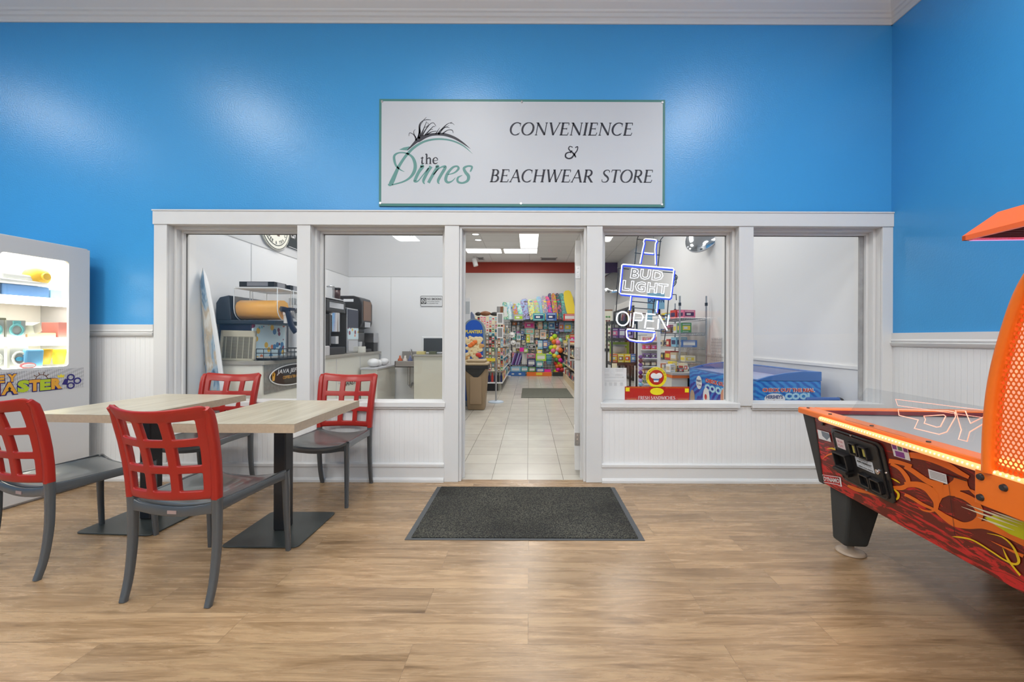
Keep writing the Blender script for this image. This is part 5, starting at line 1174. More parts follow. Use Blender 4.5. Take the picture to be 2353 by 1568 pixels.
o = MB().box((-.08, -.10, 0), (.08, .10, .16)).build('napkin_dispenser', M_steel, bevel=.01); o.location = (-2.56, 6.78, CT + .14); tag(o, 'silver napkin dispenser at the far end of the drink counter', 'dispenser')
o = MB().box((-.07, -.09, 0), (.07, .09, .135)).build('napkin_stand', M_blackm, bevel=.004); o.location = (-2.56, 6.78, CT + .002); tag(o, 'dark block stand carrying the silver napkin dispenser', 'stand')
o = MB().box((-.07, -.05, 0), (.07, .05, .09)).build('sugar_box', M_beige, bevel=.004); o.location = (-2.52, 6.22, CT); tag(o, 'small beige sugar box in front of the tall black coffee machine', 'box')
o = MB().box((-.09, -.1, 0), (.09, .1, .12)).ball((0, 0, .15), .07, 6, sc=(1, 1.1, .6)).build('cup_lid_bin', mat('lid_grey', rgb(190, 188, 190), .4), bevel=.01); o.location = (-2.53, 5.02, CT); tag(o, 'white bin heaped with cup lids at the left edge of the second window', 'bin')
# low cabinet with bagged cups
lc = thing('low_cabinet', 'low grey cabinet in front of the drink counter end', 'cabinet', (0, 0, 0)); MB().box((-2.435, 6.05, 0), (-2.20, 6.86, .74)).build('cabinet_body', M_beige, lc, bevel=.004); MB().box((-2.437, 6.03, .74), (-2.18, 6.88, .765)).build('cabinet_top', M_cfit, lc, bevel=.003)
for i, (x, y, r) in enumerate(((-2.31, 6.2, .085), (-2.31, 6.36, .07), (-2.30, 6.62, .075))):
    o = MB().ball((0, 0, r * .75), r, 10, sc=(1, 1.25, .75)).build('plastic_bag', mat('white_bag', (.82, .82, .82, 1), .35)); o.location = (x, y, .768); tag(o, ('fat white plastic bag nearest us on the low cabinet', 'small white plastic bag in the middle of the low cabinet top', 'white plastic bag farthest back on the low cabinet')[i], 'bag', 'white bags on the low cabinet')
# sink
sk = thing('hand_sink', 'small wall sink with steel tap beside the beige cabinet', 'sink', (-1.93, 6.72, 0))
b = MB(); b.box((-.17, -.2, .74), (.17, .2, .76)); b.box((-.17, -.2, .74), (-.15, .2, .84)); b.box((.15, -.2, .74), (.17, .2, .84)); b.box((-.17, -.2, .74), (.17, -.18, .84)); b.box((-.17, .18, .74), (.17, .2, .98)); b.build('basin', mat('sink_grey', rgb(150, 146, 140), .35), sk, bevel=.006)
b = MB(); b.tube(cr([(0, .15, .84), (0, .15, .98), (0, .10, 1.02), (0, .04, .98)], 4), .01, 8); b.build('tap', M_chrome, sk)
b = MB(); b.cyl((0, 0, .45), (0, 0, .74), .02); b.tube([(0, 0, .45), (0, .1, .40), (0, .2, .45)], .018, 8); b.cyl((.05, .12, .03), (.05, .12, .7), .01); b.build('drain_pipe', M_steel, sk)
for i, (x, c_, lab) in enumerate(((-2.03, rgb(190, 90, 50), 'orange soap bottle on the small sink'), (-1.95, rgb(215, 205, 195), 'white soap bottle on the small sink'), (-1.87, rgb(90, 100, 140), 'blue soap bottle on the small sink'))):
    o = MB().lathe([(.001, 0), (.035, 0), (.035, .10), (.015, .13), (.015, .16), (.001, .16)], n=14).build('soap_bottle', mat('soap%d' % i, c_, .4)); o.location = (x, 6.57, .762); tag(o, lab, 'bottle', 'bottles on the small sink')
bc = thing('beige_cabinet', 'plain beige cabinet with brown top under the microwave', 'cabinet', (0, 0, 0)); MB().box((-1.655, 6.0, 0), (-1.12, 6.90, .935)).build('cabinet_body', mat('cabinet_cream', rgb(205, 200, 182), .45), bc, bevel=.004); MB().box((-1.67, 5.98, .935), (-1.11, 6.91, .962)).build('cabinet_top', M_ctop, bc, bevel=.003)
mw = thing('microwave', 'white microwave oven with dark window on the beige cabinet', 'microwave', (-1.39, 6.35, .962))
b = MB(); b.box((-.20, -.17, .01), (.27, .2, .26)); b.build('oven_case', M_wplastic, mw, bevel=.006); b = MB(); b.box((-.17, -.176, .035), (.13, -.17, .235)); b.build('oven_window', mat('dark_oven_glass', rgb(40, 52, 60), .15), mw); b = MB(); b.box((.15, -.176, .03), (.26, -.17, .24)); b.build('control_panel', M_cfit, mw)
for i, (x, c_, w_, lab) in enumerate(((-1.57, rgb(200, 185, 120), .06, 'pale yellow sachet box on the beige cabinet, left of the microwave'), (-1.48, rgb(80, 85, 60), .05, 'dark green sachet box at the front of the beige cabinet'))):
    o = MB().box((-w_, -.04, 0), (w_, .04, .045)).build('sachet_box', mat('sachet%d' % i, c_, .5), bevel=.003); o.location = (x + i * .08, 6.08, .962); tag(o, lab, 'box')
ns = thing('no_smoking_sign', 'white no smoking sign on the back wall of the drink corner', 'sign', (-1.62, YN - .004, 1.81))
b = MB(); b.box((-.19, -.003, -.095), (.19, .004, .095)); b.build('sign_plate', mat('sign_grey', rgb(222, 222, 222), .4), ns, bevel=.002)
b = MB(); fp = lambda u, v: (u, -.0045, v); fp2 = lambda u, v: (u, -.0055, v)
brush(b, [(x, z, .007) for x, z in rrect(-.18, -.085, .18, .085, .015, 3)], fp, 0, 1, True); poly(b, [(-.175, -.045), (-.085, -.045), (-.085, .055), (-.175, .055)], fp)
text(b, 'NO SMOKING', (-.07, .02, .165, .055), fp, 0, off=.03); text(b, 'INCLUDING VAPING', (-.07, -.012, .13, .006), fp, 0); text(b, 'E-CIGARETTES', (-.07, -.045, .11, -.027), fp, 0)
brush(b, [(-.13 + .035 * cos(a * pi / 8), .005 + .035 * sin(a * pi / 8), .008) for a in range(16)], fp2, 1, 1, True); brush(b, [(-.155, .03, .008), (-.105, -.02, .008)], fp2, 1, 1); brush(b, [(-.155, .0, .01), (-.11, .008, .01)], fp2, 1, 1)
b.build('sign_print', [mat('near_black', (.04, .04, .04, 1), .5), M_wplastic], ns)
# ================================================================= window stickers : neon, papers, sandwich sign
NYY = 3.745
def n7(u, v, d=0): X, Z = px(1400 + u / 5.805, 530 + v / 5.805, NYY); return Vector((X, NYY + d, Z))
M_neon = mat('neon_white', (1, 1, 1, 1), .5, emit=(.78, .84, 1, 1), es=1.35)
M_neonb = mat('neon_blue_glow', (.02, .04, .5, 1), .4, emit=(.03, .07, .70, 1), es=.9)  # blue glow cast by the tubes, put into the offset backing as emission
ne = thing('neon_sign', 'tilted neon beer sign with OPEN lettering, hanging in the window right of the door', 'neon sign', (0, 0, 0))
b = MB()
for pts in ([(398, 45), (375, 100), (345, 440)], [(722, 70), (690, 110), (655, 470)], [(118, 780), (95, 1070), (72, 1290)], [(800, 900), (770, 1290), (735, 1530)], [(20 + 90, 490), (270, 505)], [(720, 540), (850, 550)],
            [(370, 103), (700, 133)], [(345, 287), (680, 316)], [(285, 935), (610, 965)], [(285, 1020), (590, 1045)], [(95, 1070), (790, 1130)], [(285, 880), (270, 1290)], [(610, 880), (590, 1100)], [(72, 1290), (770, 1340)], [(100, 780), (130, 500)], [(830, 845), (900, 845), (905, 920)]):
    b.tube([n7(u, v, .022) for u, v in pts], .0045, 6)
b.build('wire_frame', M_blackm, ne)
b = MB(); strokes = [[(405, 432), (420, 350), (440, 250), (460, 165), (452, 140), (462, 112), (480, 105), (590, 112), (620, 120), (628, 140), (612, 165), (605, 250), (610, 350), (612, 445)], [(462, 292), (585, 302)],
    [(285, 870), (265, 1055)], [(640, 930), (628, 1085)]]
for s_ in strokes: b.tube([n7(u, v) for u, v in s_], .0050, 8)
rr_ = [(180, 445), (845, 498), (858, 515), (815, 880), (800, 893), (150, 838), (130, 820), (165, 455)]; b.tube([n7(u, v) for u, v in rr_], .0050, 8, closed=True)
b.tube([n7(u, v) for u, v in [(605, 1340), (240, 1312), (228, 1340), (235, 1420), (270, 1450), (360, 1470), (480, 1475), (560, 1460), (590, 1420), (600, 1365)]], .0062, 8)
b.build('neon_tube', M_neon, ne)
b = MB()
for s_ in strokes: b.tube([n7(u + 14, v + 6, .012) for u, v in s_], .0095, 6)
b.tube([n7(u + 15, v + 17, .012) for u, v in rr_], .0085, 6, closed=True)
b.tube([n7(u + 12, v + 14, .012) for u, v in [(605, 1340), (240, 1312), (228, 1340), (235, 1420), (270, 1450), (360, 1470), (480, 1475), (560, 1460), (590, 1420), (600, 1365)]], .009, 6)
b.build('neon_backing_glow', M_neonb, ne)
PN = Vector((0, 1, 0))
def tilt(o, ex, ey):
    return lambda u, v: n7(o[0] + ex[0] * u + ey[0] * v, o[1] + ex[1] * u + ey[1] * v, -.006)
def quadp(bl, brr_, tl_): return tilt(bl, (brr_[0] - bl[0], brr_[1] - bl[1]), (tl_[0] - bl[0], tl_[1] - bl[1]))
b = MB()
def ntext(s, bl, brr_, tl_, off):
    pl = quadp(bl, brr_, tl_)
    text(b, s, (0, 0, 1, 1), pl, 0, fill=False, bev=.022, off=off, sp=1.14)
    return pl
PNk = PN; PN = Vector((0, .04, 0))
ntext('BUD', (270, 635), (705, 672), (290, 497), .03); ntext('LIGHT', (165, 797), (770, 850), (180, 655), .03)
PN = PNk
b.build('neon_lettering', M_neon, ne)
b = MB()
ov = [(178 + 82 * cos(a * pi / 12), 1172 + 92 * sin(a * pi / 12)) for a in range(24)]; b.tube([n7(u, v, -.004) for u, v in ov], .0062, 8, closed=True)
for s_ in ([(312, 1290), (330, 1090)], [(335, 1090), (430, 1105), (450, 1150), (430, 1195), (340, 1195)], [(470, 1300), (500, 1095)], [(515, 1108), (612, 1115)], [(500, 1195), (590, 1203)], [(495, 1300), (595, 1305)], [(645, 1310), (655, 1175)], [(660, 1120), (770, 1325)], [(770, 1265), (790, 1125)], [(285, 1100), (275, 1275)]):
    b.tube([n7(u, v, -.004) for u, v in s_], .0062 if s_[0] != (285, 1100) else .003, 8)
b.build('neon_open_lettering', M_neon, ne)
b = MB()
random.seed(3)
for i in range(7): 
    a = [(865, 540), (890 + random.uniform(-10, 45), 600), (875 + random.uniform(-5, 50), 680), (850, 760)]
    b.tube([n7(p[0], p[1], .03 + .004 * i) for p in cr([(x, y, 0) for x, y in a], 4)], .0025, 5)
b.tube([n7(u, v, .02) for u, v in [(585, 25), (595, 105)]], .0015, 4); b.tube([n7(398, 45, .02), (px(1472, 0, NYY)[0], YB + .002, 2.26)], .0015, 4); b.tube([n7(722, 70, .02), (px(1522, 0, NYY)[0], YB + .002, 2.26)], .0015, 4)
b.build('power_cord', M_blackm, ne)
# sandwich sign standing on the inner sill against the glass
YG = 3.672
def gq(u, v, d=0): X, Z = px(u, -v, YG); return (X, YG - d, Z)
sw = thing('sandwich_sign', 'red sandwich sign with round chef hat badge behind the bottom of the neon window', 'sign', (0, 0, 0))
a0 = gq(1436, -921.5); a1 = gq(1584.5, -888)
M_sr = mat('sign_red', rgb(178, 26, 10), .4); M_sy = mat('sign_yellow', rgb(235, 215, 20), .4)
b = MB(); b.box((a0[0], YG, a0[2]), (a1[0], YG + .008, a1[2])); b.build('sign_panel', M_sr, sw, bevel=.001)
c_ = gq(1508.5, -866.5); r_ = 23.5 * YG / F
b = MB(); b.cyl((c_[0], YG, c_[2]), (c_[0], YG + .008, c_[2]), r_, n=40); b.build('badge_rim', M_sy, sw)
b = MB(); b.cyl((c_[0], YG - .001, c_[2]), (c_[0], YG + .001, c_[2]), r_ * .74, n=36, m=0); b.build('badge_centre', M_sr, sw)
b = MB(); fg = lambda u, v: (c_[0] + u * r_, YG - .002, c_[2] + v * r_); fg2 = lambda u, v: (c_[0] + u * r_, YG - .003, c_[2] + v * r_)
for (x, z, q_) in ((-.27, .15, .30), (.27, .17, .30), (0, .05, .32)): poly(b, [(x + q_ * cos(a * pi / 10), z + q_ * .9 * sin(a * pi / 10)) for a in range(20)], lambda u, v, q_=q_: (c_[0] + u * r_, YG - .002 - q_ * .003, c_[2] + v * r_), 0)
poly(b, [(-.32, -.15), (.30, -.15), (.24, -.30), (-.26, -.30)], fg2, 1); poly(b, [(-.28, -.30), (.22, -.28), (.18, -.46), (-.24, -.46)], fg2, 0)
for x in (-.25, -.12, 0, .12, .24): brush(b, [(x, -.2, .03), (x + .02, -.05, .01)], lambda u, v: (c_[0] + u * r_, YG - .004, c_[2] + v * r_), 2, 1)
b.build('chef_hat', [M_wplastic, mat('badge_blue', rgb(60, 110, 170), .4), M_black], sw)
b = MB(); s = 'GRAND ISLAND SANDWICH CO'
for i, chh in enumerate(s):
    if chh == ' ': continue
    a = radians(195 - i * 210 / (len(s) - 1))
    def f(u, v, a=a): rr = .80 + v; return (c_[0] + r_ * (rr * cos(a) + u * sin(a)), YG - .0015, c_[2] + r_ * (rr * sin(a) - u * cos(a)))
    text(b, chh, (-.035, .0, .035, .13), f, 0, off=.02, res=1)
b.build('badge_text', M_black, sw)
b = MB()
for (u0, v0) in ((1438, 890), (1574, 892)): q = [gq(u0, -v0 - 9, .0012), gq(u0 + 9, -v0 - 9, .0012), gq(u0 + 9, -v0, .0012), gq(u0, -v0, .0012)]; b.add(q, [(0, 1, 2, 3)])
q = [gq(1510 + 16 * (1 if abs(cos(t)) > .8 else 1) * cos(t), -898.8 + 8.5 * sin(t), .0012) for t in [i * pi / 6 for i in range(12)]]; b.add(q, [tuple(range(12))])
for i in range(44): 
    u = 1441 + i * 3.2
    if abs(u - 1510) > 20: b.add([gq(u, -889.8 - .8, .0012), gq(u + 1.5, -889.8 - .8, .0012), gq(u + 1.5, -889.8, .0012), gq(u, -889.8, .0012)], [(0, 1, 2, 3)])
    if abs(u - 1510) > 48: b.add([gq(u, -917, .0012), gq(u + 1.5, -917, .0012), gq(u + 1.5, -916.2, .0012), gq(u, -916.2, .0012)], [(0, 1, 2, 3)])
b.build('sign_ornament', M_sy, sw)
b = MB(); serif(b, 'FRESH SANDWICHES', (1467, -917.3, 1552, -909.8), lambda u, v: gq(u, v, .0012), 0, shear=0, wf=1.5); b.build('sign_lettering', M_wplastic, sw)
pp = thing('paper_notice', 'white printed paper notice stuck in the lower left of the neon window', 'notice', (0, 0, 0))
a0 = gq(1384, -920); a1 = gq(1440, -845); b = MB(); b.box((a0[0], YG + .001, a0[2]), (a1[0], YG + .003, a1[2])); b.build('paper_sheet', mat('paper_white', (.74, .74, .74, 1), .6), pp)
b = MB()
def gl(u0, v0, u1, v1): b.add([gq(u0, -v1, .0), gq(u1, -v1, .0), gq(u1, -v0, .0), gq(u0, -v0, .0)], [(0, 1, 2, 3)])
for v0 in (848.5, 852, 860, 863): gl(1388, v0, 1400, v0 + .5); gl(1414, v0, 1431, v0 + .5)
gl(1386, 866.5, 1434, 867); gl(1386, 875, 1434, 875.6)
for c0 in (1387, 1400, 1411, 1425):
    for v0 in (879, 881, 883, 885): gl(c0, v0, c0 + 7, v0 + .6)
b.build('notice_print', mat('pale_print', (.42, .42, .42, 1), .6), pp)
b = MB()
for (u, v) in ((1384.8, 848), (1432, 846.5), (1385.2, 867.5), (1432, 866.3)): b.ball(gq(u, -v, .001), .004, 5)
for i in range(10): p_ = gq(1407.5 + 4 * cos(i * pi / 5), -855.5 + 4 * sin(i * pi / 5), .0); b.ball(p_, .0018, 3)
b.build('notice_pin', M_cfit, pp)
# ================================================================= freezer, rack, right part of the shop
fz = thing('ice_cream_freezer', 'blue ice cream chest freezer with printed sides against the right shop wall', 'freezer', (0, 0, 0))
FX0, FX1, FY0, FY1, FZ = 2.17, 2.80, 4.0, 5.66, .80
M_fzb = mat('freezer_blue_print', rgb(40, 110, 190), .35)
tc = N(M_fzb, 'ShaderNodeTexCoord'); mp = N(M_fzb, 'ShaderNodeMapping'); mp.inputs['Rotation'].default_value = (0.5, .5, 0); mp.inputs['Scale'].default_value = (2, 2, 6); L(M_fzb, tc.outputs['Object'], mp.inputs[0])
wv = N(M_fzb, 'ShaderNodeTexWave'); wv.inputs['Scale'].default_value = 2.2; wv.inputs['Distortion'].default_value = 5; L(M_fzb, mp.outputs[0], wv.inputs['Vector'])
rp = N(M_fzb, 'ShaderNodeValToRGB'); e = rp.color_ramp.elements; e[0].position = .1; e[0].color = rgb(30, 98, 188); e[1].position = .8; e[1].color = rgb(58, 146, 214); L(M_fzb, wv.outputs['Fac'], rp.inputs[0]); L(M_fzb, rp.outputs[0], BS(M_fzb).inputs['Base Color'])
M_fzd = mat('freezer_violet_print', rgb(40, 40, 140), .35)
wv2 = N(M_fzd, 'ShaderNodeTexWave'); tc = N(M_fzd, 'ShaderNodeTexCoord'); mp = N(M_fzd, 'ShaderNodeMapping'); mp.inputs['Rotation'].default_value = (radians(35), 0, 0); L(M_fzd, tc.outputs['Object'], mp.inputs[0]); L(M_fzd, mp.outputs[0], wv2.inputs['Vector']); wv2.inputs['Scale'].default_value = 3.5; wv2.bands_direction = 'Z'; wv2.inputs['Distortion'].default_value = 6
rp = N(M_fzd, 'ShaderNodeValToRGB'); e = rp.color_ramp.elements; e[0].position = .2; e[0].color = rgb(44, 40, 150); e[1].position = .75; e[1].color = rgb(44, 118, 200); x = e.new(.42); x.color = rgb(84, 70, 176); L(M_fzd, wv2.outputs['Fac'], rp.inputs[0]); L(M_fzd, rp.outputs[0], BS(M_fzd).inputs['Base Color'])
b = MB(); b.box((FX0, FY0, .06), (FX1, FY1, FZ), 0); b.box((FX0 + .05, FY0 + .05, 0), (FX1 - .05, FY1 - .05, .06)); b.build('freezer_body', M_fzb, fz, bevel=.01)
MB().box((FX0 - .0015, FY0 + .02, .07), (FX0 + .002, FY1 - .02, FZ - .16)).build('side_picture', M_fzd, fz)
b = MB(); pr = [(FX0, FZ), (FX1, FZ), (FX1, .89), (2.62, .893), (2.45, .875), (2.30, .845), (2.20, .815)]
for y in (FY0 - .004, FY1 - .03): b.prism([(p[0], y, p[1]) for p in pr], (0, 0, 0), (0, .034, 0))
b.box((FX1 - .04, FY0, FZ), (FX1, FY1, .89)); b.box((FX0, FY0, FZ - .004), (FX0 + .03, FY1, FZ + .014)); b.build('lid_frame', mat('lid_frame_blue', rgb(62, 112, 180), .35), fz, bevel=.004)
b = MB(); c = pr[2:] ; n_ = len(c)
vs = [(p[0], FY0 + .03, p[1] - .006) for p in c] + [(p[0], FY1 - .03, p[1] - .006) for p in c]; b.add(vs, [(i, i + 1, n_ + i + 1, n_ + i) for i in range(n_ - 1)], 0, True); b.build('glass_lid', glass('lid_glass', (.8, .84, .95, 1), 1.6), fz)
b = MB(); b.box((FX0 + .03, FY0 + .03, FZ), (FX1 - .04, FY1 - .03, FZ + .002)); b.build('freezer_liner', mat('liner_pale', rgb(205, 212, 235), .4), fz)
M_txr = mat('text_red', rgb(205, 60, 50), .4); M_txc = mat('text_ice', rgb(170, 215, 235), .4); M_txb = mat('text_navy', rgb(30, 50, 120), .4)
b = MB()
fe = lambda u, v: ((u - CXV) * 3.996 / F, FY0 - .0035, HC - (-v - CYV) * 3.996 / F); fe2 = lambda u, v: ((u - CXV) * 3.99 / F, FY0 - .0055, HC - (-v - CYV) * 3.99 / F)
text(b, 'CHECK OUT THE REAL', (1752, -900, 1873, -890), fe, 4, off=.09); text(b, 'CHECK OUT THE REAL', (1753, -899, 1872, -891), fe2, 0, off=.04)
text(b, 'COOL', (1804, -917, 1868, -901), fe, 1, off=.07); text(b, 'ZONE', (1818, -937, 1882, -920), fe, 1, off=.07)
q = [fe(1781 + 24 * cos(a * pi / 14), -915 + 12.5 * sin(a * pi / 14)) for a in range(28)]; b.add(q, [tuple(range(28))], 4); text(b, "HERSHEY'S", (1762, -915, 1800, -906.5), fe2, 2, off=.03); text(b, 'Ice Cream', (1764, -924.5, 1798, -917.5), fe2, 3, shear=.2)
b.build('end_lettering', [M_txr, M_txc, M_txb, mat('text_maroon', rgb(130, 40, 70), .4), M_wplastic], fz)
def fs_(off):
    def f(u, v):
        X = FX0 - off; Y = X * F / (u - CXV); return (X, Y, HC - (-v - CYV) * Y / F)
    return f
b = MB(); f1, f2 = fs_(.004), fs_(.006)
def stext(s, u0, u1, vt0, vb0, vt1, vb1, m, off, pf):
    ya, yb_ = FX0 * F / (u0 - CXV), FX0 * F / (u1 - CXV)
    z = lambda v, Y: HC - (v - CYV) * Y / F
    zt = (z(vt0, ya) + z(vt1, yb_)) / 2; zb_ = (z(vb0, ya) + z(vb1, yb_)) / 2
    text(b, s, (ya, zb_, yb_, zt), lambda u, v: (pf, u, v), m, off=off)
stext('CHECK OUT THE REAL', 1622, 1722, 872, 882, 885, 896, 4, .10, FX0 - .003); stext('CHECK OUT THE REAL', 1622, 1722, 872, 882, 885, 896, 0, .04, FX0 - .005)
stext('COOL ZONE', 1620, 1732, 885, 902, 902, 922, 1, .07, FX0 - .003)
yc = FX0 * F / (1607 - CXV); zc_ = HC - (878 - CYV) * yc / F; q = [(FX0 - .003, yc + .09 * cos(a * pi / 12), zc_ + .085 * sin(a * pi / 12)) for a in range(24)]; b.add(q, [tuple(range(24))], 4)
text(b, "HERSHEY'S", (yc + .075, zc_ + .005, yc - .075, zc_ + .035), lambda u, v: (FX0 - .005, u, v), 2, off=.02); text(b, 'Ice Cream', (yc + .06, zc_ - .04, yc - .06, zc_ - .012), lambda u, v: (FX0 - .005, u, v), 3, shear=.2)
for (u, v, w_, m_) in ((1592, 912, .10, 5), (1624, 912, .12, 4), (1665, 915, .11, 6)):
    yc = FX0 * F / (u - CXV); zc_ = HC - (v - CYV) * yc / F; q = [(FX0 - .004, yc + w_ * .8 * cos(a * pi / 10), zc_ + w_ * sin(a * pi / 10)) for a in range(20)]; b.add(q, [tuple(range(20))], m_)
yc = FX0 * F / (1623 - CXV); zc_ = HC - (911 - CYV) * yc / F; b.add([(FX0 - .006, yc + .035 * cos(a * pi / 6), zc_ + .035 * sin(a * pi / 6)) for a in range(12)], [tuple(range(12))], 0)
b.build('side_lettering', [M_txr, M_txc, M_txb, mat('text_maroon', rgb(130, 40, 70), .4), M_wplastic, mat('ice_cream_tan', rgb(190, 160, 130), .4), mat('ice_cream_peach', rgb(215, 150, 120), .4)], fz)
# blue stacking chair by the right window
bcx = thing('blue_chair', 'blue padded chair top with black tube handle below the last window', 'chair', (2.72, 3.86, 0))
b = MB(); b.box((-.16, -.02, .46), (.15, .02, .665)); b.build('backrest', mat('blue_vinyl', rgb(56, 98, 168), .4), bcx, bevel=.015, seg=3)
b = MB(); b.tube(cr([(.15, .03, .655), (.19, .02, .64), (.215, .02, .58), (.22, .03, .4), (.22, .05, .002)], 5), .010, 8); b.tube(cr([(-.15, .03, .62), (-.17, .02, .55), (-.17, .03, .4), (-.17, .05, .002)], 5), .010, 8); b.tube([(-.17, .03, .4), (.22, .03, .4)], .01, 8); b.build('tube_frame', M_blackm, bcx)
# wire shelving
M_wire = mat('zinc_wire', (.42, .43, .45, 1), .35, .8)
wr = thing('wire_shelving', 'tall chrome wire shelving rack along the right shop wall', 'shelving', (0, 0, 0))
RX0, RX1, RY0, RY1 = 2.45, 2.88, 6.8, 8.25
for (x, y) in ((RX0, RY0), (RX1, RY0), (RX0, RY1), (RX1, RY1)):
    b = MB(); b.cyl((x, y, 0), (x, y, 1.90), .014, n=10, m=0); b.cyl((x, y, 1.74), (x, y, 1.79), .022, n=10, m=1); b.build('post', [M_wire, M_blackm], wr)
LV = (1.54, 1.30, 1.06, .82, .55, .25)
for z in LV:
    b = MB()
    for zz in (z, z - .035): b.tube([(RX0, RY0, zz), (RX1, RY0, zz), (RX1, RY1, zz), (RX0, RY1, zz)], .004, 5, closed=True)
    for i in range(12):
        x = RX0 + (RX1 - RX0) * i / 12; b.tube([(x, RY0, z - .035), (x + .018, RY0, z)], .003, 4)
    for i in range(26):
        y = RY0 + (RY1 - RY0) * i / 26; b.tube([(RX0, y, z - .035), (RX0, y + .025, z)], .003, 4); b.cyl((RX0, y, z), (RX1, y, z), .0025, n=5, caps=False)
    b.build('wire_shelf', M_wire, wr)
wg = thing('wire_grid_panel', 'black wire grid panel leaning on the right shop wall beside the rack', 'grid panel', (0, 0, 0))
b = MB()
for i in range(9): b.cyl((2.90, 6.36 + i * .045, .02), (2.93, 6.36 + i * .045, 1.22), .003, n=5)
for i in range(26): b.cyl((2.90 + .03 * i / 26, 6.36, .02 + i * .047), (2.90 + .03 * i / 26, 6.72, .02 + i * .047), .0028, n=5)
b.build('wire_grid', M_wire, wg)
COLS = {'red': rgb(205, 60, 55), 'pink': rgb(230, 120, 160), 'cream': rgb(235, 225, 190), 'white': (.75, .75, .74, 1), 'black': (.03, .03, .03, 1), 'blue': rgb(60, 110, 180), 'sky blue': rgb(130, 190, 220), 'navy': rgb(35, 45, 100), 'green': rgb(80, 150, 80),
        'lime green': rgb(170, 215, 50), 'yellow': rgb(235, 210, 60), 'orange': rgb(235, 120, 50), 'brown': rgb(130, 85, 55), 'tan': rgb(205, 185, 150), 'teal': rgb(70, 160, 165), 'purple': rgb(110, 60, 140), 'magenta': rgb(230, 40, 160), 'mint': rgb(150, 220, 200), 'grey': rgb(150, 150, 150), 'peach': rgb(240, 190, 160), 'maroon': rgb(110, 25, 35), 'lavender': rgb(170, 160, 215)}
def CM(c, r=.45): return mat(c.replace(' ', '_') + '_goods', COLS[c], r)
def goods(nm, lab, cat, x, y, z, dx, dy, dz, c, group, rz=0, bev=.003, acc=None):
    b = MB().box((-dx / 2, -dy / 2, 0), (dx / 2, dy / 2, dz))
    if acc: b.box((-dx / 2 * .75, -dy / 2 - .002, dz * .25), (dx / 2 * .75, dy / 2 + .002, dz * .7), 1); b.box((-dx / 2 - .002, -dy / 2 * .75, dz * .25), (dx / 2 + .002, dy / 2 * .75, dz * .7), 1); b.box((-dx * .25, -dy / 2 - .004, dz * .36), (dx * .1, -dy / 2, dz * .60), 2); b.box((-dx * .38, -dy / 2 - .003, dz * .80), (dx * .38, -dy / 2, dz * .87), 2); b.box((-dx * .38, -dy / 2 - .003, dz * .08), (dx * .2, -dy / 2, dz * .13), 2)
    o = b.build(nm, [CM(c), CM(acc), CM('white' if c != 'white' else 'grey')] if acc else CM(c)); o.location = (x, y, z); o.rotation_euler = (0, 0, rz); tag(o, lab, cat, group); return o
random.seed(11)
ordn = ['first', 'second', 'third', 'fourth', 'fifth', 'sixth', 'seventh', 'eighth', 'ninth', 'tenth', 'eleventh', 'twelfth', 'thirteenth', 'fourteenth', 'fifteenth']
names = ['top shelf', 'second shelf', 'third shelf', 'fourth shelf', 'fifth shelf']
pos = ['the near end', 'the near middle', 'the middle', 'the far middle', 'the far end']
cc = [['pink', 'red', 'sky blue', 'yellow', 'white'], ['green', 'white', 'brown', 'pink', 'blue'], ['blue', 'sky blue', 'red', 'cream', 'black'], ['cream', 'tan', 'red', 'black', 'brown'], ['black', 'yellow', 'purple', 'white', 'orange']]
for li in range(5):
    for k in range(5):
        y = RY0 + .16 + k * .28; x = RX0 + .15 + random.uniform(-.02, .06); h = random.uniform(.08, .17); c = cc[li][k]; ac = random.choice(['white', 'cream', 'red', 'navy', 'yellow', 'grey'])
        if ac == c: ac = 'black'
        goods('snack_box', '%s box with %s label at %s of the wire rack, %s' % (c, ac, pos[k], names[li]), 'box', x, y, LV[li] + .006, .22 + random.uniform(-.06, .04), .2, h, c, 'boxes on the chrome wire rack', random.uniform(-.2, .2), acc=ac)
# blue hanging sign with letters
bs = thing('hanging_shop_sign', 'pale blue sign with dark letters above the wire rack, behind the neon sign', 'sign', (2.52, 8.4, 0))
b = MB(); b.box((-.14, 0, 1.80), (.20, .02, 2.12)); b.build('sign_panel', mat('pale_blue_sign', rgb(130, 180, 210), .4), bs); b = MB(); text(b, 'DOWN', (-.13, 1.93, .19, 2.03), lambda u, v: (u, -.003, v), 0, off=.03); b.build('sign_lettering', M_txb, bs)
b = MB(); b.box((-.14, 0, 1.55), (.06, .02, 1.78)); b.cyl((0, .01, 1.5), (0, .01, 2.1), .008); b.build('sign_lower_panel', CM('sky blue'), bs)
b = MB(); b.cyl((.05, .01, 0), (.05, .01, 1.82), .014); b.box((-.1, -.1, 0), (.2, .12, .02)); b.build('sign_post', M_wire, bs)
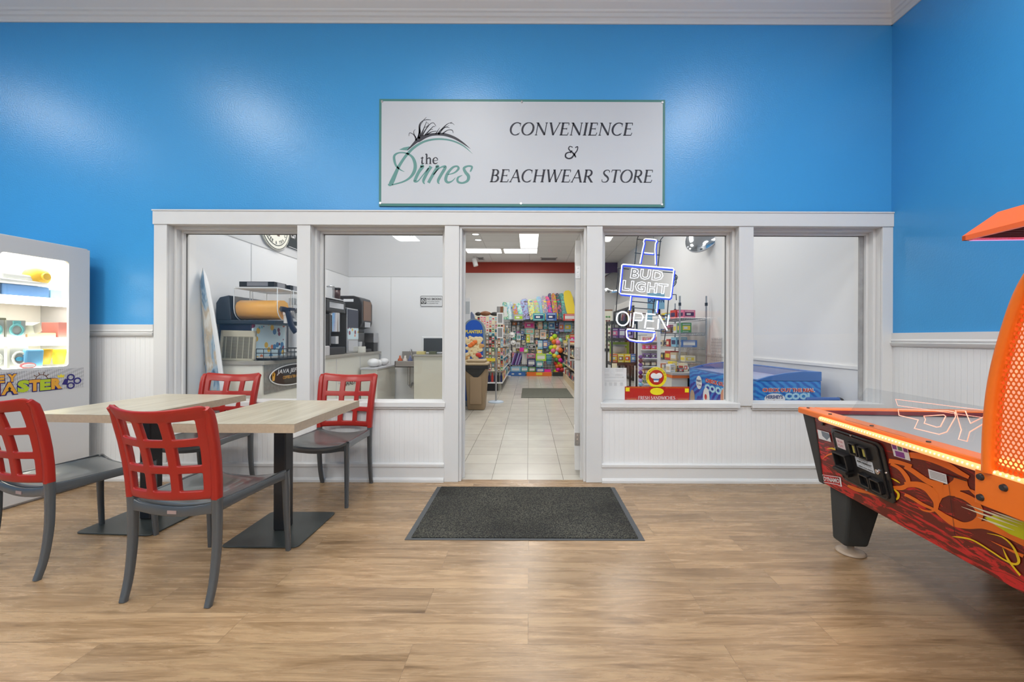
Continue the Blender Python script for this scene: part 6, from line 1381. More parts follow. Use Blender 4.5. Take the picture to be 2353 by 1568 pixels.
# convex mirrors
M_mir = mat('mirror_glass', (.62, .64, .66, 1), .10, 1.0)
for (x, y, z, r, lab, rot) in ((2.88, 6.9, 2.93, .34, 'big round convex mirror high on the right shop wall, cut by the window head', radians(-115)), (2.72, 13.6, 3.02, .40, 'round convex mirror near the purple band, left of the neon sign', radians(-150))):
    t = thing('convex_mirror', lab, 'mirror', (x, y, z)); t.rotation_euler = (radians(65), 0, rot + pi / 2 + .3 if False else radians(-55 if y < 10 else -20))
    b = MB(); b.lathe([(.001, .10), (r * .3, .092), (r * .6, .065), (r * .85, .028), (r * .97, .0)], n=32); b.build('mirror_dome', M_mir, t)
    b = MB(); b.lathe([(r * .97, .005), (r, .0), (r, -.015), (.001, -.018)], n=32); b.build('mirror_rim', M_cfit, t)
    b = MB(); b.cyl((0, 0, -.015), (0, 0, -.08), .02); b.build('mirror_bracket', M_steel, t)
# cooler behind the neon
co = thing('drinks_cooler', 'glass fronted drinks cooler against the right shop wall, behind the neon sign', 'cooler', (0, 0, 0))
KX0, KX1, KY0, KY1 = 2.33, 2.94, 9.4, 11.6
b = MB(); b.box((KX0 + .04, KY0, 0), (KX1, KY1, .25)); b.box((KX0 + .04, KY0, 1.95), (KX1, KY1, 2.12)); b.box((KX1 - .04, KY0, .25), (KX1, KY1, 1.95)); b.box((KX0 + .04, KY0, .25), (KX1, KY0 + .04, 1.95)); b.box((KX0 + .04, KY1 - .04, .25), (KX1, KY1, 1.95)); b.build('cooler_case', M_wplastic, co)
b = MB()
for z in (.55, .9, 1.25, 1.6): b.box((KX0 + .06, KY0 + .04, z), (KX1 - .04, KY1 - .04, z + .01))
b.build('cooler_shelf', M_wire, co)
for k in range(3):
    y = KY0 + k * .733; b = MB(); b.box((KX0, y + .01, .25), (KX0 + .035, y + .06, 1.95)); b.box((KX0, y + .67, .25), (KX0 + .035, y + .72, 1.95)); b.box((KX0, y + .06, .25), (KX0 + .035, y + .67, .30)); b.box((KX0, y + .06, 1.90), (KX0 + .035, y + .67, 1.95)); d_ = b.build('cooler_door', M_blackm, co)
    MB().box((KX0 + .014, y + .06, .30), (KX0 + .02, y + .67, 1.90)).build('door_pane', M_glass, d_)
b = MB(); b.box((KX0 + .06, KY0 + .05, 1.925), (KX0 + .10, KY1 - .05, 1.945)); b.build('cooler_light', mat('cooler_tube', (1, 1, 1, 1), .5, emit=(1, 1, 1, 1), es=4), co)
bcols = ['red', 'white', 'sky blue', 'lime green', 'orange', 'navy', 'teal', 'yellow', 'pink', 'purple']
for li, z in enumerate((1.25, 1.6)):
    for k in range(10):
        y = KY0 + .12 + k * .205; c = bcols[(k + li * 3) % 10]
        o = MB().lathe([(.001, 0), (.034, 0), (.036, .13), (.016, .19), (.016, .22), (.001, .22)], n=12).build('drink_bottle', CM(c, .3)); o.location = (KX0 + .12, y, z + .011); tag(o, '%s drink bottle on the %s shelf in the drinks cooler' % (c, ('upper middle', 'top')[li]), 'bottle', 'bottles in the drinks cooler')
# sunglasses spinner, black rack, white shelving column, checkout counter
def pbox(u0, v0, u1, v1, Y): a = px(u0, v1, Y); c = px(u1, v0, Y); return a[0], a[1], c[0], c[1]
sg2 = thing('sunglasses_stand', 'white sunglasses display tower with brown top, at the left edge of the neon window', 'display stand', (1.78, 10.0, 0))
b = MB(); b.box((-.17, -.17, .97), (.17, .17, 1.86)); b.build('display_tower', mat('cream_tower', rgb(225, 222, 205), .5), sg2); MB().box((-.18, -.18, 1.86), (.18, .18, 1.885)).build('tower_top', CM('brown'), sg2); b = MB(); b.box((-.18, -.18, .90), (.18, .18, .97)); b.build('tower_skirt', M_black, sg2); MB().box((-.16, -.16, 0), (.16, .16, .90)).build('tower_base', M_wplastic, sg2)
b = MB()
for r in range(8):
    for c in range(2):
        for e_ in (-.03, .03): b.ball((-.08 + c * .15 + e_, -.178, 1.05 + r * .095), .026, 5, (r + c) % 3, sc=(1, .4, .8))
b.build('sunglasses', [M_black, CM('maroon'), CM('green')], sg2)
rk = thing('snack_rack', 'black metal snack rack with three shelves behind the paper notice', 'rack', (0, 0, 0))
bx0, bx1, by0, by1 = 1.385, 1.80, 7.0, 7.45
for (x, y) in ((bx0, by0), (bx1, by0), (bx0, by1), (bx1, by1)): b = MB().box((x - .014, y - .014, 0), (x + .014, y + .014, 1.50)); b.build('post', M_blackm, rk)
for z in (1.50, 1.21, .80, .36): MB().box((bx0, by0, z - .05), (bx1, by1, z)).build('rack_shelf', M_blackm, rk)
g = 'packs on the black snack rack'
for i, (u, c, ac, w_) in enumerate(((1.44, 'orange', 'yellow', .10), (1.55, 'yellow', 'brown', .10), (1.66, 'yellow', 'red', .10), (1.76, 'blue', 'sky blue', .09))): goods('snack_box', '%s snack box with %s mark on the middle shelf of the black rack' % (c, ac), 'box', u, 7.12, .801, w_, .14, .14, c, g, acc=ac)
goods('snack_box', 'cream price box below the yellow boxes on the black rack', 'box', 1.42, 6.95, .68, .08, .03, .11, 'cream', g)
for i, (u, c, ac, w_) in enumerate(((1.45, 'purple', 'pink', .11), (1.57, 'purple', 'white', .11), (1.70, 'lavender', 'navy', .12))): goods('candy_bag', '%s candy bag with %s mark on the upper shelf of the black rack' % (c, ac), 'bag', u, 7.12, 1.213, w_, .12, .17, c, g, acc=ac)
tp = thing('toaster', 'white steel pot shaped appliance on a bright green board in the black rack', 'appliance', (1.57, 7.30, .945)); b = MB(); b.lathe([(.001, 0), (.07, 0), (.10, .03), (.105, .11), (.095, .13), (.001, .13)]); b.build('appliance_body', mat('pot_grey', rgb(190, 186, 180), .3), tp)
goods('backing_board', 'bright lime board behind the pot on the black rack', 'board', 1.60, 7.415, .801, .34, .02, .34, 'lime green', None, acc='cream'); 
goods('pot_stand', 'cream block carrying the pot in the black rack', 'stand', 1.57, 7.24, .801, .30, .12, .14, 'cream', None) if False else None
MB().box((-.10, -.08, -.143), (.1, .08, -.001)).build('appliance_stand', CM('cream'), tp)
wc = thing('gum_shelving', 'white candy shelving column left of the chrome wire rack', 'shelving', (0, 0, 0))
wx0, wx1, wy0, wy1 = 1.72, 1.93, 6.2, 6.45
b = MB(); b.box((wx1 - .03, wy0, 0), (wx1 + .02, wy1, 1.55)); b.box((wx0, wy1 - .02, 0), (wx1, wy1, 1.25)); b.build('column_back', M_wplastic, wc)
for z in (.30, .52, .66, .78, .90, 1.03, 1.15): MB().box((wx0 - .02, wy0 - .03, z), (wx1 - .03, wy1 - .02, z + .012)).build('column_shelf', M_wplastic, wc)
lv = ['bottom', 'second', 'third', 'fourth', 'fifth', 'sixth', 'top']
for i, (z, c, ac) in enumerate(((.312, 'sky blue', 'cream'), (.532, 'tan', 'green'), (.672, 'brown', 'cream'), (.792, 'black', 'cream'), (.912, 'purple', 'black'), (1.042, 'red', 'magenta'), (1.162, 'peach', 'pink'))):
    for j in range(2): goods('candy_box', '%s candy box on the %s side of the white column, %s shelf' % (c, ('left', 'right')[j], lv[i]), 'box', wx0 + .04 + j * .095, wy0 + .08, z, .085, .12, .07, c if j == 0 else c, 'candy boxes on the white column', acc=ac)
for i in range(9):
    o = MB().ball((0, 0, 0), .034, 6, sc=(1, 1, .9)).build('gum_pouch', CM(['purple', 'maroon', 'purple', 'lavender', 'purple', 'maroon', 'lavender', 'sky blue', 'navy'][i])); o.location = (1.655, 6.2, .93 - i * .058); tag(o, 'round purple or blue pouch, %s down the strip left of the white column' % ordn[i], 'pouch', 'pouches on the hanging strip')
o = MB().cyl((0, 0, .40), (0, 0, 1.25), .004, n=6).box((-.02, -.02, 1.25), (.1, .05, 1.26)).build('hanging_strip', M_wire); o.location = (1.655, 6.24, 0); tag(o, 'thin hook strip that the purple pouches hang on', 'strip')
cc_ = thing('checkout_counter', 'grey checkout counter with an orange edge in front of the wire rack', 'counter', (0, 0, 0))
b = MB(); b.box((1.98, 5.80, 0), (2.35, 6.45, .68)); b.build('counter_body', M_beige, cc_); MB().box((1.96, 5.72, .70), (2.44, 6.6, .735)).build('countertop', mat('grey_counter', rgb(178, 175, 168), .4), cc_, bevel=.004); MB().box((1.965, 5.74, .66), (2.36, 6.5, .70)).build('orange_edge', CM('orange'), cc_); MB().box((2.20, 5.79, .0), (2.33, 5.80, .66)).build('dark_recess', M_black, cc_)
random.seed(5)
for i, (x, y, c, s) in enumerate(((1.98, 5.85, 'white', 'paper pad'), (2.04, 5.95, 'yellow', 'card box'), (2.13, 5.9, 'black', 'tape gun'), (2.21, 6.0, 'cream', 'carton'), (2.27, 6.1, 'black', 'camera shaped gadget'), (2.08, 6.15, 'navy', 'magazine stack'))):
    goods('counter_item', '%s %s on the grey checkout counter' % (c, s), 'shop goods', x, y, .736, .08, .10, random.uniform(.05, .15), c, 'goods on the checkout counter', random.uniform(-.6, .6), acc=random.choice(['red', 'white', 'tan']))
# ================================================================= shop centre seen through the doorway
m2 = MB().box((-.16, 8.41, .001), (.90, 10.0, .010)).build('floor_mat', mat('mat_grey_green', rgb(92, 94, 84), .9, bump=.5, bscale=300, var=.2, vscale=20), bevel=.003); tag(m2, 'grey green mat on the tiles deep inside the shop', 'mat')
tr = thing('trash_can', 'brown trash can with black liner just inside the doorway on the left', 'trash can', (-.885, 7.10, 0))
M_tb = mat('brown_bin', rgb(142, 120, 92), .5)
b = MB(); n_ = 4; w0, w1 = .14, .185
vs = [(-w0, -w0, 0), (w0, -w0, 0), (w0, w0, 0), (-w0, w0, 0), (-w1, -w1, .72), (w1, -w1, .72), (w1, w1, .72), (-w1, w1, .72)]; b.add(vs, [(3, 2, 1, 0), (4, 5, 6, 7), (0, 1, 5, 4), (1, 2, 6, 5), (2, 3, 7, 6), (3, 0, 4, 7)]); b.build('bin_body', M_tb, tr, bevel=.02, seg=3)
b = MB(); b.box((-.10, -.178, .10), (.10, -.14, .56)); b.build('bin_panel', mat('brown_bin2', rgb(150, 126, 98), .5), tr, bevel=.01)
b = MB(); b.add([(-w1 - .02, -w1 - .018, .74), (w1 + .02, -w1 - .018, .74), (.09, -w1 - .006, .60), (.03, -w1 + .008, .545), (-.03, -w1 + .008, .55), (-w1 + .03, -w1 - .008, .65)], [(0, 5, 4, 3, 2, 1)]); b.box((-w1 - .02, -w1 - .02, .69), (w1 + .02, w1 + .02, .745)); b.build('bin_liner', mat('bin_liner_black', (.012, .012, .014, 1), .3), tr, bevel=.004)
b = MB(); b.prism([(-.20, -.20, .745), (.20, -.20, .745), (.20, -.16, .80), (.14, -.10, .84), (-.14, -.10, .84), (-.20, -.16, .80)][:0] or [(-.205, -.205, .745), (.205, -.205, .745), (.205, .205, .745), (-.205, .205, .745)], (0, 0, 0), (0, 0, .05)); b.box((-.16, -.16, .795), (.16, .16, .845)); b.build('bin_lid', mat('tan_bin_lid', rgb(172, 152, 122), .5), tr, bevel=.03, seg=3)
pk = thing('snack_display', 'tall arched snack display with blue top and peanut picture behind the trash can', 'display stand', (-.975, 7.36, 0))
ar = [(-.185, .1), (-.185, 1.36)] + [(.185 * cos(radians(180 - a)), 1.36 + .185 * sin(radians(a))) for a in range(15, 166, 15)] + [(.185, 1.36), (.185, .1)]
b = MB(); b.prism([(p[0], 0, p[1]) for p in ar], (0, 0, 0), (0, .18, 0)); b.box((-.20, -.01, 0), (.20, .19, .1)); b.build('display_case', mat('display_grey', rgb(120, 135, 145), .5), pk); b = MB()
ai = [(p[0] * .87, (p[1] - .1) * .985 + .1 if p[1] < 1.37 else p[1] - .022) for p in ar]; b.add([(p[0], -.004, p[1]) for p in ai], [tuple(range(len(ai) - 1, -1, -1))]); b.build('picture_panel', mat('planters_blue', rgb(20, 80, 175), .4), pk)
b = MB(); text(b, 'PLANTERS', (-.15, 1.285, .15, 1.345), lambda u, v: (u, -.008, v), 0, off=.03); b.build('display_lettering', CM('yellow'), pk)
b = MB(); random.seed(4); PCS = []
for i in range(130):
    x = random.uniform(-.135, .135); z = random.uniform(.70, 1.22); 
    b.ball((x, -.004, z), random.uniform(.022, .038), 6, 0 if i % 5 else 2, sc=(random.uniform(.8, 1.6), .25, 1))
b.ball((-.06, -.02, 1.07), .035, 6, 1, sc=(1.2, .3, 1)); b.ball((-.02, -.022, 1.10), .036, 6, 1, sc=(1.2, .3, 1)); b.ball((.025, -.02, 1.135), .034, 6, 1, sc=(1.2, .3, 1)); b.ball((.085, -.02, .91), .04, 8, 3, sc=(1.3, .3, .9)); b.ball((.11, -.02, .885), .03, 8, 3, sc=(1.1, .3, 1)); 
o = b.build('peanut_picture', [mat('peanut_cream', rgb(232, 212, 165), .5), CM('orange'), mat('peanut_tan', rgb(200, 150, 90), .5), CM('red')], pk); o['kind'] = 'stuff'
o = MB().prism([(-.09, 0, .0), (.09, 0, 0), (.09, 0, 1.52), (.045, 0, 1.66), (0, 0, 1.72), (-.045, 0, 1.66), (-.09, 0, 1.52)], (0, 0, 0), (0, .05, 0)).build('paddle_board', mat('slate_board', rgb(122, 136, 168), .4), bevel=.01); o.location = (-1.12, 8.1, 0); tag(o, 'slate blue pointed board standing behind the snack display', 'board')
sp = thing('pole_stand', 'thin grey pole with round pale base beside the trash can', 'stand', (-.62, 7.85, 0)); MB().lathe([(.001, .03), (.13, .02), (.15, .005), (.15, 0)]).build('round_base', mat('pale_blue_base', rgb(180, 195, 210), .4), sp); MB().cyl((0, 0, .02), (0, 0, .95), .016).build('pole', M_steel, sp); MB().cyl((0, 0, .95), (-.02, 0, 1.16), .012).build('pole_neck', M_steel, sp)
pt = thing('partition_panel', 'white upright panel with printed notice at the left edge of the doorway', 'panel', (-1.215, 7.75, 0)); MB().box((-.12, 0, 0), (.12, .03, 1.95)).build('panel_board', M_wplastic, pt, bevel=.003); MB().box((.0, -.003, 1.65), (.11, 0, 1.88)).build('printed_notice', mat('faint_print', rgb(190, 196, 198), .5), pt)
# left gondola
gd = thing('gift_gondola', 'long white display gondola crowded with packets, left of the shop aisle', 'display shelving', (0, 0, 0))
GX0, GX1, GY0, GY1 = -1.62, -.60, 9.5, 13.0
b = MB(); b.box((-1.15, GY0 + .25, .0), (-1.05, GY1, 1.72)); b.box((GX0 + .1, GY0 + .23, 0), (GX1 - .05, GY0 + .26, 1.72)); b.build('gondola_back', mat('cream_panel', rgb(225, 222, 205), .5), gd)
b = MB(); b.box((GX0, GY0 + .02, 0), (GX1 - .12, GY1, .16)); b.build('gondola_plinth', M_black, gd); 
for z in (.17, .45, .72, 1.0, 1.28): MB().box((GX0, GY0, z), (GX1, GY1, z + .03)).build('gondola_shelf', M_wplastic, gd)
g = 'red and dark bottles on the lowest shelf of the gift gondola'
for i in range(9):
    c = ['maroon', 'red', 'maroon', 'red', 'navy', 'red', 'navy', 'black', 'navy'][i]; x = -1.18 + i * .068
    o = MB().lathe([(.001, 0), (.028, 0), (.028, .13), (.012, .17), (.012, .21), (.001, .21)], n=12).build('wine_bottle', CM(c, .3)); o.location = (x, GY0 + .06, .201); tag(o, '%s bottle, %s in the row on the lowest gondola shelf' % (c, ('first from the left', 'second from the left', 'third from the left', 'fourth from the left', 'in the middle', 'fourth from the right', 'third from the right', 'second from the right', 'last on the right')[i]), 'bottle', g)
g = 'small packets hanging on the end of the gift gondola'; random.seed(8)
pc = ['white', 'cream', 'sky blue', 'grey', 'peach', 'tan', 'white', 'cream', 'pink', 'green', 'teal', 'brown', 'black', 'orange']
protos = {}
for r in range(14):
    for k in range(11):
        z = .50 + r * .088 + random.uniform(-.01, .01); x = -1.28 + k * .066; y = GY0 - .012 + random.uniform(-.02, .01); c = random.choice(pc)
        if c not in protos:
            protos[c] = MB().box((-.024, -.006, -.036), (.024, .006, .036), 0).box((-.018, -.008, -.02), (.018, .007, .008), 1).build('gift_packet', [CM(c), CM(random.choice(['white', 'cream', 'navy', 'red', 'grey']))]); o = protos[c]
        else: o = protos[c].copy(); COL.objects.link(o)
        o.location = (x, y, z); o.rotation_euler = (0, 0, random.uniform(-.4, .4)); tag(o, 'tiny %s packet on the gift gondola end, %s row down, %s across' % (c, ordn[13 - r], ordn[k]), 'packet', g)
b = MB(); b.box((-1.0, GY0 - .06, .68), (-.72, GY0 - .04, .75)); o = b.build('price_card', CM('yellow')); tag(o, 'yellow price card on the end of the gift gondola', 'card')
for i, (z, lab) in enumerate(((1.52, 'upper white framed picture at the right corner of the gift gondola'), (1.20, 'lower white framed picture at the right corner of the gift gondola'))):
    t = thing('picture_frame', lab, 'picture', (-.66, GY0 - .06, z)); b = MB(); b.box((-.075, 0, 0), (-.05, .015, .26)); b.box((.05, 0, 0), (.075, .015, .26)); b.box((-.05, 0, 0), (.05, .015, .03)); b.box((-.05, 0, .23), (.05, .015, .26)); b.build('frame', M_wplastic, t); MB().box((-.05, .004, .03), (.05, .010, .23)).build('picture', CM('grey'), t)
for i, (x, c, w_, h_) in enumerate(((-1.20, 'black', .12, .10), (-1.03, 'brown', .22, .12), (-.80, 'black', .20, .10))):
    o = MB().ball((0, 0, h_ * .5), h_ * .6, 6, sc=(w_ / h_, .8, .8)).build('soft_toy', CM(c)); o.location = (x, GY0 + .3, 1.72); tag(o, '%s fluffy souvenir on top of the gift gondola, %s' % (c, ('at the left', 'in the middle', 'at the right')[i]), 'souvenir', 'souvenirs on top of the gondola')
for i, (x, c) in enumerate(((-.74, 'grey'), (-.66, 'brown'), (-.57, 'white'))): goods('photo_card', '%s photo card standing on the gondola corner' % c, 'card', x, GY0 + .5, 1.72, .075, .02, .24, c, 'cards on the gondola corner')
random.seed(12)
for li, z in enumerate((.20, .48, .75, 1.03, 1.31)):
    for k in range(9):
        c = random.choice(['white', 'cream', 'sky blue', 'white', 'grey', 'peach', 'navy', 'tan']); goods('gift_box', '%s gift box on the aisle side of the gondola, %s shelf up, %s back' % (c, ordn[li], ordn[k]), 'box', -.70, 9.95 + k * .335, z + .001, .18, .30, random.uniform(.13, .22), c, 'gift boxes on the aisle side of the gondola', acc=random.choice(['red', 'teal', 'black', 'lavender', 'yellow']))
# back wall display
BY = 13.95
dsp = thing('wall_grid_display', 'black wire grid display wall with a long top shelf at the back of the shop', 'display wall', (0, 0, 0))
X0, X1 = -.82, 1.62
b = MB()
for i in range(25): b.cyl((X0 + .05 + i * .098, BY - .10, .12), (X0 + .05 + i * .098, BY - .10, 1.74), .0045, n=5)
for i in range(20): b.cyl((X0, BY - .10, .15 + i * .083), (X1, BY - .10, .15 + i * .083), .0045, n=5)
b.build('wire_grid', M_blackm, dsp); MB().box((X0 + .2, BY - .50, 1.745), (X1, BY + .03, 1.775)).build('top_shelf', M_blackm, dsp); b = MB()
for x in (X0 + .22, .4, X1 - .03): b.box((x, BY - .12, 0), (x + .03, BY - .09, 1.75))
b.build('grid_upright', M_blackm, dsp)
def q5(u, v): return (1120 + u / 6.53, 640 + v / 6.53)
def pattern(nm, cols, sc=9.0):
    if nm in MC: return MC[nm]
    m = mat(nm, cols[0], .35); tc = N(m, 'ShaderNodeTexCoord'); n = N(m, 'ShaderNodeTexNoise'); n.inputs['Scale'].default_value = sc; n.inputs['Detail'].default_value = 2; n.inputs['Distortion'].default_value = 1.5; L(m, tc.outputs['Object'], n.inputs['Vector'])
    r = N(m, 'ShaderNodeValToRGB'); r.color_ramp.interpolation = 'LINEAR'; e = r.color_ramp.elements; e[0].color = cols[0]; e[0].position = .34; e[1].position = .62; e[1].color = cols[-1]
    for i, c in enumerate(cols[1:-1]): x = e.new(.42 + .2 * (i + 1) / len(cols)); x.color = c
    L(m, n.outputs['Fac'], r.inputs[0]); L(m, r.outputs[0], BS(m).inputs['Base Color']); return m
BB = [(240, 305, 345, ('white', 'green', 'sky blue')), (300, 355, 350, ('mint', 'white', 'sky blue')), (345, 420, 345, ('sky blue', 'white', 'blue')), (408, 462, 370, ('lime green', 'red', 'sky blue')), (462, 528, 360, ('teal', 'mint', 'white')), (522, 640, 295, ('black', 'lavender', 'sky blue')),
      (640, 712, 300, ('blue', 'yellow', 'mint')), (698, 790, 300, ('pink', 'lime green', 'lavender')), (775, 852, 255, ('lavender', 'sky blue', 'mint')), (850, 912, 245, ('yellow', 'blue', 'peach')), (898, 982, 250, ('orange', 'magenta', 'blue')), (948, 1008, 205, ('purple', 'navy', 'grey')),
      (995, 1058, 205, ('lime green', 'red', 'grey')), (1040, 1108, 205, ('teal', 'black', 'pink')), (1098, 1222, 205, ('mint', 'teal', 'grey'))]
ordn = ['first', 'second', 'third', 'fourth', 'fifth', 'sixth', 'seventh', 'eighth', 'ninth', 'tenth', 'eleventh', 'twelfth', 'thirteenth', 'fourteenth', 'fifteenth']
def bboard(u0, u1, vt, vb, y, name, label, mats, group, th=.04, lean=.16):
    a = px(*q5(u0, vt), y); c = px(*q5(u1, vb), y); w_ = (c[0] - a[0]) / 2; h_ = a[1] - c[1]
    out = [(-w_ * .86, 0), (w_ * .86, 0), (w_, h_ * .2), (w_ * 1.02, h_ * .7), (w_ * .8, h_ * .93), (w_ * .4, h_), (-w_ * .4, h_), (-w_ * .8, h_ * .93), (-w_ * 1.02, h_ * .7), (-w_, h_ * .2)]
    b = MB(); b.prism([(p[0], 0, p[1]) for p in out], (0, 0, 0), (0, th, 0), 0)
    for i in range(len(b.f)):
        if len(b.f[i]) == 4 and i > 1: b.m[i] = 1
    o = b.build(name, mats, bevel=.006); o.location = ((a[0] + c[0]) / 2, y, c[1]); o.rotation_euler = (-lean, radians(random.uniform(-11, -5)), 0); tag(o, label, 'bodyboard', group); return o
for i, (u0, u1, vt, cs) in enumerate(BB):
    bboard(u0, u1 + 14, vt, 618, 13.52 + (i % 3) * .065, 'bodyboard', '%s and %s bodyboard, %s from left on the back shelf' % (cs[0], cs[1], ordn[i]), [pattern('board_print_%d' % i, [COLS[k] for k in cs]), CM(cs[2])], 'bodyboards on the back shelf')
o = bboard(1200, 1335, 160, 560, 13.51, 'bodyboard', 'plain yellow bodyboard at the right end of the back shelf, tallest of all', [CM('yellow'), CM('yellow')], 'bodyboards on the back shelf')
for (u0, v0, u1, v1, c, ac, l) in ((392, 520, 540, 612, 'grey', 'lime green', 'grey and lime'), (682, 508, 858, 618, 'teal', 'navy', 'teal'), (882, 498, 1036, 616, 'blue', 'navy', 'bright blue'), (1138, 515, 1325, 618, 'red', 'white', 'red and white')):
    a = px(*q5(u0, v1), 13.47); c_ = px(*q5(u1, v0), 13.47); goods('beach_bag', '%s boxed beach goods in front of the bodyboards' % l, 'box', (a[0] + c_[0]) / 2, 13.475, 1.776, c_[0] - a[0], .04, c_[1] - a[1], c, 'boxes in front of the bodyboards', acc=ac)
PK = [(375, 650, 440, 710, 'brown', 'orange'), (450, 650, 482, 700, 'blue', 'white'), (370, 725, 420, 790, 'white', 'grey'), (440, 700, 480, 790, 'grey', 'white'), (555, 650, 705, 750, 'pink', 'magenta'), (570, 752, 700, 840, 'mint', 'peach'), (585, 842, 635, 965, 'yellow', 'lime green'), (640, 842, 690, 965, 'white', 'grey'),
      (755, 640, 825, 760, 'peach', 'cream'), (840, 650, 900, 760, 'teal', 'sky blue'), (710, 770, 780, 890, 'tan', 'grey'), (790, 770, 880, 910, 'white', 'peach'), (755, 930, 825, 1060, 'sky blue', 'white'), (835, 925, 905, 1050, 'blue', 'peach'), (915, 640, 1010, 765, 'sky blue', 'blue'), (1025, 645, 1062, 730, 'navy', 'blue'),
      (1070, 650, 1145, 800, 'lavender', 'orange'), (1150, 650, 1262, 800, 'sky blue', 'yellow'), (930, 780, 1000, 880, 'blue', 'maroon'), (1012, 780, 1080, 840, 'navy', 'blue'), (1180, 850, 1226, 930, 'lime green', 'yellow'), (1235, 840, 1312, 980, 'orange', 'magenta'), (1140, 930, 1195, 1030, 'yellow', 'white'),
      (500, 760, 545, 860, 'grey', 'blue'), (440, 830, 500, 930, 'white', 'teal'), (430, 960, 490, 1050, 'white', 'grey'), (905, 960, 945, 1020, 'blue', 'navy'), (610, 990, 730, 1060, 'grey', 'black'), (590, 1130, 720, 1195, 'pink', 'grey')]
for (u0, v0, u1, v1, c, ac) in PK:
    a = px(*q5(u0, v1), 13.82); c_ = px(*q5(u1, v0), 13.82)
    col_ = 'left' if u0 < 560 else ('middle' if u0 < 900 else 'right'); row_ = 'upper' if v0 < 765 else ('central' if v0 < 925 else 'lower')
    goods('hanging_pack', '%s pack with %s print in the %s %s of the grid wall' % (c, ac, row_, col_), 'pack', (a[0] + c_[0]) / 2, 13.80, a[1], c_[0] - a[0], .05, c_[1] - a[1], c, 'packs hanging on the grid wall', acc=ac)
random.seed(77); used_l = set(); cl_ = ['white', 'sky blue', 'cream', 'lavender', 'mint', 'peach', 'pink', 'grey', 'tan', 'blue', 'yellow', 'teal']
for r in range(7):
    for k in range(13):
        u = 372 + k * 72 + random.uniform(-12, 12); v = 662 + r * 92 + random.uniform(-10, 10); w_ = random.uniform(30, 48); h_ = random.uniform(55, 80)
        if 930 < u < 1150 and v > 800 or v > 1270: continue
        c = random.choice(cl_); ac = random.choice(['navy', 'magenta', 'white', 'orange', 'green', 'black', 'red', 'teal'])
        if ac == c: ac = 'black'
        a = px(*q5(u, v + h_), 13.84); c_ = px(*q5(u + w_, v), 13.84)
        goods('hanging_pack', '%s small pack, %s print, grid wall row %s from top, %s from left' % (c, ac, ('one', 'two', 'three', 'four', 'five', 'six', 'seven')[r], ordn[k]), 'pack', (a[0] + c_[0]) / 2, 13.84, a[1], c_[0] - a[0], .02, c_[1] - a[1], c, 'small packs on the grid wall', acc=ac)
for i, (u, v, r) in enumerate(((312, 860, 28), (368, 848, 44), (388, 965, 38), (320, 1170, 30), (322, 1235, 28), (340, 1100, 26))):
    X, Z = px(*q5(u, v), 13.3); o = MB().cyl((0, 0, 0), (0, .05, 0), r * 13.3 / F / 6.53, r * .6 * 13.3 / F / 6.53, 20).ball((0, -.0, 0), r * .5 * 13.3 / F / 6.53, 6, sc=(1, .6, 1)).build('sun_hat', CM('white')); o.location = (X, 13.3, Z); tag(o, 'white round hat hanging left of the grid wall, %s' % ('top left', 'top right', 'second row', 'lower row', 'lowest', 'between the rows')[i], 'hat', 'white hats hanging in the shop')
hr = thing('hat_stand', 'slim pole with hooks carrying white hats left of the grid wall', 'stand', (-.70, 13.16, 0)); MB().cyl((0, 0, 0), (0, 0, 1.6), .02).build('pole', M_wplastic, hr); MB().box((-.12, -.12, 0), (.12, .12, .02)).build('stand_base', M_wplastic, hr); b = MB()
for z in (.5, .62, .78, .95, 1.15): b.cyl((0, 0, z), (.0, .2, z), .008)
b.build('hook_arm', M_wire, hr)
random.seed(21)
def blob(u, v, r, c, nm, lab, g, y): X, Z = px(*q5(u, v), y); o = MB().ball((0, 0, 0), r, 6).build(nm, CM(c)); o.location = (X, y + random.uniform(-.04, .04), Z); tag(o, lab, 'toy ball', g); return o
k = 0
for (u, v) in ((1010, 870), (970, 905), (1040, 915), (1000, 950), (1060, 960), (1090, 930), (960, 1040), (1010, 1030), (1050, 1060), (1095, 1080), (985, 1090), (1030, 1130), (960, 1130), (1010, 1160), (1070, 1020)):
    c = ['lime green', 'yellow', 'peach', 'orange', 'pink', 'mint'][k % 6]; blob(u, v, .085, c, 'flower_toy', '%s soft toy, %s down the pale cluster hanging on the grid wall' % (c, ordn[k]), 'pale hanging soft toys', 13.62); k += 1
k = 0
for (u, v) in ((1070, 1180), (1040, 1220), (1090, 1225), (1030, 1275), (1075, 1270), (1120, 1260), (1050, 1320), (1100, 1310), (1135, 1300), (1060, 1370), (1120, 1370), (1020, 1400), (1145, 1395), (1040, 1420)):
    c = ['orange', 'green', 'magenta', 'red', 'lime green', 'purple', 'orange'][k % 7]; blob(u, v, .078, c, 'play_ball', '%s neon ball, %s down the dark cluster right of the grid wall' % (c, ordn[k]), 'neon balls', 13.58); k += 1
nb = MB().box((-.19, 0, 0), (.17, .03, .72)).build('ball_net_frame', M_blackm); nb.location = (1.17, 13.72, .18); tag(nb, 'black frame behind the neon balls', 'rack')
for i in range(7):
    u = 385 + i * 20; a = px(*q5(u - 25, 1300), 13.45); c_ = px(*q5(u + 30, 1125), 13.45); o = MB().cyl((a[0], 13.45, a[1]), (c_[0], 13.5, c_[1]), .018, n=8).build('pool_noodle', CM(['lavender', 'purple', 'navy', 'lavender', 'purple', 'lavender', 'navy'][i])); tag(o, '%s slanting rod, %s in the bundle under the grid wall' % (['lavender', 'purple', 'navy', 'lavender', 'purple', 'lavender', 'navy'][i], ordn[i]), 'rod', 'slanting rods in the bundle')
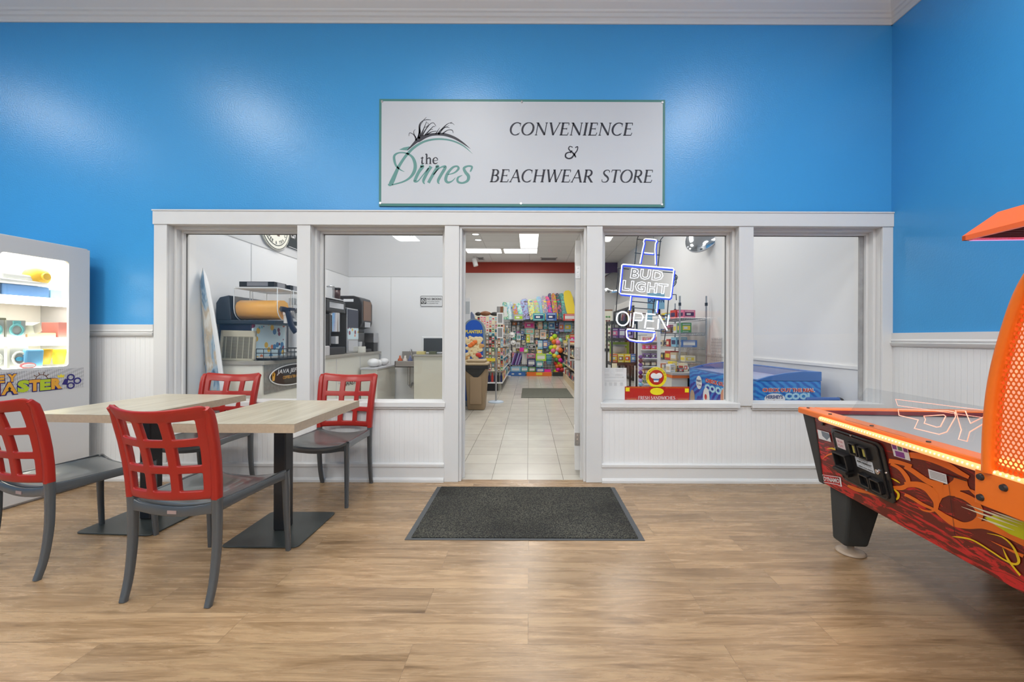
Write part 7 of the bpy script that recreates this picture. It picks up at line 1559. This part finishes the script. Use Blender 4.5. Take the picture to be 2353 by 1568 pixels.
for i in range(4):
    u = 528 + i * 18; a = px(*q5(u, 1290), 13.45); c_ = px(*q5(u + 4, 1115), 13.45); o = MB().cyl((a[0], 13.45, a[1]), (c_[0], 13.48, c_[1]), .02, n=8).build('white_tube', CM('white')); tag(o, 'white upright tube beside the slanting rods, %s' % ordn[i], 'tube', 'white upright tubes')
SM = [(485, 1040, 548, 1100, 'magenta', 'toy'), (550, 1058, 606, 1110, 'lime green', 'toy'), (745, 1075, 820, 1130, 'yellow', 'ring'), (728, 1130, 880, 1235, 'lime green', 'float'), (735, 1240, 835, 1330, 'teal', 'crate'), (600, 1210, 722, 1320, 'navy', 'stool'), (350, 1325, 500, 1398, 'sky blue', 'box'), (505, 1325, 612, 1398, 'teal', 'box'), (620, 1330, 722, 1398, 'green', 'basket'), (735, 1345, 852, 1402, 'blue', 'box'), (855, 1365, 950, 1402, 'magenta', 'box'), (300, 1320, 345, 1362, 'navy', 'box')]
for (u0, v0, u1, v1, c, kd) in SM:
    y = 13.45; a = px(*q5(u0, v1), y); c_ = px(*q5(u1, v0), y)
    goods('beach_' + kd, '%s beach %s low in front of the grid wall' % (c, kd), kd, (a[0] + c_[0]) / 2, y, a[1], c_[0] - a[0], .2 if v1 > 1100 else .06, c_[1] - a[1], c, None, bev=.01, acc='white' if c != 'magenta' else None)
for i in range(5):
    X, Z = px(*q5(925, 1290 - i * 24), 13.4); o = MB().lathe([(.001, 0), (.075, 0), (.10, .10), (.108, .105), (.10, .11)], n=16).build('beach_bucket', CM(['sky blue', 'teal', 'sky blue', 'mint', 'sky blue'][i])); o.location = (X, 13.4, Z); tag(o, '%s bucket, %s up in the nested stack by the neon balls' % (['sky blue', 'teal', 'sky blue', 'mint', 'sky blue'][i], ordn[i]), 'bucket', 'nested beach buckets')
for (u0, u1, c, ac, l) in ((270, 572, 'blue', 'white', 'blue display tray with white marks on the floor under the grid wall'), (592, 966, 'orange', 'yellow', 'orange display tray on the floor under the grid wall'), (980, 1182, 'black', None, 'black low tray on the floor under the neon balls')):
    a = px(*q5(u0, 1465), 13.3); c_ = px(*q5(u1, 1402), 13.3)
    t = thing('display_tray', l, 'tray', ((a[0] + c_[0]) / 2, 13.3, 0)); w_ = (c_[0] - a[0]) / 2; MB().box((-w_, 0, 0), (w_, .35 if ac else .1, .125)).build('tray_body', CM(c), t, bevel=.004)
    if ac:
        b = MB()
        if c == 'blue': b.ball((-w_ * .25, -.0, .065), .03, 5, sc=(1.6, .12, .8)); b.ball((w_ * .45, -.0, .065), .03, 5, sc=(1.6, .12, .8))
        else: b.box((-w_ * .25, -.003, .03), (w_ * .25, 0, .11))
        b.build('tray_mark', CM(ac), t)
# right gondola
rg = thing('souvenir_shelving', 'low beige shelving full of shirts and papers at the right of the shop aisle', 'display shelving', (0, 0, 0))
MB().box((1.03, 9.0, 0), (1.42, 12.6, .16)).build('shelf_plinth', CM('tan'), rg); MB().box((1.38, 9.0, .16), (1.42, 12.6, 1.08)).build('shelf_back', CM('cream'), rg)
for z in (.16, .45, .75, 1.05): MB().box((1.02, 9.0, z), (1.40, 12.6, z + .03)).build('shelf_board', CM('tan'), rg)
random.seed(31)
for li, z in enumerate((.19, .48, .78)):
    for k in range(9):
        c = random.choice(['white', 'grey', 'cream', 'tan', 'brown', 'black', 'white']); ac = random.choice(['red', 'navy', 'teal', 'grey'])
        goods('folded_shirt', '%s folded goods, %s print, %s shelf right of the aisle, %s from front' % (c, ac, ('lowest', 'middle', 'upper')[li], ordn[k]), 'shirt', 1.13, 9.18 + k * .38, z + .001, .2, .32, random.uniform(.12, .22), c, 'folded goods right of the aisle', acc=ac)
